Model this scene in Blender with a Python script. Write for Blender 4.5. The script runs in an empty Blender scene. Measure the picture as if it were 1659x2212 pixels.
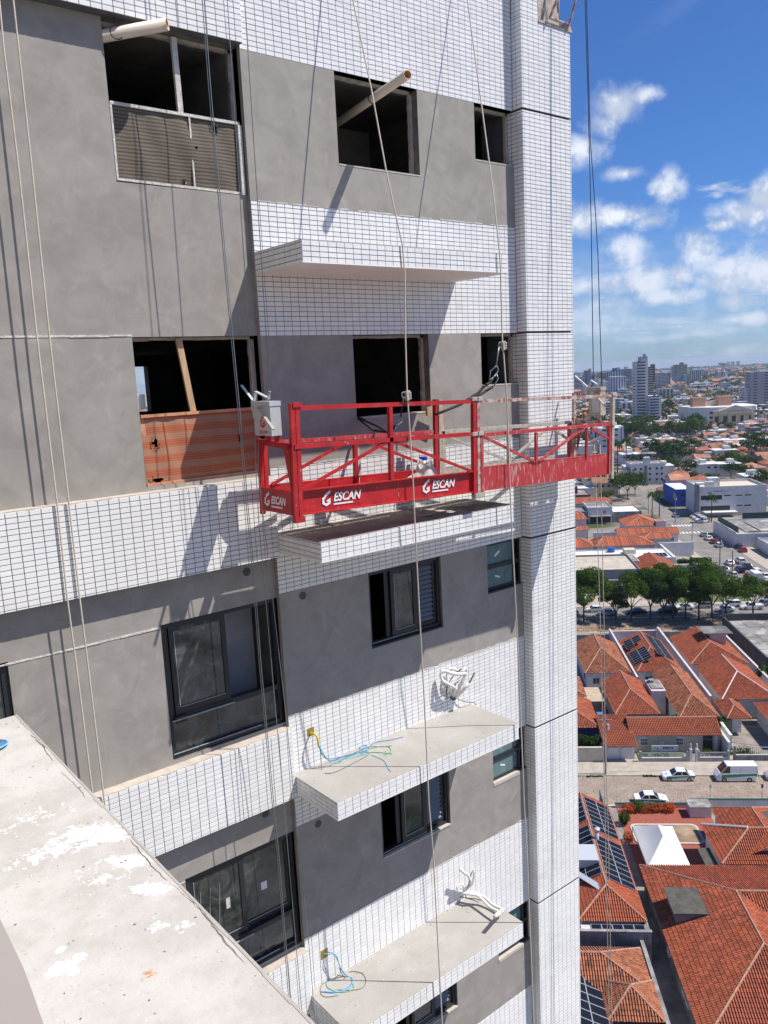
import bpy, math, random
import numpy as np
from mathutils import Vector, Matrix
random.seed(7)
rnd = random.Random(11)
R = math.radians
SC = bpy.context.scene
COL = SC.collection

# ------------------------------------------------------------------ camera
FPX = 1773.07                         # focal length in units of a 1659 px wide picture
YAW, PITCH, ROLL = 0.66840, -0.16577, -0.05001
CAM = Vector((-4.681, -7.9435, -0.4775))
fw = Vector((math.sin(YAW)*math.cos(PITCH), math.cos(YAW)*math.cos(PITCH), math.sin(PITCH)))
r0 = fw.cross(Vector((0, 0, 1))).normalized(); u0 = r0.cross(fw)
rt = r0*math.cos(ROLL) + u0*math.sin(ROLL)
up = -r0*math.sin(ROLL) + u0*math.cos(ROLL)
cd = bpy.data.cameras.new('camera'); cam = bpy.data.objects.new('camera', cd); COL.objects.link(cam)
cam.matrix_world = Matrix(((rt.x, up.x, -fw.x, CAM.x), (rt.y, up.y, -fw.y, CAM.y), (rt.z, up.z, -fw.z, CAM.z), (0, 0, 0, 1)))
cd.sensor_fit = 'HORIZONTAL'; cd.sensor_width = 36; cd.lens = 36*FPX/1659
cd.clip_start = 0.05; cd.clip_end = 60000
SC.camera = cam

def ray(u, v):                        # survey helper: direction in which the photo shows something
    return fw + rt*((u-829.5)/FPX) - up*((v-1106)/FPX)
def atz(u, v, z):
    d = ray(u, v); t = (z-CAM.z)/d.z
    return CAM + d*t
def aty(u, v, y):
    d = ray(u, v); t = (y-CAM.y)/d.y
    return CAM + d*t
def atx(u, v, x):
    d = ray(u, v); t = (x-CAM.x)/d.x
    return CAM + d*t

# ------------------------------------------------------------------ light
SUNV = Vector((1.0, -1.0, 2.17)).normalized()
sd = bpy.data.lights.new('sun', 'SUN'); sun = bpy.data.objects.new('sun', sd); COL.objects.link(sun)
sd.energy = 4.7; sd.angle = R(0.53); sd.color = (1.0, 0.94, 0.86)
sun.rotation_euler = SUNV.to_track_quat('Z', 'Y').to_euler()
sun.location = (30, -30, 60)
SC.view_settings.view_transform = 'Standard'; SC.view_settings.look = 'None'
SC.view_settings.gamma = 1; SC.view_settings.use_curve_mapping = False
SC.view_settings.exposure = 0.34

W = bpy.data.worlds.new('World'); SC.world = W; W.use_nodes = True
nt = W.node_tree; nt.nodes.clear()
def nnew(t, kind, **kw):
    n = t.nodes.new(kind)
    for k, v in kw.items(): setattr(n, k, v)
    return n
class NB:                             # tiny node-graph writer
    def __init__(s, t): s.t = t
    def put(s, sock, v):
        if v is None: return
        if isinstance(v, bpy.types.NodeSocket): s.t.links.new(v, sock)
        else: sock.default_value = v
    def m(s, op, a, b=None, c=None, clamp=False):
        n = nnew(s.t, 'ShaderNodeMath', operation=op); n.use_clamp = clamp
        for i, v in enumerate((a, b, c)): s.put(n.inputs[i], v)
        return n.outputs[0]
    def v(s, op, a, b=None):
        n = nnew(s.t, 'ShaderNodeVectorMath', operation=op)
        s.put(n.inputs[0], a)
        if op == 'SCALE': s.put(n.inputs[3], b)
        else: s.put(n.inputs[1], b)
        return n.outputs['Value'] if op in ('DOT_PRODUCT', 'LENGTH', 'DISTANCE') else n.outputs[0]
    def noise(s, vec, scale, detail=4, rough=.55, dist=0., lac=2.0):
        n = nnew(s.t, 'ShaderNodeTexNoise'); s.put(n.inputs['Vector'], vec)
        n.inputs['Scale'].default_value = scale; n.inputs['Detail'].default_value = detail
        n.inputs['Roughness'].default_value = rough; n.inputs['Distortion'].default_value = dist
        return n.outputs['Fac']
    def ss(s, x, a, b, lo=0., hi=1.):
        n = nnew(s.t, 'ShaderNodeMapRange', interpolation_type='SMOOTHSTEP')
        s.put(n.inputs['Value'], x)
        for k, v in (('From Min', a), ('From Max', b), ('To Min', lo), ('To Max', hi)): n.inputs[k].default_value = v
        return n.outputs[0]
    def mix(s, f, a, b, blend='MIX'):
        n = nnew(s.t, 'ShaderNodeMix', data_type='RGBA', blend_type=blend)
        s.put(n.inputs[0], f)
        for i, v in ((6, a), (7, b)):
            if isinstance(v, tuple) and len(v) == 3: v = v+(1,)
            s.put(n.inputs[i], v)
        return n.outputs[2]
    def sep(s, v):
        n = nnew(s.t, 'ShaderNodeSeparateXYZ'); s.put(n.inputs[0], v); return n.outputs
    def comb(s, x, y, z):
        n = nnew(s.t, 'ShaderNodeCombineXYZ')
        for i, v in enumerate((x, y, z)): s.put(n.inputs[i], v)
        return n.outputs[0]
b = NB(nt)
sky = nnew(nt, 'ShaderNodeTexSky', sky_type='NISHITA')
sky.sun_disc = False; sky.sun_elevation = math.asin(SUNV.z); sky.sun_rotation = math.atan2(SUNV.x, SUNV.y)
sky.altitude = 60; sky.air_density = 1.0; sky.dust_density = 0.35; sky.ozone_density = 3.2
d = nnew(nt, 'ShaderNodeTexCoord').outputs['Generated']
dx, dy, dz = b.sep(d)
zc = b.m('MAXIMUM', dz, 0.0)
inv = b.m('DIVIDE', 1.0, b.m('ADD', zc, 0.10))
pl = b.comb(b.m('MULTIPLY', dx, inv), b.m('MULTIPLY', dy, inv), b.m('MULTIPLY', zc, 3.0))
n1 = b.noise(pl, 1.15, 7, .62, .25)
nfine = b.noise(d, 17.0, 6, .60, .3)
nmed = b.noise(d, 7.0, 4, .55, .2)
# scattered fair-weather cumulus all round
gen = b.ss(b.m('ADD', n1, b.m('MULTIPLY', b.m('SUBTRACT', 0.35, zc), 0.10)), .60, .72)
# the cumulus heads over the town: centre direction, half width, half height (radians)
puffs = [(1335,232,66,40),(1385,210,42,20),(1300,268,44,32),(1262,322,50,32),(1355,374,44,17),(1449,402,42,38),(1610,462,88,38),(1650,428,50,44),(1560,486,40,18),
         (1340,468,105,24),(1252,480,60,40),(1345,540,56,48),(1405,478,50,24),(1515,545,52,56),(1565,598,84,60),(1400,606,76,40),(1290,618,110,34),(1470,600,40,40),
         (1650,600,90,48),(1585,652,74,28),(1455,640,120,26),(1300,660,120,24),(1600,690,90,20)]
field = None
for (pu, pv, hw, hh) in puffs:
    c = ray(pu, pv).normalized(); h = c.cross(Vector((0, 0, 1))).normalized(); w = h.cross(c)
    e = b.v('SUBTRACT', d, tuple(c))
    a1 = b.m('MULTIPLY', b.v('DOT_PRODUCT', e, tuple(h)), FPX/hw*0.8)
    a2 = b.m('MULTIPLY', b.v('DOT_PRODUCT', e, tuple(w)), FPX/hh*0.8)
    q = b.m('SUBTRACT', 1.0, b.m('SQRT', b.m('ADD', b.m('MULTIPLY', a1, a1), b.m('MULTIPLY', a2, a2))))
    q = b.m('MAXIMUM', q, -1.0)
    field = q if field is None else b.m('MAXIMUM', field, q)
nf2 = b.noise(d, 26.0, 9, .60, .12)
puf = b.ss(b.m('ADD', field, b.m('MULTIPLY', b.m('SUBTRACT', b.m('ADD', b.m('MULTIPLY', nf2, .62), b.m('MULTIPLY', nmed, .38)), .5), 2.5)), .06, 1.02, 0., .94)
# low veil of distant cloud that thickens towards the horizon
band = b.ss(dz, .17, .035)
nlow = b.noise(b.comb(dx, dy, b.m('MULTIPLY', dz, 4.5)), 6.5, 7, .6, .4)
veil = b.m('MULTIPLY', band, b.ss(nlow, .40, .66, .22, .72))
wisp = b.m('MULTIPLY', b.ss(b.noise(b.comb(dx, dy, b.m('MULTIPLY', dz, 3.)), 3.2, 5, .6, .8), .52, .78), .16)
cov = b.m('MAXIMUM', b.m('MAXIMUM', gen, puf), b.m('MAXIMUM', veil, wisp))
lit = b.m('SUBTRACT', nf2, b.noise(b.v('ADD', d, tuple(SUNV*.020)), 26.0, 9, .60, .12))
shade = b.ss(b.m('ADD', lit, b.m('MULTIPLY', b.m('SUBTRACT', b.noise(d, 12.0, 5, .6, .2), .5), .35)), -.10, .12)
ccol = b.mix(shade, (8.8, 10.0, 12.2), (14.2, 14.9, 16.0))
vcol = (8.6, 10.0, 12.9)
ccol = b.mix(b.m('MULTIPLY', band, .60), ccol, vcol)
skyc = b.mix(1.0, sky.outputs[0], (0.70, 1.12, 1.84), 'MULTIPLY')
fin = b.mix(cov, skyc, ccol)
bg = nnew(nt, 'ShaderNodeBackground'); nt.links.new(fin, bg.inputs[0]); bg.inputs[1].default_value = 0.052
wo = nnew(nt, 'ShaderNodeOutputWorld'); nt.links.new(bg.outputs[0], wo.inputs[0])

# ------------------------------------------------------------------ mesh helpers
class MB:
    def __init__(s): s.v = []; s.f = []; s.mi = []
    def add(s, vs, fs, mi=0):
        o = len(s.v); s.v += [tuple(p) for p in vs]
        s.f += [tuple(i+o for i in f) for f in fs]; s.mi += [mi]*len(fs)
        return s
    def quad(s, a, b_, c, d_, mi=0): return s.add([a, b_, c, d_], [(0, 1, 2, 3)], mi)
    def box(s, x0, x1, y0, y1, z0, z1, mi=0):
        return s.add([(x, y, z) for z in (z0, z1) for y in (y0, y1) for x in (x0, x1)],
                     [(0, 2, 3, 1), (4, 5, 7, 6), (0, 1, 5, 4), (1, 3, 7, 5), (3, 2, 6, 7), (2, 0, 4, 6)], mi)
    def obox(s, c, ax, ay, az, mi=0):  # centre and three half-axis vectors
        c = Vector(c); ax = Vector(ax); ay = Vector(ay); az = Vector(az)
        return s.add([c+ax*i+ay*j+az*k for k in (-1, 1) for j in (-1, 1) for i in (-1, 1)],
                     [(0, 2, 3, 1), (4, 5, 7, 6), (0, 1, 5, 4), (1, 3, 7, 5), (3, 2, 6, 7), (2, 0, 4, 6)], mi)
    def bar(s, p, q, w, h=None, upv=(0, 0, 1), mi=0):
        p = Vector(p); q = Vector(q); h = h or w; dd = (q-p); L = dd.length
        if L < 1e-6: return s
        dd /= L; upv = Vector(upv)
        if abs(dd.dot(upv)) > .98: upv = Vector((0, 1, 0))
        sx = dd.cross(upv).normalized(); sy = sx.cross(dd)
        return s.obox((p+q)/2, dd*(L/2), sx*(w/2), sy*(h/2), mi)
    def prism(s, pts, off, mi=0):      # closed polygon swept by the vector off
        n = len(pts); off = Vector(off); a = [Vector(p) for p in pts]
        return s.add(a+[p+off for p in a], [tuple(range(n-1, -1, -1)), tuple(range(n, 2*n))] + [(i, (i+1) % n, n+(i+1) % n, n+i) for i in range(n)], mi)
    def tube(s, path, r, n=6, cap=True, mi=0):
        P = [Vector(p) for p in path]; rs = r if isinstance(r, (list, tuple)) else [r]*len(P)
        ref = None; o = len(s.v)
        for i, p in enumerate(P):
            t = (P[min(i+1, len(P)-1)]-P[max(i-1, 0)])
            if t.length < 1e-9: t = Vector((0, 0, 1))
            t.normalize()
            if ref is None:
                ref = Vector((1, 0, 0)) if abs(t.x) < .8 else Vector((0, 1, 0))
            ref = (ref - t*ref.dot(t)).normalized(); bb = t.cross(ref)
            for k in range(n):
                a = 2*math.pi*k/n
                s.v.append(tuple(p+(ref*math.cos(a)+bb*math.sin(a))*rs[i]))
        for i in range(len(P)-1):
            for k in range(n):
                s.f.append((o+i*n+k, o+i*n+(k+1) % n, o+(i+1)*n+(k+1) % n, o+(i+1)*n+k)); s.mi.append(mi)
        if cap:
            s.f.append(tuple(o+k for k in range(n-1, -1, -1))); s.f.append(tuple(o+(len(P)-1)*n+k for k in range(n))); s.mi += [mi, mi]
        return s
    def ring(s, c, R1, r2, nrm, n=16, m=6, a0=0., a1=2*math.pi, mi=0):
        nrm = Vector(nrm).normalized(); e = nrm.orthogonal().normalized(); g = nrm.cross(e)
        return s.tube([Vector(c)+(e*math.cos(a0+(a1-a0)*i/n)+g*math.sin(a0+(a1-a0)*i/n))*R1 for i in range(n+1)], r2, m, True, mi)
    def mesh(s, name, mats, shift=Vector((0, 0, 0)), smooth=False):
        me = bpy.data.meshes.new(name)
        v = np.array(s.v, dtype=np.float64).reshape(-1, 3) - np.array(shift)
        me.from_pydata(v.tolist(), [], s.f)
        for m_ in (mats if isinstance(mats, (list, tuple)) else [mats]): me.materials.append(m_)
        if any(s.mi): me.polygons.foreach_set('material_index', s.mi)
        if smooth: me.polygons.foreach_set('use_smooth', [True]*len(me.polygons))
        me.update(); return me
    def build(s, name, mats, parent=None, smooth=False, loc=None, **tags):
        sh = Vector(wloc(parent)) if parent is not None else Vector(loc or (0, 0, 0))
        o = bpy.data.objects.new(name, s.mesh(name, mats, sh, smooth)); COL.objects.link(o)
        if parent is not None: o.parent = parent
        elif loc: o.location = loc
        for k, v_ in tags.items(): o[k] = v_
        return o
WL = {}
def wloc(o):
    if o is None: return (0, 0, 0)
    p = Vector(o.location)
    while o.parent is not None: o = o.parent; p += Vector(o.location)
    return p
def thing(name, loc, label, cat, group=None, kind=None):
    o = bpy.data.objects.new(name, None); COL.objects.link(o); o.location = loc; o.empty_display_size = .3
    o['label'] = label; o['category'] = cat
    if group: o['group'] = group
    if kind: o['kind'] = kind
    return o
def solo(mb, name, mat, label, cat, group=None, kind=None, smooth=False, loc=None):
    o = mb.build(name, mat, None, smooth, loc)
    if label: o['label'] = label
    if cat: o['category'] = cat
    if group: o['group'] = group
    if kind: o['kind'] = kind
    return o

# ------------------------------------------------------------------ materials
MATS = {}
def M(name, col, rough=.8, metal=0., var=.0, vscale=3., bump=0., bscale=30., col2=None, c2lo=.45, c2hi=.6, c2scale=4., island=0., spec=None, coord='Object', detail=5, stretch=None, dist=0., col3=None, c3lo=.6, c3hi=.66, c3scale=9.):
    m = bpy.data.materials.new(name); m.use_nodes = True; t = m.node_tree; t.nodes.clear(); g = NB(t)
    bs = nnew(t, 'ShaderNodeBsdfPrincipled'); out = nnew(t, 'ShaderNodeOutputMaterial'); t.links.new(bs.outputs[0], out.inputs[0])
    bs.inputs['Roughness'].default_value = rough; bs.inputs['Metallic'].default_value = metal
    if spec is not None: bs.inputs['Specular IOR Level'].default_value = spec
    tc = nnew(t, 'ShaderNodeNewGeometry').outputs['Position'] if coord == 'World' else nnew(t, 'ShaderNodeTexCoord').outputs['Object']
    if stretch: tc = g.v('MULTIPLY', tc, stretch)
    c = (*col, 1)
    if col2: c = g.mix(g.ss(g.noise(tc, c2scale, detail, .6, dist), c2lo, c2hi), c, col2)
    if col3: c = g.mix(g.ss(g.noise(g.v('ADD', tc, (7.3, 2.1, 5.5)), c3scale, 6, .65, dist), c3lo, c3hi), c, col3)
    if var:
        n_ = g.noise(tc, vscale, detail, .6, dist)
        f_ = g.ss(n_, .25, .75, 1-var, 1+var)
        c = g.mix(1., c, g.comb(f_, f_, f_), 'MULTIPLY')
    if island:
        gi = nnew(t, 'ShaderNodeNewGeometry').outputs['Random Per Island']
        f_ = g.m('ADD', 1-island/2, g.m('MULTIPLY', gi, island)); c = g.mix(1., c, g.comb(f_, f_, f_), 'MULTIPLY')
    g.put(bs.inputs['Base Color'], c)
    if bump:
        bn = nnew(t, 'ShaderNodeBump'); bn.inputs['Strength'].default_value = min(1., bump); bn.inputs['Distance'].default_value = .02
        g.put(bn.inputs['Height'], g.noise(tc, bscale, 6, .6)); t.links.new(bn.outputs[0], bs.inputs['Normal'])
    MATS[name] = m; return m
m_tile = M('white_glazed_tile', (.81, .81, .80), .28, var=.04, vscale=1.3, island=.09, coord='World', col3=(.60, .595, .58), c3lo=.60, c3hi=.85, c3scale=1.4)
m_grout = M('dark_grout', (.105, .11, .125), .9, var=.2, vscale=12)
m_plast = M('grey_trowelled_plaster', (.325, .304, .275), .85, var=.08, vscale=2.0, bump=.06, bscale=60, coord='World',
            col2=(.288, .269, .244), c2lo=.42, c2hi=.62, c2scale=2.6, dist=1.0, detail=9, col3=(.378, .352, .318), c3lo=.50, c3hi=.78, c3scale=3.0)
m_sill = M('pale_mortar_ledge', (.50, .45, .39), .9, var=.12, vscale=9, bump=.3, bscale=60, coord='World')
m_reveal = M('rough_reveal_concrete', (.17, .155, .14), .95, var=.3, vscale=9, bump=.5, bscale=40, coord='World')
m_white = M('white_rough_mortar', (.62, .60, .56), .95, var=.18, vscale=14, bump=.6, bscale=60, coord='World')
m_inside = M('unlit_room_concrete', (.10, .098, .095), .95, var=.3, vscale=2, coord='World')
m_inside2 = M('room_plaster', (.34, .34, .335), .9, var=.25, vscale=1.5, coord='World')
m_soffit = M('painted_soffit', (.82, .81, .79), .85, var=.04, vscale=2, coord='World')
m_slab = M('cement_screed', (.365, .348, .32), .9, var=.06, vscale=3, bump=.3, bscale=50, coord='World', col2=(.40, .385, .36), c2lo=.4, c2hi=.7, c2scale=2.2,
           col3=(.28, .25, .225), c3lo=.68, c3hi=.73, c3scale=11)
m_alu = M('black_aluminium', (.018, .024, .03), .38, var=.15, vscale=20)
m_alu2 = M('dusty_aluminium_edge', (.36, .39, .40), .5, var=.2, vscale=14)
m_pvc = M('cream_pvc', (.72, .62, .50), .35, var=.05, vscale=5)
m_pvcin = M('orange_pvc_bore', (.62, .30, .14), .5)
m_rope = M('white_twisted_rope', (.58, .53, .45), .9, var=.15, vscale=60)
m_steel = M('galvanised_wire', (.30, .33, .34), .4, .6, var=.2, vscale=50)
m_darkw = M('dark_steel_wire', (.035, .05, .09), .5, .3)
m_red = M('red_enamel', (.44, .014, .017), .5, var=.22, vscale=5, col2=(.40, .055, .05), c2lo=.55, c2hi=.75, c2scale=7, col3=(.55, .42, .36), c3lo=.665, c3hi=.70, c3scale=17, coord='World')
m_redd = M('red_enamel_cement_splashed', (.45, .035, .04), .6, var=.2, vscale=6, col2=(.52, .40, .37), c2lo=.52, c2hi=.76, c2scale=6.5, stretch=(5, 5, 1.1), coord='World', detail=8)
m_worn = M('worn_paint_cement_crusted', (.36, .10, .085), .8, var=.2, vscale=10, col2=(.50, .45, .39), c2lo=.40, c2hi=.58, c2scale=11, coord='World', detail=8, bump=.4, bscale=60)
m_crust = M('cement_crusted_steel', (.44, .40, .34), .95, var=.25, vscale=16, bump=.5, bscale=50, coord='World')
m_grey = M('grey_painted_steel', (.50, .53, .55), .45, .1, var=.08, vscale=12)
m_wood = M('pine_board', (.50, .34, .20), .8, var=.22, vscale=5, stretch=(6, 6, 1))
m_whitep = M('white_stencil_paint', (.80, .78, .78), .7, var=.08, vscale=30)
m_redp = M('red_print', (.60, .03, .05), .6)
m_strap = M('black_webbing', (.03, .025, .025), .8)
m_wirew = M('white_foam_insulation', (.74, .74, .73), .7, var=.06, vscale=30)
m_yel = M('yellow_conduit', (.68, .56, .06), .5)
m_blue = M('blue_wire', (.03, .22, .62), .4); m_green = M('green_wire', (.05, .42, .22), .4); m_brownw = M('grey_wire', (.20, .19, .18), .6)
m_sky = M('light_blue_wire', (.18, .55, .75), .4)
m_boxp = M('junction_box', (.30, .20, .03), .6, var=.3, vscale=30)

def glass_mat(name, tint, refl=1.0, refl_film=.12, film_col=(.42, .45, .46), lo=.04):
    m = bpy.data.materials.new(name); m.use_nodes = True; t = m.node_tree; t.nodes.clear(); g = NB(t)
    out = nnew(t, 'ShaderNodeOutputMaterial')
    tr = nnew(t, 'ShaderNodeBsdfTransparent'); tr.inputs[0].default_value = (*tint, 1)
    gl = nnew(t, 'ShaderNodeBsdfGlossy'); gl.inputs['Roughness'].default_value = .02; gl.inputs[0].default_value = (.9, .95, 1, 1)
    fr = nnew(t, 'ShaderNodeFresnel'); fr.inputs[0].default_value = 1.6
    mx = nnew(t, 'ShaderNodeMixShader'); g.put(mx.inputs[0], g.m('MULTIPLY', fr.outputs[0], refl, clamp=True))
    t.links.new(tr.outputs[0], mx.inputs[1]); t.links.new(gl.outputs[0], mx.inputs[2])
    df = nnew(t, 'ShaderNodeBsdfDiffuse'); df.inputs[0].default_value = (*film_col, 1)
    mx2 = nnew(t, 'ShaderNodeMixShader')
    pos = nnew(t, 'ShaderNodeNewGeometry').outputs['Position']
    n_ = g.ss(g.noise(pos, 3.2, 8, .7, 1.5), .35, .85, lo, refl_film)  # diffuse film paints hazy reflections and frosting into the pane's colour
    g.put(mx2.inputs[0], n_); t.links.new(mx.outputs[0], mx2.inputs[1]); t.links.new(df.outputs[0], mx2.inputs[2])
    t.links.new(mx2.outputs[0], out.inputs[0]); return m
m_glass = glass_mat('window_glass', (.16, .19, .20), 1.6, .35)
m_glass2 = glass_mat('frosted_teal_glass', (.10, .15, .16), .9, .95, (.21, .33, .33), .55)

def net_mat(name, base, alt, period, hole, thin=(.5, .3, .2), fk=.22, fp=.028):
    m = bpy.data.materials.new(name); m.use_nodes = True; t = m.node_tree; t.nodes.clear(); g = NB(t)
    bs = nnew(t, 'ShaderNodeBsdfPrincipled'); out = nnew(t, 'ShaderNodeOutputMaterial'); bs.inputs['Roughness'].default_value = .8
    pos = nnew(t, 'ShaderNodeNewGeometry').outputs['Position']
    x, y, z = g.sep(pos)
    zz = g.m('ADD', z, g.m('MULTIPLY', g.m('SUBTRACT', g.noise(pos, 2.2, 3), .5), .05))
    st = g.ss(g.m('SINE', g.m('MULTIPLY', zz, 2*math.pi/period)), -.35, .35)
    fine = g.ss(g.m('SINE', g.m('MULTIPLY', zz, 2*math.pi/fp)), -.6, .6)
    wv = g.noise(g.v('MULTIPLY', pos, (60, 60, 9)), 1., 3)
    c = g.mix(st, base, alt)
    c = g.mix(g.m('MULTIPLY', fine, fk), c, thin)
    c = g.mix(g.ss(wv, .58, .75, 0, .22), c, thin)
    g.put(bs.inputs['Base Color'], c)
    tr = nnew(t, 'ShaderNodeBsdfTransparent'); mx = nnew(t, 'ShaderNodeMixShader')
    g.put(mx.inputs[0], hole); t.links.new(bs.outputs[0], mx.inputs[1]); t.links.new(tr.outputs[0], mx.inputs[2])
    t.links.new(mx.outputs[0], out.inputs[0]); return m
m_net = net_mat('orange_shade_net', (.42, .10, .032), (.40, .19, .115), .148, .06, (.50, .26, .17), .35, .024)
m_net2 = net_mat('black_shade_net', (.075, .06, .045), (.095, .078, .058), .10, .05, (.24, .20, .155), .55, .034)
# ------------------------------------------------------------------ the tower
TX, TZ = 0.1055, 0.0527               # tile pitch
GROUND = -60.0
tower = thing('apartment_tower', (0, 4, GROUND), 'unfinished apartment tower clad in white tiles and grey plaster filling the left', 'building')
def part(mb, name, mat, parent=tower, **k): return mb.build(name, mat, parent, **k)

def panel(mb, x0, x1, z0, z1, y, holes, depth=.16, mi=0, rmi=1):
    """wall sheet in the plane y with rectangular holes, and the reveals behind them"""
    xs = sorted({x0, x1, *[h[0] for h in holes], *[h[1] for h in holes]})
    zs = sorted({z0, z1, *[h[2] for h in holes], *[h[3] for h in holes]})
    for i in range(len(xs)-1):
        for j in range(len(zs)-1):
            cx, cz = (xs[i]+xs[i+1])/2, (zs[j]+zs[j+1])/2
            if cx < x0 or cx > x1 or cz < z0 or cz > z1: continue
            if any(h[0] < cx < h[1] and h[2] < cz < h[3] for h in holes): continue
            mb.quad((xs[i], y, zs[j]), (xs[i+1], y, zs[j]), (xs[i+1], y, zs[j+1]), (xs[i], y, zs[j+1]), mi)
    for (a, c, e, f) in holes:
        y2 = y+depth
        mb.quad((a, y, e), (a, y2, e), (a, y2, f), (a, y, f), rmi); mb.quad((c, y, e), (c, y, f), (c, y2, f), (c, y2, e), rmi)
        mb.quad((a, y, f), (a, y2, f), (c, y2, f), (c, y, f), rmi); mb.quad((a, y, e), (c, y, e), (c, y2, e), (a, y2, e), rmi)

tiles = []                            # (origin corner, along, up, out, width, height)
def tile_field(o, ax, az, out, U, V, holes=(), u_off=0., v_off=0., J=.0052):
    """tiles on a rectangle U x V starting at corner o; ax, az unit vectors, out the outward normal"""
    o = Vector(o); ax = Vector(ax); az = Vector(az); out = Vector(out)
    u = -u_off
    while u < U-1e-4:
        a, c = max(u, 0)+J/2, min(u+TX, U)-J/2
        v = -v_off
        while v < V-1e-4:
            e, f = max(v, 0)+J/2, min(v+TZ, V)-J/2
            if c-a > .008 and f-e > .008:
                cu, cv = (a+c)/2, (e+f)/2
                if not any(h[0] < cu < h[1] and h[2] < cv < h[3] for h in holes):
                    tiles.append((o+ax*a+az*e, ax, az, out, c-a, f-e))
            v += TZ
        u += TX
grout = MB()
XP, XR, YP = 4.123, 5.129, -.166
LB = [(2.93, 4.9), (-2.455, -1.54), (-5.38, -4.52), (-8.27, -7.42), (-11.2, -10.33)]   # left bay tile bands
LT = [2.93, 0.01, -2.95, -5.87, -8.75]                                                   # left bay opening tops
LBOT = [1.47, -1.49, -4.47, -7.37, -10.28]
RT = [2.9, 0., -2.9, -5.8, -8.7]; RG = [1.41, -1.45, -4.395, -7.305, -10.2]             # right bay: grey from RT down to RG
YL, YO = .06, -.08
XW = -4.8
# right bay tile bands
spans = [(2.9, 5.6)] + [(RT[i+1], RG[i]) for i in range(4)] + [(-12.6, RG[4])]
for (z0, z1) in spans:
    grout.quad((0, .004, z0), (XP, .004, z0), (XP, .004, z1), (0, .004, z1))
    k = math.ceil((z1-z0)/TZ); tile_field((0, 0, z0), (1, 0, 0), (0, 0, 1), (0, -1, 0), XP, z1-z0)
    grout.quad((.003, .004, z0), (.003, .004, z1), (.003, .3, z1), (.003, .3, z0))
    grout.quad((0, .004, z0), (0, .3, z0), (XP, .3, z0), (XP, .004, z0))
# pillar in storeys divided by open joints
zj = [4.05, 2.9, 0, -2.9, -5.8, -8.7, -11.6, -13.0]
for i in range(len(zj)-1):
    z1, z0 = zj[i]-.012, zj[i+1]+.012
    if i == 0: z1 = zj[i]
    grout.box(XP+.004, XR-.004, YP+.004, .6, z0, z1)
    tile_field((XP, YP, z0), (1, 0, 0), (0, 0, 1), (0, -1, 0), XR-XP, z1-z0, u_off=TX-.032)
    tile_field((XP, YP, z0), (0, 1, 0), (0, 0, 1), (-1, 0, 0), -YP+.10, z1-z0, u_off=TX-.098)
    tile_field((XR, YP, z0), (0, 1, 0), (0, 0, 1), (1, 0, 0), .6, z1-z0)
# narrow upper return of the pillar
grout.box(XP+.004, 4.46, YP+.004, .6, 4.05, 5.6)
tile_field((XP, YP, 4.05), (1, 0, 0), (0, 0, 1), (0, -1, 0), .34, 1.55, u_off=TX-.032)
tile_field((XP, YP, 4.05), (0, 1, 0), (0, 0, 1), (-1, 0, 0), -YP, 1.55, u_off=TX-.098)
# left bay bands
for (z0, z1) in LB:
    grout.box(XW, -.004, YO+.004, YL+.3, z0+.002, z1-.012)
    tile_field((XW, YO, z0), (1, 0, 0), (0, 0, 1), (0, -1, 0), -XW, z1-z0, u_off=.03, v_off=0 if z0 > 0 else TZ-((z1-z0) % TZ))
    tile_field((0, YO, z0), (0, 1, 0), (0, 0, 1), (1, 0, 0), -YO, z1-z0, v_off=0 if z0 > 0 else TZ-((z1-z0) % TZ))
# air-conditioner slabs
SLX, SLY = 2.955, -.92
SL = [(.66, .875), (-2.39, -2.18), (-5.325, -5.115), (-8.25, -8.04)]
for (z0, z1) in SL:
    grout.box(.004, SLX-.004, SLY+.004, .0, z0+.006, z1-.008)
    tile_field((0, SLY, z0), (1, 0, 0), (0, 0, 1), (0, -1, 0), SLX, z1-z0)
    tile_field((0, SLY, z0), (0, 1, 0), (0, 0, 1), (-1, 0, 0), -SLY-.003, z1-z0, v_off=.02)
    tile_field((SLX, SLY, z0), (0, 1, 0), (0, 0, 1), (1, 0, 0), -SLY-.003, z1-z0)
def near(t): return (t[0]-CAM).length
tiles = [t for t in tiles if t[0].z > -13]
full = [i for i, t in enumerate(tiles) if abs(t[4]-(TX-.0052)) < 1e-4 and abs(t[5]-(TZ-.0052)) < 1e-4 and t[3].y < -.5
        and -2.9 < t[0].x < 0 and -2.45 < t[0].z < -1.5]
full = set(sorted(full, key=lambda i: near(tiles[i]))[:300])
TH = .0065
def tile_geo(mb, o, ax, az, out, w, h):
    ch = .0018; p = out*TH
    a = [o, o+ax*w, o+ax*w+az*h, o+az*h]
    j1, j2 = out*rnd.uniform(-.0005, .0005), out*rnd.uniform(-.0005, .0005); c = [o+ax*ch+az*ch+p+j1, o+ax*(w-ch)+az*ch+p+j2, o+ax*(w-ch)+az*(h-ch)+p-j1, o+ax*ch+az*(h-ch)+p-j2]
    fl = ax.cross(az).dot(out) < 0
    fs = [(4, 5, 6, 7)] + [(i, (i+1) % 4, 4+(i+1) % 4, 4+i) for i in range(4)]
    if fl: fs = [f[::-1] for f in fs]
    mb.add(a+c, fs)
tb = MB()
one = MB(); tile_geo(one, Vector((0, 0, 0)), Vector((1, 0, 0)), Vector((0, 0, 1)), Vector((0, -1, 0)), TX-.0052, TZ-.0052)
tmesh = one.mesh('tile', m_tile)
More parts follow.
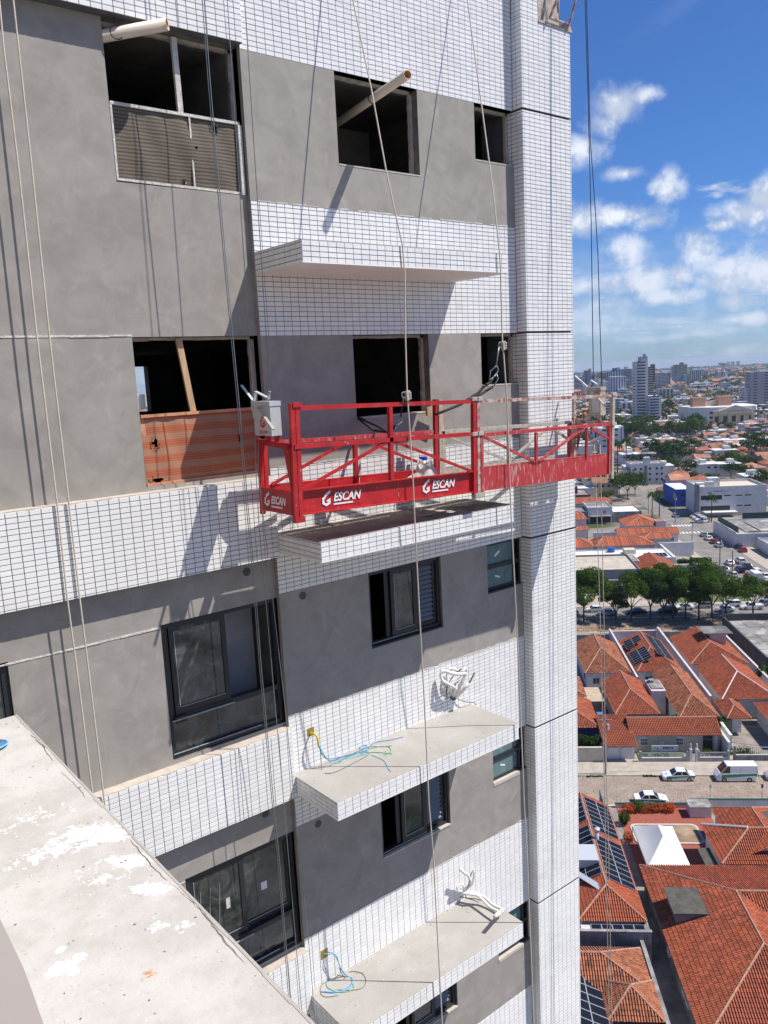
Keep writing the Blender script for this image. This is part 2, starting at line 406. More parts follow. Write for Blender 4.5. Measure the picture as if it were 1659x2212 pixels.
for i, t in enumerate(tiles):
    oo = t[0]-t[3]*.0045
    if i in full:
        ob = bpy.data.objects.new('tile', tmesh); COL.objects.link(ob); ob.parent = tower
        ob.location = oo - Vector(tower.location)
        ob.rotation_euler = (rnd.uniform(-.004, .004), 0, rnd.uniform(-.003, .003))
    else: tile_geo(tb, oo, *t[1:])
part(tb, 'wall_tiles', m_tile, kind='stuff')
part(grout, 'grout_bed', m_grout)
gj = MB()                              # recessed bed seen in the joints between the pillar's storeys
gj.box(XP+.02, XR-.02, YP+.03, .5, -13, 4.0)
part(gj, 'pillar_core', m_reveal)

# slabs: screed on top, painted soffit beneath
for i, (z0, z1) in enumerate(SL):
    s = MB(); s.box(.0, SLX, SLY+.001, .0, z1-.008, z1+.003); part(s, 'ledge_screed', m_slab if i != 1 else M('blotchy_screed', (.36, .335, .30), .9, var=.25, vscale=4, bump=.3, bscale=50, coord='World', col2=(.22, .20, .18), c2lo=.45, c2hi=.6, c2scale=3))  # second ledge gets a screed with darker blotches
    s = MB(); s.box(-.002, SLX+.002, SLY-.002, .0, z0-.006, z0+.006); part(s, 'ledge_soffit', m_soffit)

# right bay plaster with openings
WM = [(1.19, 2.42, .99), (1.25, 2.45, .975), (1.29, 2.51, .965), (1.29, 2.51, .965), (1.29, 2.51, .965)]
for i in range(5):
    T, G = RT[i], RG[i]; a, c, h = WM[i]
    holes = [(a, c, T-h, T), (3.39, XP, T-.69, T)]
    w = MB(); panel(w, 0, XP, G, T, 0., holes, .15); 
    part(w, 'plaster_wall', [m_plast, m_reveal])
    # round core holes left for pipes
    if i >= 2:
        hm = MB(); c0 = Vector((.315, -.0015, T-.08))
        n = 18; r_ = .05
        pts = [c0+Vector((math.cos(6.2832*k/n)*r_, 0, math.sin(6.2832*k/n)*r_)) for k in range(n)]
        hm.add(pts+[p+Vector((0, .12, 0)) for p in pts], [tuple(range(n))])
        hm2 = MB(); hm2.ring(c0, .052, .005, (0, 1, 0), 20, 5)
        part(hm, 'pipe_hole', m_inside); part(hm2, 'pipe_hole_rim', m_plast)
for i in range(1, 3):                  # same core hole under the left bay's first band
    hm = MB(); c0 = Vector((-.36, YL-.0015, LB[i][0]-.12)); n = 18
    hm.add([c0+Vector((math.cos(6.2832*k/n)*.05, 0, math.sin(6.2832*k/n)*.05)) for k in range(n)], [tuple(range(n))])
    part(hm, 'pipe_hole', m_inside)
# left bay plaster
zs = [2.93, LB[1][1], LB[1][0], LB[2][1], LB[2][0], LB[3][1], LB[3][0], LB[4][1]]
XA = -1.42
lp = [(LB[1][1], 2.93, [(XA, -.0, LBOT[0], LT[0]), (XA, 0., LBOT[1], LT[1])]),
      (LB[2][1], LB[1][0], [(XA, 0., LBOT[2], LT[2]), (-4.4, -2.93, LBOT[2], LT[2])]),
      (LB[3][1], LB[2][0], [(XA, 0., LBOT[3], LT[3]), (-4.4, -2.93, LBOT[3], LT[3])]),
      (LB[4][1], LB[3][0], [(XA, 0., LBOT[4], LT[4])])]
for z0, z1, holes in lp:
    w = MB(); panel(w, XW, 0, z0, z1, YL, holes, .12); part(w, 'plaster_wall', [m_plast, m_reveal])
j = MB()
for z in (.022, -2.975, -5.9): 
    x = XW
    while x < XA-.01:
        x2 = min(x+rnd.uniform(.12, .4), XA); j.box(x, x2-.002, YL-.004-rnd.random()*.003, YL+.01, z-rnd.uniform(.004, .011), z+rnd.uniform(.006, .013)); x = x2
part(j, 'mortar_joint', m_white)
# ledges on top of the left bands
for i in (1, 2, 3, 4):
    z1 = LB[i][1]; s = MB(); n = 60; dxx = -XW/n
    for k in range(n):
        e = rnd.uniform(-.004, .004)
        s.box(XW+k*dxx, XW+(k+1)*dxx, YO+.002+e, YL+.10, z1-.012, z1+.006+rnd.random()*.002)
    s.box(XW, -.002, YO+.006, YL+.13, z1-.03, z1-.011)
    part(s, 'mortar_ledge', m_sill)
# rough lip where plaster meets tiles in the right bay
lip = MB()
for G in RG[:4]:
    x = 0
    while x < XP-.16:
        x2 = x+rnd.uniform(.03, .16)
        if rnd.random() < .8: lip.box(x, x2, -.0045-rnd.random()*.003, .002, G-.001, G+rnd.uniform(.004, .016))
        x = x2
part(lip, 'plaster_lip', m_white, kind='stuff')
rs_ = MB(); rs_.quad((0, .0005, -12.6), (0, .0005, 5.6), (0, .2, 5.6), (0, .2, -12.6)); part(rs_, 'wall_return', m_plast)

# building body behind the facade, interior rooms
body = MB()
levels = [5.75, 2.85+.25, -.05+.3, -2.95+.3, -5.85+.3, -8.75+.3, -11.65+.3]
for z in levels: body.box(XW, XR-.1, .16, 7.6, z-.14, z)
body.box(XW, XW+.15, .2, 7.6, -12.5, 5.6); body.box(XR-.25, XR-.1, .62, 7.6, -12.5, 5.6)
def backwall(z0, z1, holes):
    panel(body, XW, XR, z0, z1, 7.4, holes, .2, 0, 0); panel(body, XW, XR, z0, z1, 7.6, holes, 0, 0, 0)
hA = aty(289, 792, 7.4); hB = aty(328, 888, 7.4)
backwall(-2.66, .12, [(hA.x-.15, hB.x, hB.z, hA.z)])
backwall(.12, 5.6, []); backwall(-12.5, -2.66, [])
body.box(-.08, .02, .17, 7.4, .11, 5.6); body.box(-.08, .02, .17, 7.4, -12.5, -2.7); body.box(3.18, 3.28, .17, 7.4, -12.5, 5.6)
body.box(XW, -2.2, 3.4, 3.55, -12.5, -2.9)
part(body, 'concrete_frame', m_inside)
low = MB(); low.box(XW+.02, XR, .0, 7.6, GROUND, -12.61); part(low, 'lower_storeys', m_tile)
up_ = MB(); up_.box(XW, 4.46, .17, 7.6, 5.6, 9.0); up_.box(XW, 4.46, -.07, .17, 5.61, 9.0); part(up_, 'upper_storeys', m_tile)
# partitions seen through the openings
pr = MB()
pr.box(.02, 1.50, 1.9, 2.02, .25, 3.0); pr.box(2.28, 3.16, 1.9, 2.02, .25, 3.0); pr.box(1.5, 2.28, 1.9, 2.02, 2.45, 3.0)
part(pr, 'room_partition', m_inside2)
pr = MB(); pr.box(1.50, 1.62, .9, 1.9, .25, 3.0); part(pr, 'room_pier', m_inside2)
for z0 in (-5.6, -8.5):               # finished rooms behind the glazed windows: walls, furniture
    pr = MB(); pr.box(-4.6, -.1, 3.2, 3.3, z0, z0+2.6); pr.box(-1.9, -1.8, 1.5, 3.2, z0, z0+2.6); part(pr, 'room_partition', m_inside2)
    pr = MB(); pr.box(-.52, -.1, .5, 1.7, z0, z0+2.55); part(pr, 'room_pier', m_inside2)

# ---------------------------------------------------------------- window joinery
def frame_rect(mb, x0, x1, z0, z1, y0, y1, w, wb=None, mi=0):
    wb = wb or w
    mb.box(x0, x0+w, y0, y1, z0, z1, mi); mb.box(x1-w, x1, y0, y1, z0, z1, mi)
    mb.box(x0+w, x1-w, y0, y1, z1-w, z1, mi); mb.box(x0+w, x1-w, y0, y1, z0, z0+wb, mi)
def big_window(zt, zb, openlite):
    x0, x1 = XA+.004, -.004; zt -= .004; ym = YL+.03
    zm = zb+.45
    f = MB(); frame_rect(f, x0, x1, zb, zt, ym, ym+.09, .05); f.box(x0+.05, x1-.05, ym-.005, ym+.085, zm-.03, zm+.03)
    f.box(x0+.05, x0+.075, ym+.01, ym+.03, zm, zt-.05)
    win = part(f, 'window', m_alu)
    s = MB(); s.box(x0+.03, x0+.78, ym-.035, ym-.02, zm-.018, zm-.006); s.box(x0+.02, x1-.3, ym-.012, ym-.004, zb+.052, zb+.060); part(s, 'track', m_alu2, win)
    g = MB(); g.quad((x0+.05, ym+.04, zb+.05), (x1-.05, ym+.04, zb+.05), (x1-.05, ym+.04, zm-.03), (x0+.05, ym+.04, zm-.03)); part(g, 'pane', m_glass, win)
    xm = (x0+x1)/2
    sashes = [(x0+.09, xm+.05, ym+.005)] if openlite else [(x0+.05, xm+.03, ym+.02), (xm-.03, x1-.05, ym+.05)]
    for a, c, y in sashes:
        s = MB(); frame_rect(s, a, c, zm+.03, zt-.05, y, y+.028, .055, .075); part(s, 'sash', m_alu, win)
        s = MB(); s.box(a+.056, a+.062, y-.003, y, zm+.11, zt-.11); s.box(a+.062, c-.06, y-.003, y, zm+.106, zm+.113); part(s, 'sash_bead', m_alu2, win)
        g = MB(); g.quad((a+.055, y+.014, zm+.105), (c-.055, y+.014, zm+.105), (c-.055, y+.014, zt-.105), (a+.055, y+.014, zt-.105)); part(g, 'pane', m_glass, win)
    # tape strips left on the glass
    if not openlite:
        for k in range(3):
            a = x0+.16+k*.12; s = MB(); s.obox((a, ym+.033, zm+.45), (.0022, 0, .0), (0, .001, 0), (.03, 0, .32)); part(s, 'tape_strip', m_alu2, win)
        s = MB(); s.box(xm+.26, xm+.34, ym+.058, ym+.061, zm+.42, zm+.52); part(s, 'sticker', m_whitep, win)
        s = MB(); s.box(xm-.22, xm-.17, ym+.030, ym+.032, zm+.42, zm+.55); part(s, 'sticker', m_white, win)
    else:
        s = MB(); s.box(x0+.07, x0+.2, ym-.03, ym-.012, zm-.05, zm+.02); part(s, 'roller', m_alu, win)
    return win
for i, o_ in ((2, True), (3, False), (4, False)): big_window(LT[i], LBOT[i], o_)
for i in (2, 3):
    f = MB(); frame_rect(f, -4.39, -2.935, LBOT[i], LT[i]-.01, YL+.03, YL+.1, .06); w_ = part(f, 'window', m_alu)
    g = MB(); g.quad((-4.3, YL+.05, LBOT[i]+.05), (-3, YL+.05, LBOT[i]+.05), (-3, YL+.05, LT[i]-.05), (-4.3, YL+.05, LT[i]-.05)); part(g, 'pane', m_glass, w_)
def mid_window(i):
    a, c, h = WM[i]; T = RT[i]; x0, x1, z0, z1 = a+.004, c-.004, T-h+.004, T-.004
    f = MB(); frame_rect(f, x0, x1, z0, z1, .04, .12, .045); win = part(f, 'window', m_alu)
    s = MB(); frame_rect(s, x0+.37, x0+.80, z0+.045, z1-.045, .035, .062, .055, .075); s.box(x0+.29, x0+.36, .065, .085, z0+.045, z1-.045)
    part(s, 'sash', m_alu, win)
    s = MB(); s.box(x0+.424, x0+.429, .031, .035, z0+.12, z1-.1); s.box(x0+.429, x0+.745, .031, .035, z0+.115, z0+.121); s.box(x0+.03, x0+.8, .030, .036, z0+.028, z0+.036); part(s, 'sash_bead', m_alu2, win)
    g = MB(); g.quad((x0+.42, .05, z0+.12), (x0+.75, .05, z0+.12), (x0+.75, .05, z1-.1), (x0+.42, .05, z1-.1)); part(g, 'pane', m_glass, win)
    s = MB(); frame_rect(s, x0+.80, x1-.045, z0+.045, z1-.045, .07, .10, .05); part(s, 'shutter_frame', m_alu, win)
    n = 12; zz0, zz1 = z0+.10, z1-.10
    sl = MB(); sl.obox((0, 0, 0), ((x1-.1-x0-.85)/2, 0, 0), (0, .016, .022), (0, .002, -.0016))
    for k in range(4): pass
    me = sl.mesh('slat', M('slat_grey_%d' % i, (.10, .12, .14), .5, var=.25, vscale=60) if False else m_slat)
    for k in range(n):
        ob = bpy.data.objects.new('slat', me); COL.objects.link(ob); ob.parent = win
        ob.location = Vector(((x0+.85+x1-.1)/2, .084, zz0+(k+.5)*(zz1-zz0)/n)) - Vector(tower.location)
    bk = MB(); bk.box(x0+.83, x1-.08, .105, .11, z0+.05, z1-.05); part(bk, 'shutter_back', m_alu, win)
    s = MB(); s.box(x0, x1, -.012, .04, z0-.018, z0+.002); part(s, 'sill', m_alu if i == 2 else m_sill, win)
m_slat = M('grey_louvre', (.16, .18, .20), .5, var=.3, vscale=90)
for i in (2, 3, 4): mid_window(i)
def small_window(i):
    T = RT[i]; x0, x1, z0, z1 = 3.394, XP-.004, T-.686, T-.004
    f = MB(); frame_rect(f, x0, x1, z0, z1, .05, .12, .035); f.box(x0+.035, x1-.035, .045, .11, (z0+z1)/2-.03, (z0+z1)/2+.03); f.box(x1-.14, x1-.10, .05, .11, z0+.03, z1-.03)
    win = part(f, 'window', m_alu)
    zm = (z0+z1)/2
    for (e, f_) in ((z0+.035, zm-.03), (zm+.03, z1-.035)):
        g = MB(); g.quad((x0+.035, .075, e), (x1-.14, .075, e), (x1-.14, .075, f_), (x0+.035, .075, f_)); part(g, 'pane', m_glass2, win)
        s = MB(); s.obox((x0+.27, .071, (e+f_)/2), (.05, 0, .03*(1 if e > zm else -.5)), (0, .001, 0), (-.008, 0, .016)); part(s, 'sticker', m_whitep, win)
    s = MB(); s.box(x0, x1-.17, -.008, .05, z0-.05 if i > 2 else z0-.02, z0+.001); part(s, 'sill', m_sill if i > 2 else m_alu, win)
for i in (2, 3, 4): small_window(i)
# raw openings of the two upper storeys: cement jambs
def raw_frame(x0, x1, z0, z1, y, w=.035, mat=None):
    f = MB(); n = 14
    for k in range(n):
        za, zb_ = z0+(z1-z0)*k/n, z0+(z1-z0)*(k+1)/n
        f.box(x1-w-rnd.uniform(0, .012), x1-.002, y, y+.05, za, zb_); f.box(x0+.002, x0+.012+rnd.uniform(0, .006), y, y+.05, za, zb_)
        xa, xb = x0+(x1-x0)*k/n, x0+(x1-x0)*(k+1)/n
        f.box(xa, xb, y, y+.05, z1-.03-rnd.uniform(0, .01), z1-.002)
    return part(f, 'cement_jamb', mat or m_crust)
for i in (0, 1):
    a, c, h = WM[i]; raw_frame(a, c, RT[i]-h, RT[i], .10); raw_frame(3.39, XP, RT[i]-.69, RT[i], .10)
    raw_frame(XA, 0, LBOT[i], LT[i], YL+.09, .05)
sl = MB()
for i in (0, 1):
    a, c, h = WM[i]; sl.box(a, c, -.004, .15, RT[i]-h-.012, RT[i]-h+.004); sl.box(3.39, XP, -.004, .15, RT[i]-.702, RT[i]-.686)
part(sl, 'window_sill', m_sill)

# raw concrete stub and red steel on top of the pillar
stub = MB()
for k in range(9):
    z = 4.04+k*.2; e = .02+.03*rnd.random()
    stub.box(4.50+e, 4.62, -.11, .3, z, z+.2); stub.box(4.62, 4.98-.02*k+rnd.uniform(-.03, .03), -.13+rnd.uniform(0, .03), .3, z, z+.2)
stub.box(4.47, 5.16, -.18, .4, 4.02, 4.052)
for k in range(14): stub.box(4.95+rnd.random()*.18, 5.0+rnd.random()*.16, -.19+rnd.random()*.1, .2, 4.05, 4.07+rnd.random()*.05)
part(stub, 'raw_concrete_stub', m_crust)
brace = thing('steel_bracket', (4.7, -.2, 4.1), 'dark red steel tube bracket standing on the broken pillar top', 'bracket')
s = MB(); s.tube([(4.64, -.22, 4.08), (5.15, -.55, 5.4)], .018, 6); s.build('tube', m_worn, brace)
s = MB(); s.tube([(5.06, -.2, 4.07), (5.33, -.5, 5.4)], .016, 6); s.build('tube', m_worn, brace)
s = MB(); s.tube([(4.66, -.2, 4.10), (5.05, -.2, 4.10)], .014, 6); s.build('base_bar', m_worn, brace)

# ---------------------------------------------------------------- camera-side wing
wing = thing('neighbouring_wing', (-7, -8, GROUND), 'bare concrete ledge and plaster wing of the same block at the bottom left corner', 'building')
w = MB(); w.box(-10, -4.92, -14, XW-4, GROUND, 5) if False else w.box(-10, -4.93, -14, .05, GROUND, 6)
w.build('wing_wall', m_plast, wing)
e1 = atz(62, 1543, -2.2)
s = MB(); s.box(-4.93, -3.665, -9.5, -3.352, -2.41, -2.2)
def paint_worn_screed(blobs):
    m = bpy.data.materials.new('paint_spattered_screed'); m.use_nodes = True; t = m.node_tree; g = NB(t)
    bs = [n for n in t.nodes if n.type == 'BSDF_PRINCIPLED'][0]
    pos = nnew(t, 'ShaderNodeNewGeometry').outputs['Position']; xy = g.v('MULTIPLY', pos, (1, 1, 0))
    c = g.mix(g.ss(g.noise(pos, 3.4, 9, .62), .38, .64), (.42, .40, .375), (.51, .49, .465))
    c = g.mix(g.ss(g.noise(pos, 34., 6, .7), .60, .68, 0, .55), c, (.32, .30, .28))
    c = g.mix(g.ss(g.noise(g.v('ADD', pos, (3, 3, 3)), 90., 3, .6), .66, .72, 0, .7), c, (.70, .68, .65))
    fld = None
    for (x, y, rx, ry, an, k) in blobs:
        e = g.v('SUBTRACT', xy, (x, y, 0)); ca, sa = math.cos(an), math.sin(an)
        u_ = g.m('MULTIPLY', g.v('DOT_PRODUCT', e, (ca, sa, 0)), 1/rx); v_ = g.m('MULTIPLY', g.v('DOT_PRODUCT', e, (-sa, ca, 0)), 1/ry)
        q = g.m('MULTIPLY', g.m('SUBTRACT', 1., g.m('SQRT', g.m('ADD', g.m('MULTIPLY', u_, u_), g.m('MULTIPLY', v_, v_)))), k); q = g.m('MAXIMUM', q, -1.2)
        fld = q if fld is None else g.m('MAXIMUM', fld, q)
    n_ = g.m('ADD', g.m('MULTIPLY', g.noise(pos, 20., 10, .74, .3), .62), g.m('MULTIPLY', g.noise(g.v('ADD', pos, (9, 1, 4)), 70., 8, .75, .1), .38))
    msk = g.ss(g.m('ADD', g.m('MULTIPLY', fld, .19), n_), .590, .596)
    edge = g.ss(g.m('ADD', g.m('MULTIPLY', fld, .19), n_), .575, .590)
    c = g.mix(g.m('MULTIPLY', edge, .35), c, (.27, .255, .235)); c = g.mix(msk, c, (.80, .80, .78))
    rust = g.v('LENGTH', g.v('SUBTRACT', xy, (RX, RY, 0))); c = g.mix(g.m('MULTIPLY', g.ss(rust, .035, .005), g.ss(g.noise(pos, 60, 4), .45, .6)), c, (.50, .20, .07))
    g.put(bs.inputs['Base Color'], c); bs.inputs['Roughness'].default_value = .92
    bn = nnew(t, 'ShaderNodeBump'); bn.inputs['Strength'].default_value = .5; bn.inputs['Distance'].default_value = .006
    g.put(bn.inputs['Height'], g.m('ADD', g.m('MULTIPLY', g.noise(pos, 55., 7, .65), .8), g.m('MULTIPLY', msk, .5))); t.links.new(bn.outputs[0], bs.inputs['Normal']); return m
def gl(u, v): p = atz(u, v, -2.2); return p.x, p.y
RX, RY = gl(320, 2107)
bl_ = []
for (u, v, rx, ry, an, k) in ((235, 1805, .15, .075, 2.6, 1.35), (280, 1860, .12, .07, 2.3, 1.3), (330, 1920, .11, .055, 2.2, 1.15), (190, 1800, .22, .12, 2.8, .95), (120, 1835, .26, .10, 3.0, .78), (60, 1770, .26, .10, 3.0, .45), (345, 2000, .10, .05, 2.4, .62), (230, 1890, .18, .12, 2.4, .50), (395, 2000, .05, .04, 2., .6),
       (138, 2088, .060, .040, 2.9, 1.9), (168, 2068, .034, .026, 3.4, 1.5), (131, 2052, .020, .030, 1.9, 1.5), (112, 2104, .036, .024, 2.9, 1.4), (160, 2100, .03, .02, .6, 1.3)):
    x, y = gl(u, v); bl_.append((x, y, rx, ry, an, k))
s.build('ledge_slab', paint_worn_screed(bl_), wing)
# thin mortar lip along the ledge's outer edge, its shape standing in for an edge highlight
s = MB(); y = -9.4
while y < -3.36:
    y2 = y+rnd.uniform(.05, .22)
    e = .006*math.sin(y*5)+.004*math.sin(y*17)
    y2 = min(y2, -3.353); s.box(-3.673-max(0, e)*.6, -3.6640, y, y2, -2.215, -2.1985+rnd.random()*.0006); y = y2
s.build('mortar_lip_highlight', m_slab, wing, kind='stuff')
s = MB(); y = -7.4; P_ = []               # one wandering crack just inside the lip, its width changing
while y < -3.42:
    P_.append((-3.692+.009*math.sin(y*3.1)+.006*math.sin(y*11)+rnd.uniform(-.003, .003), y, max(.0002, .0022*math.sin(y*4.3)+.0022*math.sin(y*9.7+1)+rnd.uniform(-.001, .001)))); y += .022
for p, q in zip(P_, P_[1:]):
    if p[2] > .0004 or q[2] > .0004: s.quad((p[0]-p[2], p[1], -2.1990), (p[0]+p[2], p[1], -2.1990), (q[0]+q[2], q[1], -2.1990), (q[0]-q[2], q[1], -2.1990))
s.build('edge_crack', m_reveal, wing, kind='stuff')
# ------------------------------------------------------------------ suspended platform
PLX, PN, PF, PZ, PA = -.33, -1.0, -.35, -1.83, .032
ca_, sa_ = math.cos(PA), math.sin(PA)
def pf(x, y, h):                       # platform coordinates: along, depth (0 = outer side), height
    return Vector((PLX+x*ca_+h*sa_*0+h*sa_, PN+y, PZ-x*sa_+h*ca_))
plat = thing('suspended_platform', tuple(pf(2.6, .32, 0)), 'red suspended work platform hanging by wires in front of the tiled wall', 'platform')
WD = .65
def pbar(name, a, c, w, mat, h=None, par=None):
    m_ = MB(); m_.bar(pf(*a), pf(*c), w, h, (0, 1, 0)); return m_.build(name, mat, par or plat)
# outer side, first section
for x in (.0, .055): pbar('post', (x, -.0, -.06 if x else -.03), (x, .0, 1.12), .048, m_red)
pbar('post', (1.25, 0, .25), (1.25, 0, 1.05), .045, m_red)
pbar('post', (2.52, 0, -.03), (2.52, 0, 1.09), .05, m_red)
pbar('post', (2.585, 0, -.05), (2.585, 0, 1.09), .045, m_worn)
pbar('post', (2.645, 0, -.02), (2.645, 0, .70), .04, m_redd)
pbar('top_rail', (.03, 0, 1.07), (2.5, 0, 1.07), .045, m_red); pbar('top_rail', (2.61, 0, 1.07), (5.2, 0, 1.075), .042, m_worn)
pbar('mid_rail', (.08, 0, .69), (2.49, 0, .69), .045, m_red); pbar('mid_rail', (2.67, 0, .67), (5.15, 0, .69), .042, m_redd)
pbar('post', (3.63, 0, .27), (3.63, 0, .65), .035, m_redd); pbar('post', (4.65, 0, .27), (4.65, 0, .66), .035, m_redd)
pbar('post', (5.15, 0, 0.), (5.15, 0, .67), .04, m_redd); pbar('post', (5.21, 0, -.07), (5.21, 0, 1.12), .05, m_crust)
for a, c, m_ in (((.08, 0, .25), (1.2, 0, .67), m_red), ((1.3, 0, .67), (2.48, 0, .25), m_red), ((2.68, 0, .65), (3.6, 0, .28), m_redd),
                 ((3.68, 0, .28), (4.58, 0, .66), m_redd), ((4.75, 0, .65), (5.14, 0, .49), m_redd)):
    pbar('brace', a, c, .03, m_)
# toe boards as shallow channels
def channel(x0, x1, y, out, mat, name='toe_board', hh=.245):
    m_ = MB(); s_ = -1 if out else 1
    def q(a, b_, c, d_): m_.prism([pf(*a), pf(*b_), pf(*c), pf(*d_)], (0, .006*-s_, 0))
    m_.prism([pf(x0, y, 0), pf(x1, y, 0), pf(x1, y, hh), pf(x0, y, hh)], (0, .006, 0))
    for h in (.0, hh): m_.bar(pf(x0, y+s_*.018, h), pf(x1, y+s_*.018, h), .012, .04, (0, 1, 0)) if False else m_.obox((pf(x0, y+s_*.02, h)+pf(x1, y+s_*.02, h))/2, (pf(x1, 0, 0)-pf(x0, 0, 0))/2, (0, .022, 0), (0, 0, .006))
    return m_.build(name, mat, plat)
channel(.08, 1.365, .02, True, m_red); channel(1.372, 2.49, .02, True, m_red)
channel(2.67, 2.90, .0, False, m_redd, hh=.28); channel(2.905, 5.12, .0, False, m_redd, hh=.28)
channel(.05, 1.3, WD, False, m_red); channel(1.31, 2.5, WD, False, m_red); channel(2.65, 5.15, WD, False, m_crust)
# wall side
for x, h1, mt in ((.0, .73, m_red), (.055, .73, m_red), (1.25, .64, m_red), (2.50, 1.10, m_red), (2.57, 1.10, m_crust), (2.62, .7, m_crust), (3.83, .65, m_crust), (5.10, .7, m_redd), (5.2, 1.12, m_worn)):
    pbar('post', (x, WD, -.05 if x in (.0, 2.57, 5.2) else .0), (x, WD, h1), .045, mt)
pbar('mid_rail', (.03, WD, .70), (2.46, WD, .70), .045, m_redd); pbar('mid_rail', (2.6, WD, .69), (5.15, WD, .71), .045, m_crust)
for a, c, mt in (((.12, WD, .25), (1.12, WD, .65), m_red), ((1.4, WD, .65), (2.4, WD, .27), m_red), ((2.66, WD, .65), (3.72, WD, .28), m_crust), ((3.9, WD, .28), (4.65, WD, .66), m_crust), ((4.72, WD, .65), (5.15, WD, .42), m_crust)):
    pbar('brace', a, c, .03, mt)
for x in (2.5, 2.585, 5.2, .03):
    for h in (1.10, .70):
        if x == .03: pass
        m_ = MB(); m_.obox(pf(x+.02, 0, h if h > 1 else .69), (.05, 0, 0), (0, .035, 0), (0, 0, .022)); m_.build('clamp', m_crust if x > 2 else m_red, plat)
m_ = MB(); m_.obox(pf(.03, -.005, -.045), (.055, 0, 0), (0, .032, 0), (0, 0, .03)); m_.build('foot', m_red, plat)
m_ = MB(); m_.obox(pf(2.58, -.005, -.045), (.075, 0, 0), (0, .032, 0), (0, 0, .026)); m_.build('foot', m_crust, plat)
# deck of slatted boards
for k, (x0, x1) in enumerate(((.02, 1.3), (1.31, 2.5), (2.62, 3.9), (3.91, 5.16))):
    m_ = MB(); m_.prism([pf(x0, .03, -.005), pf(x1, .03, -.005), pf(x1, WD-.03, -.005), pf(x0, WD-.03, -.005)], (0, 0, .02)); m_.build('deck_board', m_red if k < 2 else m_crust, plat)
    for q in range(3): pbar('deck_joist', (x0+.1+q*.45, .03, -.03), (x0+.1+q*.45, WD-.03, -.03), .03, m_red if k < 2 else m_crust)
# end frames
def endframe(x, mat, tag_):
    pbar('end_rail', (x, .02, .69), (x, WD-.02, .73), .05, mat)
    m_ = MB(); m_.prism([pf(x, .02, 0), pf(x, WD-.02, 0), pf(x, WD-.02, .245), pf(x, .02, .245)], (.006, 0, 0)); m_.build('end_board', mat, plat)
    for y0, y1 in ((.02, .20), (WD-.02, WD-.20)):
        m_ = MB(); m_.prism([pf(x, y0, .25), pf(x, y0, .70), pf(x, y1, .70), pf(x, y1-.06*(1 if y1 < .3 else -1), .68), pf(x, y0+.05*(1 if y1 < .3 else -1), .42)], (.008, 0, 0)); m_.build('gusset', mat, plat)
    for y in (.24, .40): pbar('hoist_upright', (x, y, .70), (x, y, .90), .045, mat)
endframe(-.03, m_red, 0); endframe(5.24, m_worn, 1)

# hoists
def hoist(x, y0, y1, z0, z1, mat, group, logo):
    yc = (y0+y1)/2
    m_ = MB(); m_.box(x-.06, x+.06, y0, y1, z0, z1-.05); h_ = m_.build('hoist', mat, plat)
    m_ = MB(); m_.box(x-.066, x+.066, y0-.006, y1+.006, z1-.048, z1); m_.build('lid', mat, h_)
    m_ = MB()
    for zz in (z0+.03, z1-.09): m_.box(x-.064, x-.06, y0+.02, y0+.034, zz, zz+.014)
    m_ = MB(); m_.bar((x-.085, yc+.02, z1-.06), (x-.12, y0-.14, z1-.27), .03, .012); m_.build('crank_arm', m_crust, h_)
    m_ = MB(); m_.bar((x-.03, y1+.03, z1+.0), (x-.03, y1+.26, z1+.17), .028, .01); m_.build('lever', m_grey, h_)
    m_ = MB(); m_.bar((x-.03, y1-.02, z1+.10), (x-.03, y0+.06, z1+.03), .04, .012); m_.bar((x-.03, y1-.02, z1+.10), (x-.03, y1+.03, z1-.02), .03, .012); m_.build('yoke', m_grey, h_)
    m_ = MB(); m_.bar((x-.03, y0+.07, z1+.02), (x-.03, y0+.03, z1+.10), .024, .012); m_.build('stop_lever', m_grey, h_)
    m_ = MB(); m_.tube([(x-.03, y1+.045, z1+.01), (x-.03, y1+.045, z1-.10)], .026, 8); m_.tube([(x-.03, y1+.045, z1-.10), (x-.03, y1+.045, z1-.17)], .015, 8); m_.build('rope_guide', m_grey, h_)
    return h_
hL = hoist(-.37, -.815, -.485, -1.03, -.685, m_grey, 0, True)
hR = hoist(4.97, -.80, -.60, -1.19, -.80, m_crust, 0, False)
m_ = MB(); m_.box(4.905, 4.91, -.79, -.66, -1.15, -.93); m_.build('cover_plate', m_grey, hR)

def text_faces(txt, size, shear=0., bold=.0, spacing=1.0):
    cu = bpy.data.curves.new('lettering', 'FONT'); cu.body = txt; cu.size = size; cu.shear = shear; cu.offset = bold; cu.space_character = spacing
    cu.resolution_u = 3
    o = bpy.data.objects.new('lettering', cu); COL.objects.link(o); dg = bpy.context.evaluated_depsgraph_get(); dg.update()
    me = bpy.data.meshes.new_from_object(o.evaluated_get(dg))
    vs = [tuple(v.co) for v in me.vertices]; fs = [tuple(p.vertices) for p in me.polygons]
    bpy.data.objects.remove(o); bpy.data.meshes.remove(me); return vs, fs
def lettering(txt, size, o, ax, ay, nrm, name, mat, parent, shear=0., bold=0., spacing=1., width=None):
    vs, fs = text_faces(txt, size, shear, bold, spacing); o = Vector(o); ax = Vector(ax); ay = Vector(ay); nrm = Vector(nrm)
    if width:
        w_ = max(v[0] for v in vs)-min(v[0] for v in vs); k = width/w_; x0 = min(v[0] for v in vs)
        vs = [((v[0]-x0)*k, v[1], 0) for v in vs]
    m_ = MB(); m_.add([o+ax*v[0]+ay*v[1]+nrm*.002 for v in vs], fs)
    return m_.build(name, mat, parent)
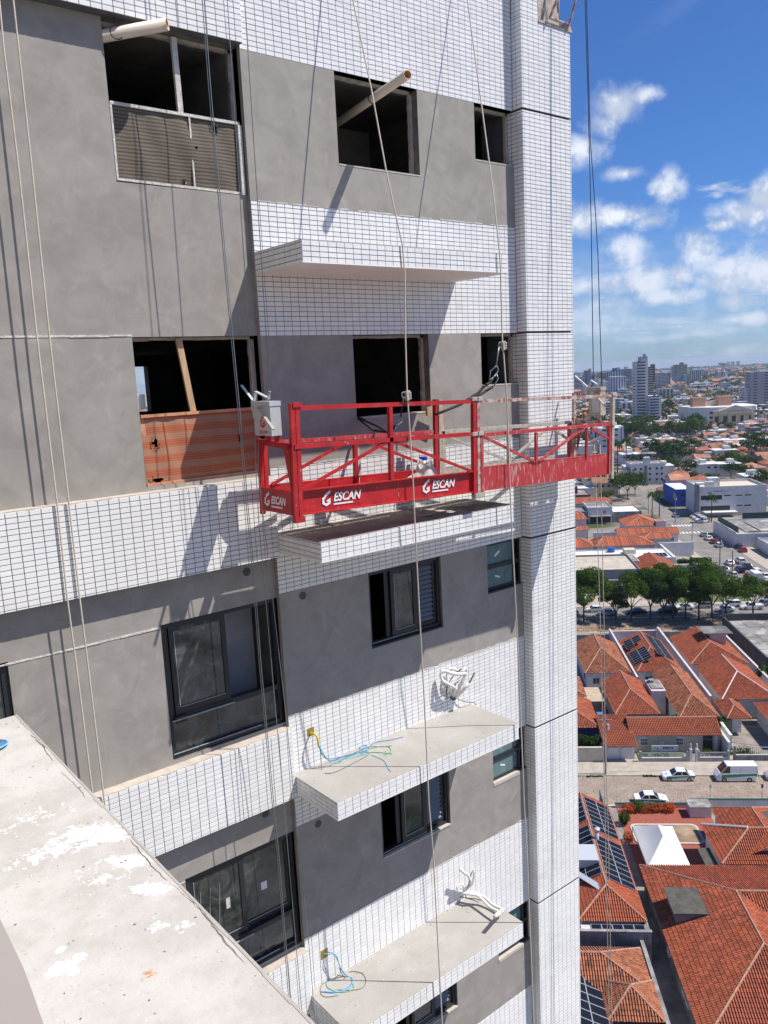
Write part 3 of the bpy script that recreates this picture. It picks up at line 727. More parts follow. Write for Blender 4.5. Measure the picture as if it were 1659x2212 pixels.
def emblem(o, ax, ay, nrm, s, name, mat, parent):
    """open hexagon with two slanted arms"""
    o = Vector(o); ax = Vector(ax); ay = Vector(ay); nrm = Vector(nrm); m_ = MB()
    def P_(x, y): return o+ax*(x*s)+ay*(y*s)+nrm*.002
    hexa = [(.95, .22), (.5, 0), (.06, .24), (.06, .78), (.30, .92)]; inn = [(.95, .50), (.5, .26), (.28, .38), (.28, .66), (.46, .76)]
    for i in range(len(hexa)-1): m_.quad(P_(*hexa[i]), P_(*hexa[i+1]), P_(*inn[i+1]), P_(*inn[i]))
    m_.quad(P_(.50, .52), P_(.95, .72), P_(.95, .50), P_(.62, .36)); m_.quad(P_(.32, .80), P_(.95, 1.16), P_(.95, 1.45), P_(.32, 1.08))
    return m_.build(name, mat, parent)
exv = Vector((ca_, 0, -sa_)); ezv = Vector((sa_, 0, ca_))
for x, sz in ((.33, .125), (1.71, .125)):
    o = pf(x, .014, .05)
    emblem(o, exv, ezv, (0, -1, 0), .115, 'stencil_emblem', m_whitep, plat)
    lettering('ESCAN', .125, pf(x+.15, .014, .095), exv, ezv, (0, -1, 0), 'stencil_lettering', m_whitep, plat, .25, .004, 1.0, .36)
    m_ = MB(); m_.quad(pf(x+.15, .013, .055), pf(x+.40, .013, .055), pf(x+.40, .013, .073), pf(x+.15, .013, .073)); m_.build('stencil_bar', m_whitep, plat)
lettering('RENTAL', .03, pf(.33+.415, .014, .05), exv, ezv, (0, -1, 0), 'stencil_lettering', m_redp, plat, .2, 0, 1, .10)
o = pf(-.032, WD-.10, .05)
emblem(o, (0, -1, 0), ezv, (-1, 0, 0), .11, 'stencil_emblem', m_whitep, plat)
lettering('ESCAN', .11, pf(-.032, WD-.24, .09), (0, -1, 0), ezv, (-1, 0, 0), 'stencil_lettering', m_whitep, plat, .25, .004, 1., .29)
m_ = MB(); m_.quad(pf(-.035, WD-.24, .05), pf(-.035, WD-.46, .05), pf(-.035, WD-.46, .066), pf(-.035, WD-.24, .066)); m_.build('stencil_bar', m_whitep, plat)
emblem((-.431, -.60, -.955), (0, -1, 0), (0, 0, 1), (-1, 0, 0), .105, 'emblem', m_redp, hL)
lettering('ESCAN', .034, (-.431, -.575, -1.0), (0, -1, 0), (0, 0, 1), (-1, 0, 0), 'lettering', m_redp, hL, .25, .001, 1., .18)
m_ = MB(); m_.quad((-.4325, -.58, -1.014), (-.4325, -.70, -1.014), (-.4325, -.70, -1.009), (-.4325, -.58, -1.009)); m_.build('underline', m_redp, hL)

# ------------------------------------------------------------------ ropes, wires
def rope(name, path, r, mat, label, cat, group=None, n=6, lay=False):
    m_ = MB()
    m_.tube(path, r, n)
    return solo(m_, name, mat, label, cat, group, smooth=True, loc=tuple(path[0]))
def Y3(pts, y): return [aty(u, v, y) if not callable(y) else aty(u, v, y(u, v)) for u, v in pts]
z1 = lambda x, y: (x*.6631/1.8445, y*.6631/1.8445)
z3 = lambda x, y: (x*.6631/1.8445, (1300+y*.6631)/1.8445)
z6 = lambda x, y: (x*.7233/1.8445, (2700+y*.7233)/1.8445)
z2 = lambda x, y: ((900+x*.8439)/1.8445, y*.8439/1.8445)
zk2 = lambda x, y: ((1500+x*.33755)/1.8445, (1340+y*.33755)/1.8445)
z5 = lambda x, y: ((1000+x*.8439)/1.8445, (2100+y*.8439)/1.8445)
z7 = lambda x, y: ((1100+x*.7836)/1.8445, (3000+y*.7836)/1.8445)
def densify(path, ztop=None, zbot=None):
    p = list(path)
    if ztop is not None: d_ = (p[0]-p[1]).normalized(); p = [p[0]+d_*((ztop-p[0].z)/d_.z)]+p
    if zbot is not None: q = p[-1].copy(); q.z = zbot; p = p+[q]
    return p
La = Y3([z1(0, 50), z1(20, 270), z1(110, 1000), z1(225, 2051), z3(345, 1080), z3(405, 1640), z3(460, 2051), z6(505, 600)], -.105)
Lb = Y3([z1(80, 0), z1(190, 1000), z1(300, 2051), z3(415, 1070), z3(480, 1640), z3(530, 2051), z6(575, 680)], -.105)
rope('safety_rope', densify(La, 8.9, -40), .0085, m_rope, 'left one of two cream ropes hanging close together at far left', 'rope', 'cream ropes hanging down the tower')
rope('safety_rope', densify(Lb, 8.9, -40), .0085, m_rope, 'right one of two cream ropes hanging close together at far left', 'rope', 'cream ropes hanging down the tower')
r1 = [Vector((1.262, -.23, 3.9)), Vector((1.248, -.341, 3.516)), Vector((1.225, -.62, 2.5)), Vector((1.205, -.83, 1.62))]
r1 += Y3([z2(835, 1165)], -.945) + Y3([z2(845, 1300)], -.94) + Y3([z2(848, 1600)], -1.0) + Y3([zk2(360, 640), zk2(385, 1000), zk2(430, 1700), zk2(450, 2133)], -1.045) + Y3([z5(795, 400), z5(820, 850), z5(840, 1300), z7(798, 500), z7(822, 950), z7(845, 1378)], -.985)
d_ = (r1[0]-r1[1]).normalized(); r1 = [r1[0]+d_*(4.9/d_.z)*.9]+r1
rope('safety_rope', densify(r1, None, -40), .0085, m_rope, 'cream rope bending over the white ledge and passing the middle of the platform', 'rope', 'cream ropes hanging down the tower')
r2 = [Vector((3.13, -.19, 4.05)), Vector((3.121, -.208, 3.977)), Vector((2.948, -.559, 2.692)), Vector((2.86, -.80, 1.604))]
r2 += Y3([z2(1292, 1190)], -.95) + Y3([z2(1298, 1300)], -.95) + Y3([z2(1305, 1600)], -1.0) + Y3([zk2(1500, 200), zk2(1540, 750), zk2(1570, 1600), zk2(1590, 2133)], -1.045) + Y3([z5(1262, 600), z5(1290, 1304), z7(1280, 600), z7(1310, 1378)], -.985)
d_ = (r2[0]-r2[1]).normalized(); r2 = [r2[0]+d_*(4.9/d_.z)*.9]+r2
rope('safety_rope', densify(r2, None, -40), .0085, m_rope, 'cream rope running past the right end of the white ledges beside the tiled pillar', 'rope', 'cream ropes hanging down the tower')
Ma = Y3([z1(1215, 0), z1(1250, 480), z1(1310, 1170), z1(1390, 2040), z3(1430, 500), z3(1480, 1080), z3(1515, 1450), z3(1560, 2051), z6(1500, 700), z6(1530, 1000), z6(1600, 1900)], -.45)
for k, lab in enumerate(('left strand of the close pair of steel wires crossing the orange net', 'right strand of the close pair of steel wires crossing the orange net')):
    off = Vector((.014*k, -.012*k, 0))
    rope('steel_wire', densify([p+off for p in Ma], 8.9, -40), .0046, m_steel, lab, 'wire', 'steel wires of the hoists', 5)
hz = -.62
rope('steel_wire', [Vector((-.34, -.42, 9)), Vector((-.352, -.436, 3)), Vector((-.40, -.443, hz))], .0045, m_steel, 'rear wire rising from the guide of the left hoist', 'wire', 'steel wires of the hoists', 5)
rope('steel_wire', [Vector((-.32, -.72, 9)), Vector((-.36, -.77, 3)), Vector((-.40, -.785, hz))], .0045, m_steel, 'front wire rising from the stop lever of the left hoist', 'wire', 'steel wires of the hoists', 5)
rope('steel_wire', [Vector((-.40, -.443, -.83)), Vector((-.41, -.41, -1.4)), Vector((-.42, -.405, -1.97)), Vector((-.40, -.45, -5)), Vector((-.38, -.5, -9)), Vector((-.38, -.5, -40))], .0045, m_steel, 'slack wire tail dropping from the rear of the left hoist past the end board', 'wire', 'steel wires of the hoists', 5)
rope('steel_wire', [Vector((-.43, -.55, -1.05)), Vector((-.46, -.535, -1.4)), Vector((-.44, -.53, -1.73)), Vector((-.30, -.46, -4)), Vector((-.2, -.44, -7)), Vector((-.16, -.42, -10)), Vector((-.16, -.42, -40))], .0045, m_steel, 'slack wire tail dropping from the bottom of the left hoist towards the wall joint', 'wire', 'steel wires of the hoists', 5)
def X3(pts, x): return [atx(u, v, x) for u, v in pts]
Ra = X3([(1264, 0), (1270, 200), (1277, 480), (1282, 830)], 5.05); Rb = X3([(1267, 0), (1275, 300), (1287, 470), (1292, 560), (1300, 835)], 5.05)
rope('steel_wire', densify(Ra, 9), .006, m_darkw, 'left one of the two dark wires against the blue sky above the right hoist', 'wire', 'dark wires against the sky', 5)
rope('steel_wire', densify(Rb, 9), .006, m_darkw, 'right one of the two dark wires against the blue sky above the right hoist', 'wire', 'dark wires against the sky', 5)
Rc = X3([(1284, 960), (1290, 1130), (1297, 1350), (1303, 1600), (1308, 1800), (1316, 2212)], 5.05); Rd = X3([(1296, 960), (1300, 1130), (1305, 1350), (1307, 1600), (1314, 1800), (1322, 2212)], 5.05)
rope('steel_wire', densify(Rc, None, -56), .006, m_crust, 'left one of the two slack wires below the right end of the platform', 'wire', 'slack wires under the right hoist', 5)
rope('steel_wire', densify(Rd, None, -56), .006, m_crust, 'right one of the two slack wires below the right end of the platform', 'wire', 'slack wires under the right hoist', 5)

# rope grabs with lanyards
def grab(p, label, strap_pts, hooks, parent_label):
    g = thing('rope_grab', tuple(p), label, 'rope grab', 'rope grabs on the cream ropes')
    m_ = MB(); m_.obox(p, (.026, 0, .006), (0, .02, 0), (-.006, 0, .05)); m_.obox(p+Vector((.03, -.004, .0)), (.008, 0, 0), (0, .012, 0), (0, 0, .04)); m_.build('body', m_crust, g)
    m_ = MB(); m_.ring(p+Vector((-.055, 0, .01)), .03, .007, (0, 1, 0), 12, 5); m_.build('eye', m_steel, g)
    m_ = MB()
    for k in range(3): m_.tube([p+Vector((.015, -.022, -.035+.03*k)), p+Vector((.03, -.03, -.028+.03*k))], .006, 6)
    m_.build('rollers', m_grey, g)
    l = thing('lanyard', tuple(strap_pts[0]), parent_label, 'lanyard', 'black lanyards clipped to the rope grabs')
    for k, (pts, w) in enumerate(hooks):
        m_ = MB(); m_.tube([Vector(q) for q in pts], w, 6); m_.build('webbing' if w > .009 else 'hook', m_strap if w > .009 else m_steel, l, smooth=True)
gA = Vector((1.372, -1.02, -.70)); 
def S3(pts, y=-.95): return [aty(*zk2(a, c), y) for a, c in pts]
gA = aty(*zk2(368, 700), -1.045); gB = aty(*zk2(1500, 110), -1.045)
grab(gA, 'rope grab on the middle cream rope just above the red top rail', S3([(320, 720)]), 
     [(S3([(322, 720), (305, 830), (285, 950)]), .010), (S3([(285, 950), (310, 985), (290, 1020), (250, 1050), (215, 1100), (240, 1030), (268, 980), (285, 950)]), .006),
      ([aty(*zk2(225, 1060), -.9), aty(*zk2(140, 1140), -.75), aty(*zk2(20, 1060), -.4), Vector((1.262, -.01, -.97))], .016),
      ([aty(*zk2(190, 1150), -.85), aty(*zk2(100, 1130), -.6), aty(*zk2(-40, 1110), -.3), Vector((1.262, -.01, -.985))], .012)], 'black lanyard pulled from the middle rope grab in to the window edge')
grab(gB, 'rope grab on the right cream rope high in front of the small dark opening', S3([(1440, 130)]),
     [(S3([(1445, 130), (1432, 220), (1415, 350)]), .009), (S3([(1415, 350), (1345, 410), (1335, 520), (1395, 470), (1435, 410), (1430, 365), (1415, 350)]), .008), (S3([(1420, 450), (1435, 500), (1390, 580), (1350, 560), (1380, 480), (1420, 450)]), .008),
      (S3([(1350, 540), (1270, 590), (1200, 670), (1080, 745), (990, 805), (820, 875), (700, 920)], -.88), .017), (S3([(1370, 600), (1300, 640), (1220, 690), (1120, 720)], -.9), .016)], 'black lanyard stretched from the right rope grab down behind the top rail')

# ------------------------------------------------------------------ pipes, nets, planks
def pipe(name, a, c, r, label):
    m_ = MB(); a = Vector(a); c = Vector(c); dd = (c-a).normalized(); ref = dd.orthogonal().normalized(); b2 = dd.cross(ref); n = 20
    V = []
    for p, rr in ((a, r), (c, r), (c, r*.86), (c-dd*.6, r*.86)):
        V += [p+(ref*math.cos(6.28318*k/n)+b2*math.sin(6.28318*k/n))*rr for k in range(n)]
    F = []; mi = []
    for j in range(3):
        for k in range(n): F.append((j*n+k, j*n+(k+1) % n, (j+1)*n+(k+1) % n, (j+1)*n+k)); mi.append(0 if j < 2 else 1)
    m_.add(V, F); m_.mi = mi
    return solo(m_, name, [m_pvc, m_pvcin], label, 'pipe', 'drain pipes pushed out of the openings', smooth=True, loc=tuple(a))
pt = Vector((-.929, -.30, 2.844)); pb_ = Vector((-1.379, .10, 2.784)); pipe('drain_pipe', pb_+(pb_-pt)*1.4, pt, .056, 'cream plastic drain pipe sticking out of the top left opening')
pt = Vector((1.656, -.717, 2.727)); pb_ = Vector((1.779, -.148, 2.738)); pipe('drain_pipe', pb_+(pb_-pt)*3.8, pt, .05, 'cream plastic drain pipe with orange bore poking out of the middle opening')
for lab, p in (('black wire tie holding the top left drain pipe', (-1.31, -.02, 2.79)), ('black wire tie holding the middle drain pipe', (1.83, .12, 2.739))):
    m_ = MB(); m_.ring(p, .062, .005, (.2, 1, 0), 14, 4); m_.tube([Vector(p)+Vector((0, 0, .06)), Vector(p)+Vector((-.02, .02, .16))], .004, 4); solo(m_, 'wire_tie', m_strap, lab, 'tie', loc=p)

def screen(x0, x1, z0, z1, y, mat, fmat, name, label, cat, bulge, holes, bars):
    t = thing(name, ((x0+x1)/2, y, z0), label, cat)
    n, k = 44, 24; V = []; F = []
    for j in range(k+1):
        for i in range(n+1):
            a = i/n; c = j/k
            dy = -bulge*math.sin(math.pi*a)*math.sin(math.pi*c)*(.6+.4*math.sin(a*9+c*4)) - .004*math.sin(a*31+c*5)
            V.append((x0+(x1-x0)*a, y+dy, z0+(z1-z0)*c))
    for j in range(k):
        for i in range(n):
            a, c = (i+.5)/n, (j+.5)/k
            if any(((a-h[0])/h[2])**2+((c-h[1])/h[3])**2 < 1 for h in holes): continue
            F.append((j*(n+1)+i, j*(n+1)+i+1, (j+1)*(n+1)+i+1, (j+1)*(n+1)+i))
    m_ = MB(); m_.add(V, F); m_.build('net', mat, t, smooth=True)
    for (a, c, w) in bars:
        m_ = MB(); m_.bar(a, c, w, w*.7, (0, 1, 0)); m_.build('batten', fmat, t)
    # puckered rims of the tears
    for h in holes:
        cx, cz = x0+(x1-x0)*h[0], z0+(z1-z0)*h[1]; m_ = MB()
        for q in range(9):
            an = 6.283*q/9; m_.bar((cx+math.cos(an)*(x1-x0)*h[2]*1.0, y-.022, cz+math.sin(an)*(z1-z0)*h[3]*1.0), (cx+math.cos(an)*(x1-x0)*h[2]*1.9, y-.006, cz+math.sin(an)*(z1-z0)*h[3]*1.9), .006)
        m_.build('torn_edge', mat, t, kind='stuff')
    return t
yb = YL+.0
zt2 = 2.185
screen(XA+.02, -.04, 1.50, zt2, YL+.02, m_net2, m_white, 'shade_screen', 'brown striped shade net on a white crusted frame in the top left opening', 'screen', .025,
       [(.79, .88, .022, .045), (.52, .05, .02, .04), (.62, .55, .010, .025)],
       [((XA+.01, YL+.005, zt2), (-.03, YL+.005, zt2), .028), ((XA+.01, YL+.005, 1.495), (-.03, YL+.005, 1.485), .024), ((XA+.015, YL+.005, 1.49), (XA+.015, YL+.005, zt2), .02),
        ((-.045, YL-.005, 1.47), (-.04, YL-.005, zt2-.02), .045), ((-.60, YL+.005, 1.49), (-.60, YL+.005, zt2), .018), ((-.66, YL+.05, 1.49), (-.68, YL+.05, 2.91), .055)])
screen(XA+.02, -.03, -1.475, -.775, YL+.045, m_net, M('orange_stained_batten', (.58, .28, .16), .85, var=.2, vscale=9), 'safety_net', 'orange striped shade net across the lower half of the left opening', 'net', .03,
       [(.10, .60, .022, .06), (.80, .55, .016, .06), (.09, .05, .04, .05)],
       [((XA+.02, YL+.03, -.775), (-.03, YL+.03, -.775), .03), ((XA+.02, YL+.03, -1.475), (-.03, YL+.03, -1.475), .03), ((XA+.045, YL+.065, -1.47), (XA+.045, YL+.065, -.78), .05), ((-.70, YL+.065, -1.47), (-.72, YL+.065, -.78), .05)])
m_ = MB(); m_.bar((-.90, YL+.07, .0), (-.80, YL+.07, -.80), .065, .03, (0, 1, 0)); solo(m_, 'timber_strut', m_wood, 'pine strut leaning inside the opening above the orange net', 'plank', loc=(-.8, YL+.07, -.8))
m_ = MB(); m_.bar((2.28, -.10, -.965), (2.52, -.14, -.965), .05, .11); solo(m_, 'timber_block', m_wood, 'short timber block on the window edge behind the platform rail', 'plank', loc=(2.4, -.12, -.99))
m_ = MB(); m_.bar((2.33, -.315, -.98+.02), (2.36, -.315, -1.62), .05, .02, (0, 1, 0)); solo(m_, 'timber_batten', m_wood, 'upright pine batten tied behind the platform at the section joint', 'plank', loc=(2.36, -.315, -1.62))
m_ = MB(); m_.bar((.98, -.315, -1.22), (1.0, -.315, -1.62), .06, .02, (0, 1, 0)); solo(m_, 'timber_batten', m_sill, 'pale batten standing behind the inner red post on the left half', 'plank', loc=(1, -.315, -1.62))
# plastic sheet heap with a blue-lidded bottle on the deck
def crumple(c, sx, sy, sz, n, seed, mat, name, label, cat):
    r_ = random.Random(seed); m_ = MB(); V = []; k = n
    for j in range(k+1):
        for i in range(k+1):
            a, e = i/k*2-1, j/k*2-1; rr = max(0, 1-a*a*.9)*max(0, 1-e*e*.9)
            V.append((c[0]+a*sx, c[1]+e*sy, c[2]+sz*rr**.7*(0.35+.65*r_.random())+.01*r_.random()))
    m_.add(V, [(j*(k+1)+i, j*(k+1)+i+1, (j+1)*(k+1)+i+1, (j+1)*(k+1)+i) for j in range(k) for i in range(k)])
    return solo(m_, name, mat, label, cat, loc=c)
m_plastic = M('milky_plastic_film', (.66, .64, .58), .25, var=.15, vscale=30)
c_ = pf(2.12, .42, .03); crumple(tuple(c_), .20, .14, .42, 11, 5, m_plastic, 'plastic_bag', 'crumpled clear plastic bag heaped on the deck near the section joint', 'plastic bag')
c_ = pf(1.80, .26, .03); crumple(tuple(c_), .34, .12, .24, 10, 9, M('dirty_cloth', (.60, .56, .48), .9, var=.15, vscale=12), 'rag', 'off-white rag trailing from the plastic bag over the toe board', 'cloth')
bt = thing('paint_bottle', tuple(pf(2.17, .5, .02)), 'bottle with a blue lid inside the crumpled plastic bag', 'bottle')
m_ = MB(); q = pf(2.17, .5, .02); m_.tube([q, q+Vector((0, 0, .36))], .05, 12); m_.build('body', m_plastic, bt, smooth=True)
m_ = MB(); m_.tube([q+Vector((0, 0, .36)), q+Vector((0, 0, .40))], .052, 12); m_.build('lid', M('blue_lid', (.02, .05, .45), .4), bt)
for k, (x, y, L_, an) in enumerate(((1.75, -.62, .16, .3), (2.0, -.60, .12, .6), (2.12, -.63, .12, -.2), (2.5, -.5, .2, .5), (2.62, -.47, .12, .1))):
    m_ = MB(); m_.obox((x, y, -2.168), (L_/2*math.cos(an), -L_/2*math.sin(an), 0), (.012*math.sin(an), .012*math.cos(an), 0), (0, 0, .004))
    solo(m_, 'tile_offcut', m_white, ['pale strip lying nearest the left on the shaded ledge under the platform', 'second pale strip from the left on the shaded ledge', 'third pale strip from the left on the shaded ledge', 'longest pale offcut at the right end of the shaded ledge', 'small pale offcut at the far right of the shaded ledge'][k], 'offcut', 'pale offcuts on the shaded ledge', loc=(x, y, -2.17))

# ------------------------------------------------------------------ cables on the ledges
def spl(pts, n=6):
    P = [Vector(p) for p in pts]; out = []
    for i in range(len(P)-1):
        a, b_, c, d_ = P[max(i-1, 0)], P[i], P[i+1], P[min(i+2, len(P)-1)]
        for k in range(n):
            t = k/n; out.append(.5*((2*b_)+(c-a)*t+(2*a-5*b_+4*c-d_)*t*t+(3*b_-a-3*c+d_)*t**3))
    out.append(P[-1]); return out
za = lambda x, y: ((1700+x*.2411)/1.8445, (2580+y*.2411)/1.8445)
zb_ = lambda x, y: ((1760+x*.2411)/1.8445, (3420+y*.2411)/1.8445)
ac = thing('refrigerant_lines', (2.62, 0, -4.9), 'looped white insulated air-conditioner lines sprouting from the wall over the upper bare ledge', 'pipes', 'insulated lines left for air conditioners')
def T(parent, name, mat, r, pts, f=za):
    m_ = MB(); m_.tube(spl([aty(*f(x, y), yy) for x, y, yy in pts]), r, 8); return m_.build(name, mat, parent, smooth=True)
T(ac, 'insulated_line', m_wirew, .023, [(440, 800, .0), (470, 680, -.12), (350, 600, -.15), (260, 540, -.10), (235, 440, -.08), (290, 388, -.10), (430, 430, -.16), (550, 440, -.2), (640, 440, -.2), (560, 620, -.16), (500, 790, -.05)])
T(ac, 'insulated_line', m_wirew, .020, [(440, 790, .0), (350, 590, -.06), (340, 430, -.06), (400, 345, -.08), (520, 385, -.12), (600, 380, -.16), (648, 345, -.16), (620, 450, -.13), (470, 600, -.1), (450, 780, -.03)])
T(ac, 'insulated_line', m_wirew, .03, [(480, 810, -.02), (560, 740, -.10), (640, 650, -.16), (700, 600, -.18)])
T(ac, 'bare_end', m_brownw, .012, [(690, 605, -.18), (740, 520, -.2), (795, 410, -.22)])
T(ac, 'insulated_line', m_wirew, .02, [(470, 800, -.02), (530, 700, -.1), (540, 620, -.14)])
T(ac, 'tie_wire', m_strap, .006, [(340, 850, -.02), (330, 700, -.1), (380, 560, -.12), (450, 460, -.15), (560, 360, -.15), (620, 400, -.17)])
T(ac, 'signal_cable', m_brownw, .006, [(460, 815, -.02), (560, 870, -.04), (680, 905, -.05), (760, 905, -.05), (820, 940, -.06)])
T(ac, 'collar', m_strap, .012, [(395, 820, -.01), (440, 860, -.03), (500, 820, -.01)])
ac2 = thing('refrigerant_lines', (2.6, 0, -7.86), 'pair of white insulated lines arching forward over the lower bare ledge', 'pipes', 'insulated lines left for air conditioners')
T(ac2, 'insulated_line', m_wirew, .022, [(290, 560, .0), (430, 560, -.10), (560, 580, -.2), (700, 640, -.3), (850, 770, -.46), (1000, 850, -.64), (960, 900, -.72), (885, 965, -.82)], zb_)
T(ac2, 'insulated_line', m_wirew, .020, [(290, 580, .0), (430, 590, -.14), (580, 610, -.24), (680, 690, -.36), (800, 810, -.52), (940, 880, -.68)], zb_)
T(ac2, 'taped_end', m_white, .028, [(1005, 850, -.65), (940, 905, -.73), (880, 965, -.82)], zb_)
T(ac2, 'insulated_line', m_wirew, .020, [(290, 560, .0), (420, 480, -.08), (480, 400, -.12), (430, 280, -.14), (370, 240, -.15), (310, 190, -.16)], zb_)
T(ac2, 'insulated_line', m_white, .014, [(400, 520, -.02), (500, 420, -.10), (530, 310, -.12), (530, 220, -.12)], zb_)
T(ac2, 'bare_end', m_brownw, .008, [(400, 545, -.05), (440, 440, -.12), (490, 250, -.14), (528, 200, -.14)], zb_)
T(ac2, 'insulated_line', m_soffit, .015, [(380, 530, -.03), (280, 540, -.08), (255, 490, -.1), (290, 430, -.1), (345, 440, -.1)], zb_)
T(ac2, 'tie_wire', m_strap, .006, [(300, 630, -.05), (430, 660, -.14), (560, 670, -.2), (645, 690, -.25), (600, 610, -.24), (560, 570, -.2), (520, 620, -.2)], zb_)
T(ac2, 'tie_wire', m_strap, .005, [(380, 600, -.08), (430, 660, -.16), (520, 690, -.2), (610, 730, -.25)], zb_)
# yellow conduit and coloured wires
def wires(t, base, spec, zc):
    for (nm, mat, r, pts) in spec:
        m_ = MB(); m_.tube(spl([Vector(p) if len(p) == 3 else Vector((p[0], p[1], zc+.006)) for p in pts]), r, 5); m_.build(nm, mat, t, smooth=True)
zc = -5.112
cab = thing('cable_bundle', (.3, 0, -4.67), 'yellow conduit spilling blue and green wires across the upper bare ledge', 'cables', 'loose electric wires on the ledges')
m_ = MB(); m_.box(.25, .345, -.006, .0, -4.72, -4.62); m_.build('junction_box', m_boxp, cab)
wires(cab, 0, [('conduit', m_yel, .013, [(.29, -.0, -4.69), (.285, -.10, -4.66), (.30, -.14, -4.70), (.315, -.13, -4.82)]),
  ('wire', m_blue, .0045, [(.315, -.13, -4.80), (.36, -.13, -4.95), (.50, -.08, -5.06), (.66, -.05), (.80, -.08), (.98, -.15), (1.05, -.12), (1.22, -.04), (1.42, -.12), (1.59, -.17)]),
  ('wire', m_blue, .0045, [(.31, -.14, -4.80), (.37, -.15, -4.97), (.52, -.11, -5.08), (.68, -.07), (.85, -.12), (1.02, -.08), (1.10, -.02), (1.02, .0), (.98, -.05), (1.12, -.09)]),
  ('wire', m_sky, .0045, [(.32, -.13, -4.80), (.40, -.16, -5.0), (.55, -.15), (.75, -.16), (.95, -.22), (.92, -.15), (1.0, -.05)]),
  ('wire', m_green, .004, [(.315, -.13, -4.80), (.42, -.18, -5.03), (.60, -.14), (.98, -.20), (1.12, -.34), (1.18, -.44)]),
  ('wire', m_green, .004, [(.56, -.16), (.85, -.12), (1.15, -.15), (1.27, -.26), (1.2, -.38), (1.08, -.40)]),
  ('wire', m_brownw, .004, [(.60, -.13), (.85, -.09), (1.10, -.09), (1.22, -.2), (1.32, -.26)]),
  ('wire', m_brownw, .004, [(.33, -.14, -4.86), (.32, -.16), (.30, -.28), (.42, -.33), (.66, -.30), (.92, -.26), (1.0, -.2), (.95, -.14)]),
  ('wire', m_sky, .004, [(.98, -.28), (1.0, -.48), (.95, -.62), (.90, -.72), (.887, -.785)])], zc)
cab2 = thing('cable_bundle', (.28, 0, -7.64), 'blue and green wires coiled below a rusty box on the lower bare ledge', 'cables', 'loose electric wires on the ledges')
m_ = MB(); m_.box(.225, .33, -.006, .0, -7.70, -7.58); m_.build('junction_box', m_boxp, cab2)
wires(cab2, 0, [('wire', m_blue, .005, [(.29, 0, -7.63), (.34, -.08, -7.62), (.40, -.10, -7.70), (.42, -.10, -7.80), (.47, -.08, -7.93), (.52, -.1), (.55, -.17), (.50, -.25), (.38, -.28), (.24, -.232), (.123, -.104)]),
  ('wire', m_sky, .005, [(.27, 0, -7.64), (.33, -.09, -7.63), (.395, -.11, -7.71), (.42, -.11, -7.82), (.49, -.10, -7.96), (.54, -.13), (.53, -.22), (.44, -.29), (.30, -.27), (.16, -.13)]),
  ('wire', m_green, .004, [(.26, 0, -7.64), (.33, -.07, -7.64), (.38, -.10, -7.69), (.43, -.12, -7.90), (.38, -.03), (.27, -.02), (.23, -.12), (.30, -.28), (.45, -.34), (.52, -.22)]),
  ('wire', m_brownw, .0045, [(.41, -.11, -7.84), (.50, -.06), (.62, -.08), (.70, -.2), (.66, -.33), (.55, -.40), (.42, -.34), (.30, -.22)]),
  ('wire', m_brownw, .004, [(.42, -.11, -7.86), (.45, -.14, -7.98), (.50, -.1), (.42, .02), (.30, .0), (.19, -.02), (.11, -.12), (.12, -.22), (.25, -.30)])], -8.037)
coil = thing('cable_coil', (-3.87, -3.69, -2.2), 'small coil of blue and turquoise wire on the near concrete ledge', 'cable')
for k in range(4):
    m_ = MB(); m_.ring((-3.885+.006*k, -3.70-.004*k, -2.19+.004*k), .085-.014*k, .004, (.05*k, .1, 1), 20, 5); m_.build('wire', (m_sky, m_blue, m_blue, m_brownw)[k], coil, smooth=True)
# grit and mortar droppings
def grit(x0, x1, y0, y1, z, n, seed, smin, smax, name, label, wallbias=0.):
    r_ = random.Random(seed); m_ = MB()
    for k in range(n):
        x = r_.uniform(x0, x1); y = r_.uniform(y0, y1) if r_.random() > wallbias else y1-(y1-y0)*abs(r_.gauss(0, .12))
        if y > y1: y = y1
        s_ = smin+(smax-smin)*r_.random()**3
        c = Vector((x, y, z+s_*.3)); a = r_.random()*3
        m_.add([c+Vector((math.cos(a+q*1.57)*s_*(.6+.6*r_.random()), math.sin(a+q*1.57)*s_*(.6+.5*r_.random()), -s_*.3)) for q in range(4)]+[c+Vector((0, 0, s_*.3))], [(0, 1, 4), (1, 2, 4), (2, 3, 4), (3, 0, 4)], r_.choice((0, 0, 1, 2)))
    return solo(m_, name, [m_white, m_crust, m_reveal], label, 'grit', None, 'stuff')
grit(.02, 2.93, -.90, -.02, -5.112, 420, 3, .003, .013, 'mortar_grit', 'white and brown mortar crumbs strewn along the wall on the upper bare ledge', .55)
grit(.02, 2.93, -.90, -.02, -8.037, 420, 4, .003, .014, 'mortar_grit', 'white and brown mortar crumbs strewn over the lower bare ledge', .5)
grit(.02, 2.93, -.90, -.02, -2.177, 260, 6, .003, .016, 'mortar_grit', 'mortar crumbs in the shade on the ledge below the platform', .6)
grit(-4.6, -3.68, -6.9, -3.4, -2.199, 520, 8, .002, .008, 'mortar_grit', 'grey crumbs and paint flakes on the near ledge at the bottom left', 0)
# plaster sill right beside the camera
m_ = MB(); zs_ = -.95
poly = [atz(u, v, zs_) for u, v in ((-260, 1900), (-60, 1925), (-20, 1955), (0, 1985), (23, 2032), (51, 2091), (70, 2142), (94, 2212), (120, 2300), (150, 2420), (-260, 2420))]
m_.prism([p for p in poly], (0, 0, -.12))
solo(m_, 'window_sill', M('near_sill_plaster', (.30, .272, .256), .9, var=.03, vscale=4), 'rounded beige sill at the very corner of the bottom left', 'sill', loc=tuple(poly[2]))
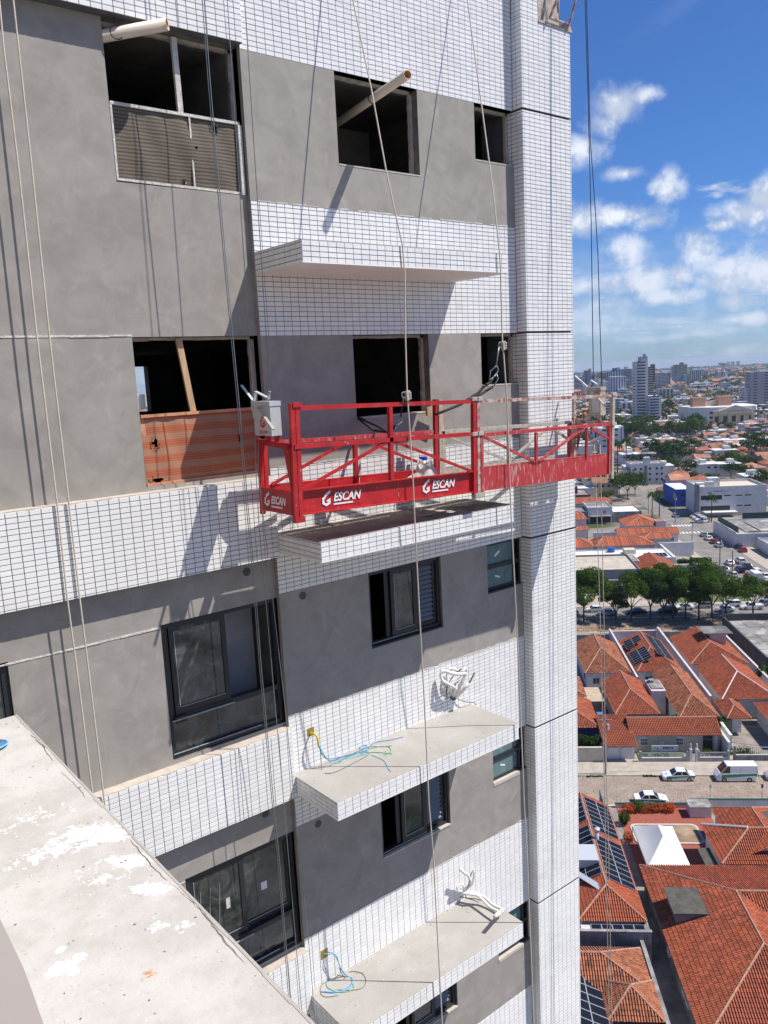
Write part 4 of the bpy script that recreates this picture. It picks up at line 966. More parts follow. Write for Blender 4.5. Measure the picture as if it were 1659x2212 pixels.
# ------------------------------------------------------------------ the town below, laid out in its own street grid
TH_ = R(-44); EA = Vector((math.cos(TH_), math.sin(TH_), 0)); EB = Vector((-EA.y, EA.x, 0)); TO = Vector((95., 55., GROUND))
def fall(x, y):                        # the plateau sinks slowly with distance
    return -24*(math.hypot(x, y)/8000)**2
def tp(a, b_, h=0.):
    p = TO+EA*a+EB*b_; p.z = GROUND+h+fall(p.x, p.y); return p
class TB(MB):                          # mesh written in (along street, away, height) metres
    def build(s, name, mats, parent=None, smooth=False, loc=None, **t):
        s.v = [tuple(tp(*v)) for v in s.v]
        return MB.build(s, name, mats, parent, smooth, loc, **t)
def tthing(name, a, b_, label, cat, group=None, kind=None, h=0.):
    return thing(name, tuple(tp(a, b_, h)), label, cat, group, kind)
def tsolo(m_, name, mat, label, cat, a=0, b_=0, group=None, kind=None, smooth=False):
    o = m_.build(name, mat, None, smooth, loc=tuple(tp(a, b_, 0)))
    for k, v_ in (('label', label), ('category', cat), ('group', group), ('kind', kind)):
        if v_: o[k] = v_
    return o
m_rt = M('clay_roof_tile', (.41, .105, .045), .85, var=.16, vscale=.6, coord='World', island=.6, col2=(.36, .10, .05), c2lo=.45, c2hi=.7, c2scale=.35, col3=(.09, .05, .035), c3lo=.62, c3hi=.72, c3scale=1.6)
m_rt2 = M('old_clay_roof_tile', (.42, .155, .075), .9, var=.2, vscale=.9, coord='World', island=.6, col2=(.20, .09, .05), c2lo=.50, c2hi=.66, c2scale=1.1, col3=(.07, .045, .035), c3lo=.60, c3hi=.68, c3scale=3.1)
m_under = M('roof_channel', (.11, .035, .02), .95, var=.2, vscale=2, coord='World')  # darkened so the grooves between tiles look more deeply shaded
m_cap = M('ridge_mortar', (.38, .22, .15), .9, var=.3, vscale=3, coord='World')
m_capw = M('white_ridge_paint', (.62, .58, .54), .8, var=.2, vscale=2, coord='World')
m_wallw = M('white_rendered_wall', (.62, .61, .59), .9, var=.10, vscale=.8, coord='World', col3=(.34, .32, .30), c3lo=.62, c3hi=.8, c3scale=.5)
m_wallb = M('beige_rendered_wall', (.52, .44, .34), .9, var=.10, vscale=.8, coord='World')
m_wallp = M('pale_mauve_wall', (.56, .48, .49), .9, var=.12, vscale=.6, coord='World')
m_wallg = M('stained_grey_wall', (.26, .25, .24), .95, var=.35, vscale=.7, coord='World', col3=(.09, .085, .08), c3lo=.5, c3hi=.75, c3scale=.5)
m_wallc = M('cream_wall', (.58, .52, .40), .9, var=.08, vscale=.7, coord='World')
m_dark = M('dark_opening', (.02, .022, .028), .5)
m_winb = M('blue_dark_glazing', (.025, .04, .075), .15, spec=.8)
m_asph = M('asphalt', (.21, .195, .175), .95, var=.2, vscale=.25, coord='World', col3=(.27, .25, .22), c3lo=.55, c3hi=.75, c3scale=.12)
m_walk = M('concrete_pavement', (.40, .35, .29), .95, var=.15, vscale=.8, coord='World')
m_dirt = M('dry_earth', (.25, .17, .11), 1., var=.3, vscale=.5, coord='World', col2=(.33, .25, .17), c2lo=.4, c2hi=.65, c2scale=.4, col3=(.06, .09, .03), c3lo=.62, c3hi=.72, c3scale=.9)
m_grass = M('rough_grass', (.09, .13, .035), 1., var=.35, vscale=1.5, coord='World', col2=(.20, .17, .08), c2lo=.5, c2hi=.7, c2scale=1.1)
m_brickp = M('red_brick_paving', (.30, .085, .055), .9, var=.25, vscale=4, coord='World')
m_kerb = M('pale_kerb', (.50, .46, .40), .9, var=.15, vscale=2, coord='World')
m_lot = M('yard_concrete', (.27, .24, .21), .95, var=.3, vscale=.35, coord='World', col3=(.13, .12, .11), c3lo=.5, c3hi=.7, c3scale=.4)
m_paint = M('road_paint', (.68, .68, .65), .8, var=.2, vscale=2, coord='World')
m_flatg = M('grey_flat_roof', (.20, .195, .185), .95, var=.3, vscale=.25, coord='World', col3=(.36, .34, .31), c3lo=.5, c3hi=.56, c3scale=.18)
m_flatw = M('white_flat_roof', (.66, .65, .62), .85, var=.12, vscale=.5, coord='World')
m_green = M('dark_green_cap', (.015, .07, .06), .6)
m_iron = M('iron_railing', (.55, .55, .54), .6)
m_ironk = M('dark_railing', (.05, .05, .05), .7)
def cobble():
    m = bpy.data.materials.new('cobblestones'); m.use_nodes = True; t = m.node_tree; g = NB(t)
    bs = [n for n in t.nodes if n.type == 'BSDF_PRINCIPLED'][0]; bs.inputs['Roughness'].default_value = .95
    pos = nnew(t, 'ShaderNodeNewGeometry').outputs['Position']
    vo = nnew(t, 'ShaderNodeTexVoronoi'); vo.inputs['Scale'].default_value = 5.5; t.links.new(pos, vo.inputs['Vector'])
    ve = nnew(t, 'ShaderNodeTexVoronoi', feature='DISTANCE_TO_EDGE'); ve.inputs['Scale'].default_value = 5.5; t.links.new(pos, ve.inputs['Vector'])
    c = g.mix(g.sep(vo.outputs['Color'])[0], (.32, .25, .19), (.43, .345, .27))
    c = g.mix(g.ss(ve.outputs['Distance'], .0, .10), (.17, .13, .10), c)
    c = g.mix(g.ss(g.noise(pos, .5, 5), .4, .7, 0, .5), c, (.45, .37, .30))
    c = g.mix(g.ss(g.noise(pos, 1.3, 6), .60, .66, 0, .6), c, (.17, .135, .10))
    g.put(bs.inputs['Base Color'], c)
    bn = nnew(t, 'ShaderNodeBump'); bn.inputs['Distance'].default_value = .05; bn.inputs['Strength'].default_value = .8
    g.put(bn.inputs['Height'], g.ss(ve.outputs['Distance'], 0., .15)); t.links.new(bn.outputs[0], bs.inputs['Normal']); return m
m_cob = cobble()
def leaf(name, c1, c2, c3=None):
    m = bpy.data.materials.new(name); m.use_nodes = True; t = m.node_tree; t.nodes.clear(); g = NB(t)
    gi = nnew(t, 'ShaderNodeNewGeometry').outputs['Random Per Island']; oi = nnew(t, 'ShaderNodeObjectInfo').outputs['Random']
    pos = nnew(t, 'ShaderNodeNewGeometry').outputs['Position']
    f_ = g.m('FRACT', g.m('ADD', gi, g.m('MULTIPLY', oi, .37)))
    c = g.mix(f_, c1, c2); c = g.mix(g.ss(g.noise(pos, .7, 3), .35, .7, 0., .55), c, c3 or c1)
    df = nnew(t, 'ShaderNodeBsdfDiffuse'); g.put(df.inputs[0], c); tl = nnew(t, 'ShaderNodeBsdfTranslucent'); g.put(tl.inputs[0], c)
    mx = nnew(t, 'ShaderNodeMixShader'); mx.inputs[0].default_value = .3; out = nnew(t, 'ShaderNodeOutputMaterial')
    t.links.new(df.outputs[0], mx.inputs[1]); t.links.new(tl.outputs[0], mx.inputs[2]); t.links.new(mx.outputs[0], out.inputs[0]); return m
m_leaf = leaf('broad_leaves', (.040, .085, .014), (.105, .165, .028), (.024, .05, .010))
m_leafd = leaf('dark_leaves', (.022, .055, .014), (.055, .10, .022))
m_flame = leaf('red_flowers', (.42, .06, .02), (.55, .12, .03), (.08, .09, .02))
m_bark = M('tree_bark', (.10, .08, .06), .95, var=.3, vscale=4)

# --- setting surfaces
g_ = MB(); rings = [0, 60, 140, 260, 420, 650, 1000, 1500, 2200, 3200, 4600, 6500, 9000, 12500]; NS = 96
V = [(0, 0, GROUND-.05)]
for r_ in rings[1:]:
    V += [(r_*math.cos(6.28318*k/NS), r_*math.sin(6.28318*k/NS), GROUND-.05-24*(r_/8000)**2) for k in range(NS)]
F = [(0, 1+k, 1+(k+1) % NS) for k in range(NS)]
for j in range(len(rings)-2):
    F += [(1+j*NS+k, 1+(j+1)*NS+k, 1+(j+1)*NS+(k+1) % NS, 1+j*NS+(k+1) % NS) for k in range(NS)]
g_.add(V, F)
def ground_mat():
    m = bpy.data.materials.new('town_ground'); m.use_nodes = True; t = m.node_tree; g = NB(t)
    bs = [n for n in t.nodes if n.type == 'BSDF_PRINCIPLED'][0]; bs.inputs['Roughness'].default_value = 1.; bs.inputs['Specular IOR Level'].default_value = .1
    pos = nnew(t, 'ShaderNodeNewGeometry').outputs['Position']
    r_ = g.v('LENGTH', g.v('MULTIPLY', pos, (1, 1, 0)))
    c = g.mix(g.ss(g.noise(pos, .08, 6), .4, .6), (.23, .195, .16), (.33, .30, .26))
    c = g.mix(g.ss(g.noise(pos, .03, 5), .50, .62), c, (.07, .085, .035))
    far = g.mix(g.ss(g.noise(pos, .0035, 8, .65), .46, .56), (.035, .055, .025), (.085, .085, .05))
    vo = nnew(t, 'ShaderNodeTexVoronoi'); vo.inputs['Scale'].default_value = .045; t.links.new(pos, vo.inputs['Vector'])
    rr = g.sep(vo.outputs['Color'])
    urb = g.mix(g.ss(rr[0], .45, .55), (.30, .14, .09), (.42, .40, .37))
    urbm = g.m('MULTIPLY', g.ss(g.noise(pos, .0016, 5, .6), .50, .60), g.ss(rr[1], .55, .62))
    far = g.mix(urbm, far, urb)
    c = g.mix(g.ss(r_, 900, 1900), c, far)
    g.put(bs.inputs['Base Color'], c); return m
o = g_.build('ground', ground_mat()); o['kind'] = 'structure'
def strip(a0, a1, b0, b1, h, mat, name, thick=0.):
    m_ = TB()
    if thick: m_.box(a0, a1, b0, b1, h-thick, h)
    else:
        na = max(1, int((a1-a0)/60)); nb_ = max(1, int((b1-b0)/60))
        for i in range(na):
            for j in range(nb_):
                x0, x1 = a0+(a1-a0)*i/na, a0+(a1-a0)*(i+1)/na; y0, y1 = b0+(b1-b0)*j/nb_, b0+(b1-b0)*(j+1)/nb_
                m_.quad((x0, y0, h), (x1, y0, h), (x1, y1, h), (x0, y1, h))
    o = m_.build(name, mat); o['kind'] = 'structure'; return o
strip(-70, 80, -8.4, -.2, .02, m_cob, 'cobbled_street')
strip(-70, 80, -.2, 4.0, .14, m_walk, 'pavement', .2)
strip(-70, 80, -8.75, -8.4, .12, m_kerb, 'kerb', .2)
strip(-70, -8.9, -60, -8.8, .0, m_lot, 'yard'); strip(2.9, 60, -60, -8.8, .0, m_lot, 'yard')
strip(-8.9, 2.9, -27.2, -8.8, .03, m_brickp, 'garden_paving')
strip(-70, 80, 4.0, 58.2, .0, m_lot, 'yard')
strip(-90, 120, 58.6, 65.6, .02, m_asph, 'lane'); strip(-90, 42, 65.6, 66.0, .13, m_kerb, 'kerb', .2)
strip(-90, 42.4, 66.0, 76.6, .12, m_dirt, 'verge'); strip(-90, 42.6, 76.6, 77.0, .15, m_kerb, 'kerb', .2)
strip(-90, 120, 77.0, 86.2, .02, m_asph, 'avenue'); strip(-90, 43, 86.2, 99.8, .14, m_walk, 'forecourt', .2)
strip(24, 42, 88.2, 98, .17, m_grass, 'lawn')
strip(43.2, 56.2, 65.6, 172, .03, m_asph, 'side_street'); strip(46.5, 55, 188, 420, .03, m_asph, 'side_street'); strip(-20, 160, 172, 188, .025, m_asph, 'cross_street')
strip(56.2, 62, 86.2, 172, .12, m_walk, 'pavement', .2); strip(40.5, 43.2, 99.8, 172, .12, m_walk, 'pavement', .2)
m_ = TB()
for k in range(8): m_.box(44.6+k*1.3, 45.3+k*1.3, 173.2, 176.2, .03, .036)
for k in range(7): m_.box(47+k*1.1, 47.6+k*1.1, 186, 189.5, .03, .038)
o = m_.build('zebra_crossings', m_paint); o['kind'] = 'structure'

# --- roofs
PT, CT = .25, .44
def roof_slopes(a0, a1, b0, b1, he, hr, axis, i0, i1):
    if axis == 'b':
        am = (a0+a1)/2; r0_ = (am, b0+i0, hr); r1_ = (am, b1-i1, hr)
        S = [[(a0, b1, he), (a0, b0, he), r0_, r1_], [(a1, b0, he), (a1, b1, he), r1_, r0_]]
        if i0 > 0: S.append([(a0, b0, he), (a1, b0, he), r0_])
        if i1 > 0: S.append([(a1, b1, he), (a0, b1, he), r1_])
        caps = [(r0_, r1_)] + ([((a0, b0, he), r0_), ((a1, b0, he), r0_)] if i0 > 0 else []) + ([((a0, b1, he), r1_), ((a1, b1, he), r1_)] if i1 > 0 else [])
    else:
        bm = (b0+b1)/2; r0_ = (a0+i0, bm, hr); r1_ = (a1-i1, bm, hr)
        S = [[(a0, b0, he), (a1, b0, he), r1_, r0_], [(a1, b1, he), (a0, b1, he), r0_, r1_]]
        if i0 > 0: S.append([(a0, b1, he), (a0, b0, he), r0_])
        if i1 > 0: S.append([(a1, b0, he), (a1, b1, he), r1_])
        caps = [(r0_, r1_)] + ([((a0, b0, he), r0_), ((a0, b1, he), r0_)] if i0 > 0 else []) + ([((a1, b0, he), r1_), ((a1, b1, he), r1_)] if i1 > 0 else [])
    return S, caps
def yspan(P2, x):
    ys = []
    for i in range(len(P2)):
        (x0, y0), (x1, y1) = P2[i], P2[(i+1) % len(P2)]
        if (x0-x)*(x1-x) <= 0 and abs(x1-x0) > 1e-9: ys.append(y0+(y1-y0)*(x-x0)/(x1-x0))
    return (min(ys), max(ys)) if len(ys) > 1 else (0, -1)
CAMT = Vector(((CAM-TO).dot(EA), (CAM-TO).dot(EB), CAM.z-GROUND))
def tile_roof(t, slopes, caps, mat, capmat, mode, seed=1, loc_part=None):
    """mode 'obj': nearest 300 tiles are objects; 'stuff': real tiles joined; 'far': long half-round rows only"""
    r_ = random.Random(seed); un = TB(); lst = []; strips = TB()
    for P in slopes:
        P = [Vector(p) for p in P]; un.add(P, [tuple(range(len(P)))])
        e = (P[1]-P[0]).normalized(); n = (P[1]-P[0]).cross(P[2]-P[0]).normalized()
        if n.z < 0: n = -n
        s_ = n.cross(e)
        if (P[2]-P[0]).dot(s_) < 0: s_ = -s_
        if n.dot((CAMT-P[0])) < 0 and mode != 'far' and False: continue
        P2 = [((p-P[0]).dot(e), (p-P[0]).dot(s_)) for p in P]; W_ = max(p[0] for p in P2); x = PT/2+min(p[0] for p in P2)
        pt = PT if mode != 'far' else .5
        while x < W_:
            y0, y1 = yspan(P2, x)
            if y1-y0 > .1:
                if mode == 'far':
                    a = P[0]+e*x+s_*y0; b2 = P[0]+e*x+s_*y1
                    strips.add([a-e*pt*.42, a+n*.10, a+e*pt*.42, b2-e*pt*.42, b2+n*.10, b2+e*pt*.42], [(0, 1, 4, 3), (1, 2, 5, 4)])
                else:
                    k = 0
                    while y0+k*CT < y1-.05:
                        y = y0+k*CT-(.05 if k == 0 else 0); lst.append((P[0]+e*x+s_*y, e, s_, n, min(CT*1.06, y1-y))); k += 1
            x += pt
    un.build('roof_underlay', m_under, t)
    if mode == 'far': strips.build('roof_tiles', mat, t, kind='stuff')
    else:
        if mode == 'obj':
            order = sorted(range(len(lst)), key=lambda i: (lst[i][0]-CAMT).length if lst[i][3].dot(CAMT-lst[i][0]) > 0 else 1e9)
            pick = set(order[:300])
            tm = MB(); w_ = PT*.36; tm.add([(-w_, 0, .012), (-w_*.5, 0, .115), (w_*.5, 0, .115), (w_, 0, .012), (-w_*.85, CT*1.06, -.01), (-w_*.42, CT*1.06, .075), (w_*.42, CT*1.06, .075), (w_*.85, CT*1.06, -.01)], [(0, 1, 5, 4), (1, 2, 6, 5), (2, 3, 7, 6)])
            me = tm.mesh('roof_tile', mat); base = wloc(t)
        else: pick = set()
        j = TB(); w_ = PT*.36
        for i, (c, e, s_, n, L_) in enumerate(lst):
            c = c+e*r_.uniform(-.008, .008)+s_*r_.uniform(-.02, .02)+n*r_.uniform(0, .012)
            if i in pick:
                ob = bpy.data.objects.new('roof_tile', me); COL.objects.link(ob); ob.parent = t
                ew = EA*e.x+EB*e.y+Vector((0, 0, e.z)); sw = EA*s_.x+EB*s_.y+Vector((0, 0, s_.z)); nw = EA*n.x+EB*n.y+Vector((0, 0, n.z))
                p = tp(*c)-base; k = L_/(CT*1.06)
                ob.matrix_local = Matrix(((ew.x, sw.x*k, nw.x, p.x), (ew.y, sw.y*k, nw.y, p.y), (ew.z, sw.z*k, nw.z, p.z), (0, 0, 0, 1)))
            else:
                u2 = c+s_*L_
                j.add([c-e*w_+n*.012, c-e*w_*.5+n*.115, c+e*w_*.5+n*.115, c+e*w_+n*.012, u2-e*w_*.85-n*.01, u2-e*w_*.42+n*.075, u2+e*w_*.42+n*.075, u2+e*w_*.85-n*.01], [(0, 1, 5, 4), (1, 2, 6, 5), (2, 3, 7, 6)])
        if j.f: j.build('roof_tiles', mat, t, kind='stuff')
    for (p, q) in caps:
        c_ = TB(); c_.tube([Vector(p)+Vector((0, 0, .06)), Vector(q)+Vector((0, 0, .06))], .11 if mode != 'far' else .16, 6); c_.build('ridge_cap', capmat, t)
def win(t, a0, a1, h0, h1, b_, frame=m_wallw, glass=m_winb, arch=False, side=-1):
    f = TB(); y0, y1 = b_+side*.05, b_
    f.box(a0-.08, a1+.08, min(y0, y1), max(y0, y1), h0-.08, h1+.08)
    w_ = f.build('window', frame, t); p = TB(); yy = b_+side*.06
    n = 2
    for k in range(n):
        x0 = a0+(a1-a0)*k/n+.03; x1 = a0+(a1-a0)*(k+1)/n-.03; p = TB(); p.box(x0, x1, min(yy, yy+side*.004), max(yy, yy+side*.004), h0, h1); p.build('pane', glass, w_)
    return w_
def winb(t, b0, b1, h0, h1, a, side=-1):   # window in a wall that faces along the street
    f = TB(); f.box(min(a, a+side*.05), max(a, a+side*.05), b0-.08, b1+.08, h0-.08, h1+.08); w_ = f.build('window', m_wallw, t)
    p = TB(); p.box(min(a+side*.054, a+side*.058), max(a+side*.054, a+side*.058), b0, b1, h0, h1); p.build('pane', m_winb, w_)
RECTS = []
def house(name, label, rect, he, hr, axis='b', i0=4., i1=0., wall=m_wallw, mode='stuff', rmat=None, cap=None, wins=True, seed=1, over=.45):
    a0, a1, b0, b1 = rect; RECTS.append(rect)
    t = tthing(name, (a0+a1)/2, (b0+b1)/2, label, 'house')
    w_ = TB(); o_ = over; w_.box(a0+o_, a1-o_, b0+o_, b1-o_, 0, he+.05); w_.build('wall', wall, t)
    if i0 == 0 or i1 == 0:
        gb = TB(); am, bm = (a0+a1)/2, (b0+b1)/2
        if axis == 'b':
            for bb, ii in ((b0+o_, i0), (b1-o_-.15, i1)):
                if ii == 0: gb.prism([(a0+o_, bb, he), (a1-o_, bb, he), (am, bb, hr-.2)], (0, .15, 0))
        else:
            for aa, ii in ((a0+o_, i0), (a1-o_-.15, i1)):
                if ii == 0: gb.prism([(aa, b0+o_, he), (aa, b1-o_, he), (aa, bm, hr-.2)], (.15, 0, 0))
        if gb.f: gb.build('gable', wall, t)
    S, caps = roof_slopes(a0, a1, b0, b1, he, hr, axis, i0, i1)
    if mode: tile_roof(t, S, caps, rmat or m_rt, cap or m_cap, mode, seed)
    if wins:
        n = max(1, int((a1-a0)/4))
        for k in range(n):
            x = a0+(a1-a0)*(k+.5)/n; win(t, x-.6, x+.6, 1.1, 2.2, b0+o_)
        winb(t, b0+2.5, b0+4, 1.1, 2.2, a0+o_)
    return t
# nearest block
H1 = house('big_tiled_house', 'largest orange hipped roof at the bottom right, with a grey slab hatch on its slope', (-9.6, 5.8, -52.4, -27.2), 3.2, 3.3, 'b', 8.6, 8.6, m_wallg, None, m_rt, m_cap, False, 11)
_r0, _r1, _r2 = (-1.9, -43.8, 6.1), (-1.9, -36, 6.1), (24, -36, 6.1)
tile_roof(H1, [[(-9.6, -27.2, 3.2), (-9.6, -52.4, 3.2), _r0, _r1], [(-9.6, -52.4, 3.2), (5.8, -52.4, 3.2), _r0], [(5.8, -52.4, 3.2), (5.8, -43.7, 3.2), _r1, _r0],
   [(24, -27.2, 3.2), (-9.6, -27.2, 3.2), _r1, _r2], [(5.8, -43.7, 3.2), (24, -43.7, 3.2), _r2, _r1]],
   [(_r0, _r1), ((-9.6, -27.2, 3.2), _r1), ((-9.6, -52.4, 3.2), _r0), ((5.8, -52.4, 3.2), _r0), (_r1, _r2)], m_rt, m_cap, 'obj', 11)
m_ = TB(); m_.box(-8.3, -5.5, -38.0, -34.2, 3.9, 5.0); m_.build('hatch_wall', m_wallg, H1)
m_ = TB(); m_.box(-8.6, -5.2, -38.3, -34.0, 5.0, 5.12); m_.build('hatch_slab', M('mossy_dark_slab', (.085, .08, .065), .95, var=.3, vscale=1.2, coord='World'), H1)
m_ = TB(); m_.box(1.2, 5.8, -41.5, -36.8, 3.3, 5.2); m_.build('lightwell_slab', MATS['mossy_dark_slab'], H1)
for k, b_ in enumerate((-40.5, -46.0, -47.2)):
    m_ = TB(); m_.box(-9.55, -9.2, b_, b_+.9, 1.9, 2.5); m_.build('air_conditioner', m_wallw, H1)
H2 = house('corner_roof_house', 'orange hipped house with a white painted ridge just beyond the biggest roof', (-.5, 15, -27.0, -18.8), 3.3, 5.3, 'a', 4.2, 0, m_wallw, 'obj', m_rt, m_cap, False, 12)
m_ = TB(); m_.tube([(-.45, -18.85, 3.42), (3.6, -22.9, 5.42)], .16, 6); m_.build('painted_hip', m_capw, H2)
m_ = TB(); m_.box(-2.0, -.6, -26.6, -22.6, 2.5, 2.58); m_.build('awning', MATS['mossy_dark_slab'], H2)
H3 = house('street_side_house', 'orange hipped roof nearest the cobbled street at the right edge', (1.8, 9.6, -26, -14.8), 3.3, 5.1, 'b', 0, 3.2, m_wallw, 'stuff', m_rt, m_cap, False, 13)
m_ = TB(); m_.box(6.6, 9.8, -20.6, -18.0, 4.55, 4.7); m_.build('roof_slab', MATS['mossy_dark_slab'], H3)
H4 = house('solar_panel_house', 'orange house whose slopes are covered in rows of dark solar panels, left of the alley', (-17.8, -10.9, -37.0, -14.0), 3.2, 4.9, 'b', 3.6, 0, m_wallw, 'obj', m_rt, m_cap, False, 14)
H5 = house('old_tiled_house', 'weathered orange roof with blackened tiles behind the stained wall, lower left of the town', (-24, -12.5, -47.0, -41.2), 3.4, 5.1, 'a', 0, 4.2, m_wallg, 'stuff', m_rt2, m_cap, False, 15)
H6 = house('pyramid_roof_house', 'small pyramid roof of blackened orange tiles at the bottom of the alley', (-17.1, -12.3, -50.3, -45.4), 3.3, 4.8, 'b', 2.45, 2.44, m_wallg, 'obj', m_rt2, m_cap, False, 16)
H7 = house('panelled_annex', 'orange roof with one solar array, against the tiled tower at the bottom', (-23.5, -17.1, -56, -44), 3.2, 4.6, 'b', 0, 2.5, m_wallg, 'stuff', m_rt2, m_cap, False, 17)
H8 = house('low_annex_house', 'low orange roof at the very bottom edge left of the alley', (-17.0, -12.4, -60, -50.6), 2.9, 4.2, 'b', 2, 2, m_wallg, 'stuff', m_rt2, m_cap, False, 18)
# solar panels: each a part of its house
def solar_cell():
    m = bpy.data.materials.new('solar_cells'); m.use_nodes = True; t = m.node_tree; g = NB(t)
    bs = [n for n in t.nodes if n.type == 'BSDF_PRINCIPLED'][0]; bs.inputs['Roughness'].default_value = .5; bs.inputs['Specular IOR Level'].default_value = .03
    tc = nnew(t, 'ShaderNodeTexCoord').outputs['Object']; x, y, z = g.sep(tc)
    def line(c, k): return g.ss(g.m('ABSOLUTE', g.m('SUBTRACT', g.m('FRACT', g.m('MULTIPLY', c, k)), .5)), .455, .49)
    l = g.m('MAXIMUM', line(x, 6.), line(y, 6.))
    g.put(bs.inputs['Base Color'], g.mix(g.m('MULTIPLY', l, .35), (.006, .008, .017), (.16, .18, .22))); return m
m_solar = solar_cell(); m_sframe = M('panel_frame', (.55, .57, .60), .4, .3)
PW, PH = 1.04, 1.70
pm = MB(); pm.box(-PW/2, PW/2, -PH/2, PH/2, -.02, .02); pmesh = pm.mesh('solar_panel', m_sframe)
pg = MB(); pg.box(-PW/2+.035, PW/2-.035, -PH/2+.035, PH/2-.035, .019, .024); pgm = pg.mesh('panel_glass', m_solar)
def panels(t, o, e, s_, nx, ny, lift=.16, skip=(), px=PW+.03, py=PH+.03, turn=False):
    o = Vector(o); e = Vector(e).normalized(); s_ = Vector(s_).normalized(); n = e.cross(s_).normalized()
    if n.z < 0: n = -n
    if turn: px, py = py, px
    base = wloc(t)
    for i in range(nx):
        for k in range(ny):
            if (i, k) in skip: continue
            c = o+e*((i+.5)*px)+s_*((k+.5)*py)+n*lift
            X_, Y_ = (s_, -e) if turn else (e, s_)
            if X_.cross(Y_).dot(n) < 0: Y_ = -Y_
            w3 = lambda v: EA*v.x+EB*v.y+Vector((0, 0, v.z))
            xw, yw, nw = w3(X_), w3(Y_), w3(n); p = tp(*c)-base
            ob = bpy.data.objects.new('solar_panel', pmesh); COL.objects.link(ob); ob.parent = t
            ob.matrix_local = Matrix(((xw.x, yw.x, nw.x, p.x), (xw.y, yw.y, nw.y, p.y), (xw.z, yw.z, nw.z, p.z), (0, 0, 0, 1)))
            gg = bpy.data.objects.new('panel_glass', pgm); COL.objects.link(gg); gg.parent = ob
sr = Vector((-(3.45), 0, 1.7)).normalized()      # up the slope that faces the alley
panels(H4, (-11.05, -32.2, 3.28), (0, 1, 0), sr, 11, 2, skip={(8, 0), (8, 1)}, turn=False)
panels(H4, (-11.05, -20.3, 3.28), (0, 1, 0), sr, 5, 2)
sl_ = Vector((3.45, 0, 1.7)).normalized()
panels(H4, (-17.5, -31.5, 3.4), (0, 1, 0), sl_, 15, 2, skip={(4, 0), (4, 1), (9, 1)})
m_ = TB(); m_.box(-17.6, -10.95, -39.2, -37.2, 2.75, 2.9)
for k in range(34): m_.box(-17.6+k*.195, -17.52+k*.195, -39.2, -37.2, 2.9, 2.95)
m_.build('white_sheet_roof', m_flatw, H4)
panels(H4, (-16.6, -38.95, 2.96), (1, 0, 0), (0, 1, .02), 5, 1, .05)
for (a, b_) in ((-17.0, -23.2), (-13.9, -24.6)):
    m_ = TB(); m_.tube([(a, b_, 3.6), (a, b_, 5.9)], .22, 10); m_.tube([(a, b_, 5.9), (a, b_, 6.2)], .34, 10); m_.build('roof_vent', m_grey, H4, smooth=True)
m_ = TB(); m_.box(-17.7, -14.6, -29.6, -26.8, 4.4, 5.3); m_.build('tank_room', m_wallp, H4)
m_ = TB(); m_.box(-17.9, -14.5, -29.7, -26.6, 5.3, 5.4); m_.build('tank_slab', m_grey, H4)
m_ = TB(); m_.prism([(-17.6, -30.2, 4.2), (-15.2, -33.8, 4.55), (-14.7, -33.2, 4.62), (-17.0, -29.9, 4.3)], (0, 0, .05)); m_.build('silver_flashing', m_sframe, H4)
ea7 = Vector((2.9, 0, 1.3)).normalized()
panels(H7, (-20.2, -55.5, 4.5), (0, 1, 0), (3.0, 0, -1.3), 10, 2, .2, turn=False)
# walls along the alley
def wall_(name, label, a0, a1, b0, b1, h, mat, cap=None):
    t = tthing(name, (a0+a1)/2, (b0+b1)/2, label, 'wall'); m_ = TB(); m_.box(a0, a1, b0, b1, 0, h); m_.build('masonry', mat, t)
    m_ = TB(); m_.box(a0-.06, a1+.06, b0-.06, b1+.06, h, h+.1); m_.build('coping', cap or mat, t); return t
wall_('stained_wall', 'tall black-stained wall below the white sheet roof with five panels', -22, -11.0, -39.55, -39.3, 3.9, m_wallg)
wall_('alley_wall', 'long mossy wall along the left side of the dark alley', -11.15, -10.85, -38.5, -9.2, 2.9, m_wallg)
wall_('alley_wall', 'stepped pale wall beside the old roofs lower down the alley', -12.1, -11.85, -58, -39.6, 3.0, m_wallg)
gw = wall_('garden_wall', 'white street wall with dark green coping in front of the red hedge', -9.0, .7, -9.0, -8.8, .55, m_wallw, m_green)
for k in range(20):
    m_ = TB(); m_.tube([(-8.8+k*.5, -8.9, .6), (-8.8+k*.5, -8.9, 1.3 if k % 4 else 1.6)], .012, 4); m_.build('fence_spike', m_ironk, gw)
wall_('gate_wall', 'white wall with green coping and a slatted gate at the right of the street', .9, 12, -8.9, -8.7, 1.1, m_wallw, m_green)
m_ = TB(); m_.box(.2, 2.9, -11.6, -9.6, 0, 1.5); tsolo(m_, 'meter_shed', m_wallw, 'square white masonry shed behind the street wall', 'shed', 1, -11)
m_ = TB(); m_.box(.1, 3.0, -11.7, -9.5, 1.5, 1.58); tsolo(m_, 'shed_slab', m_flatg, 'grey lid slab on the square white shed', 'slab', 1, -11)
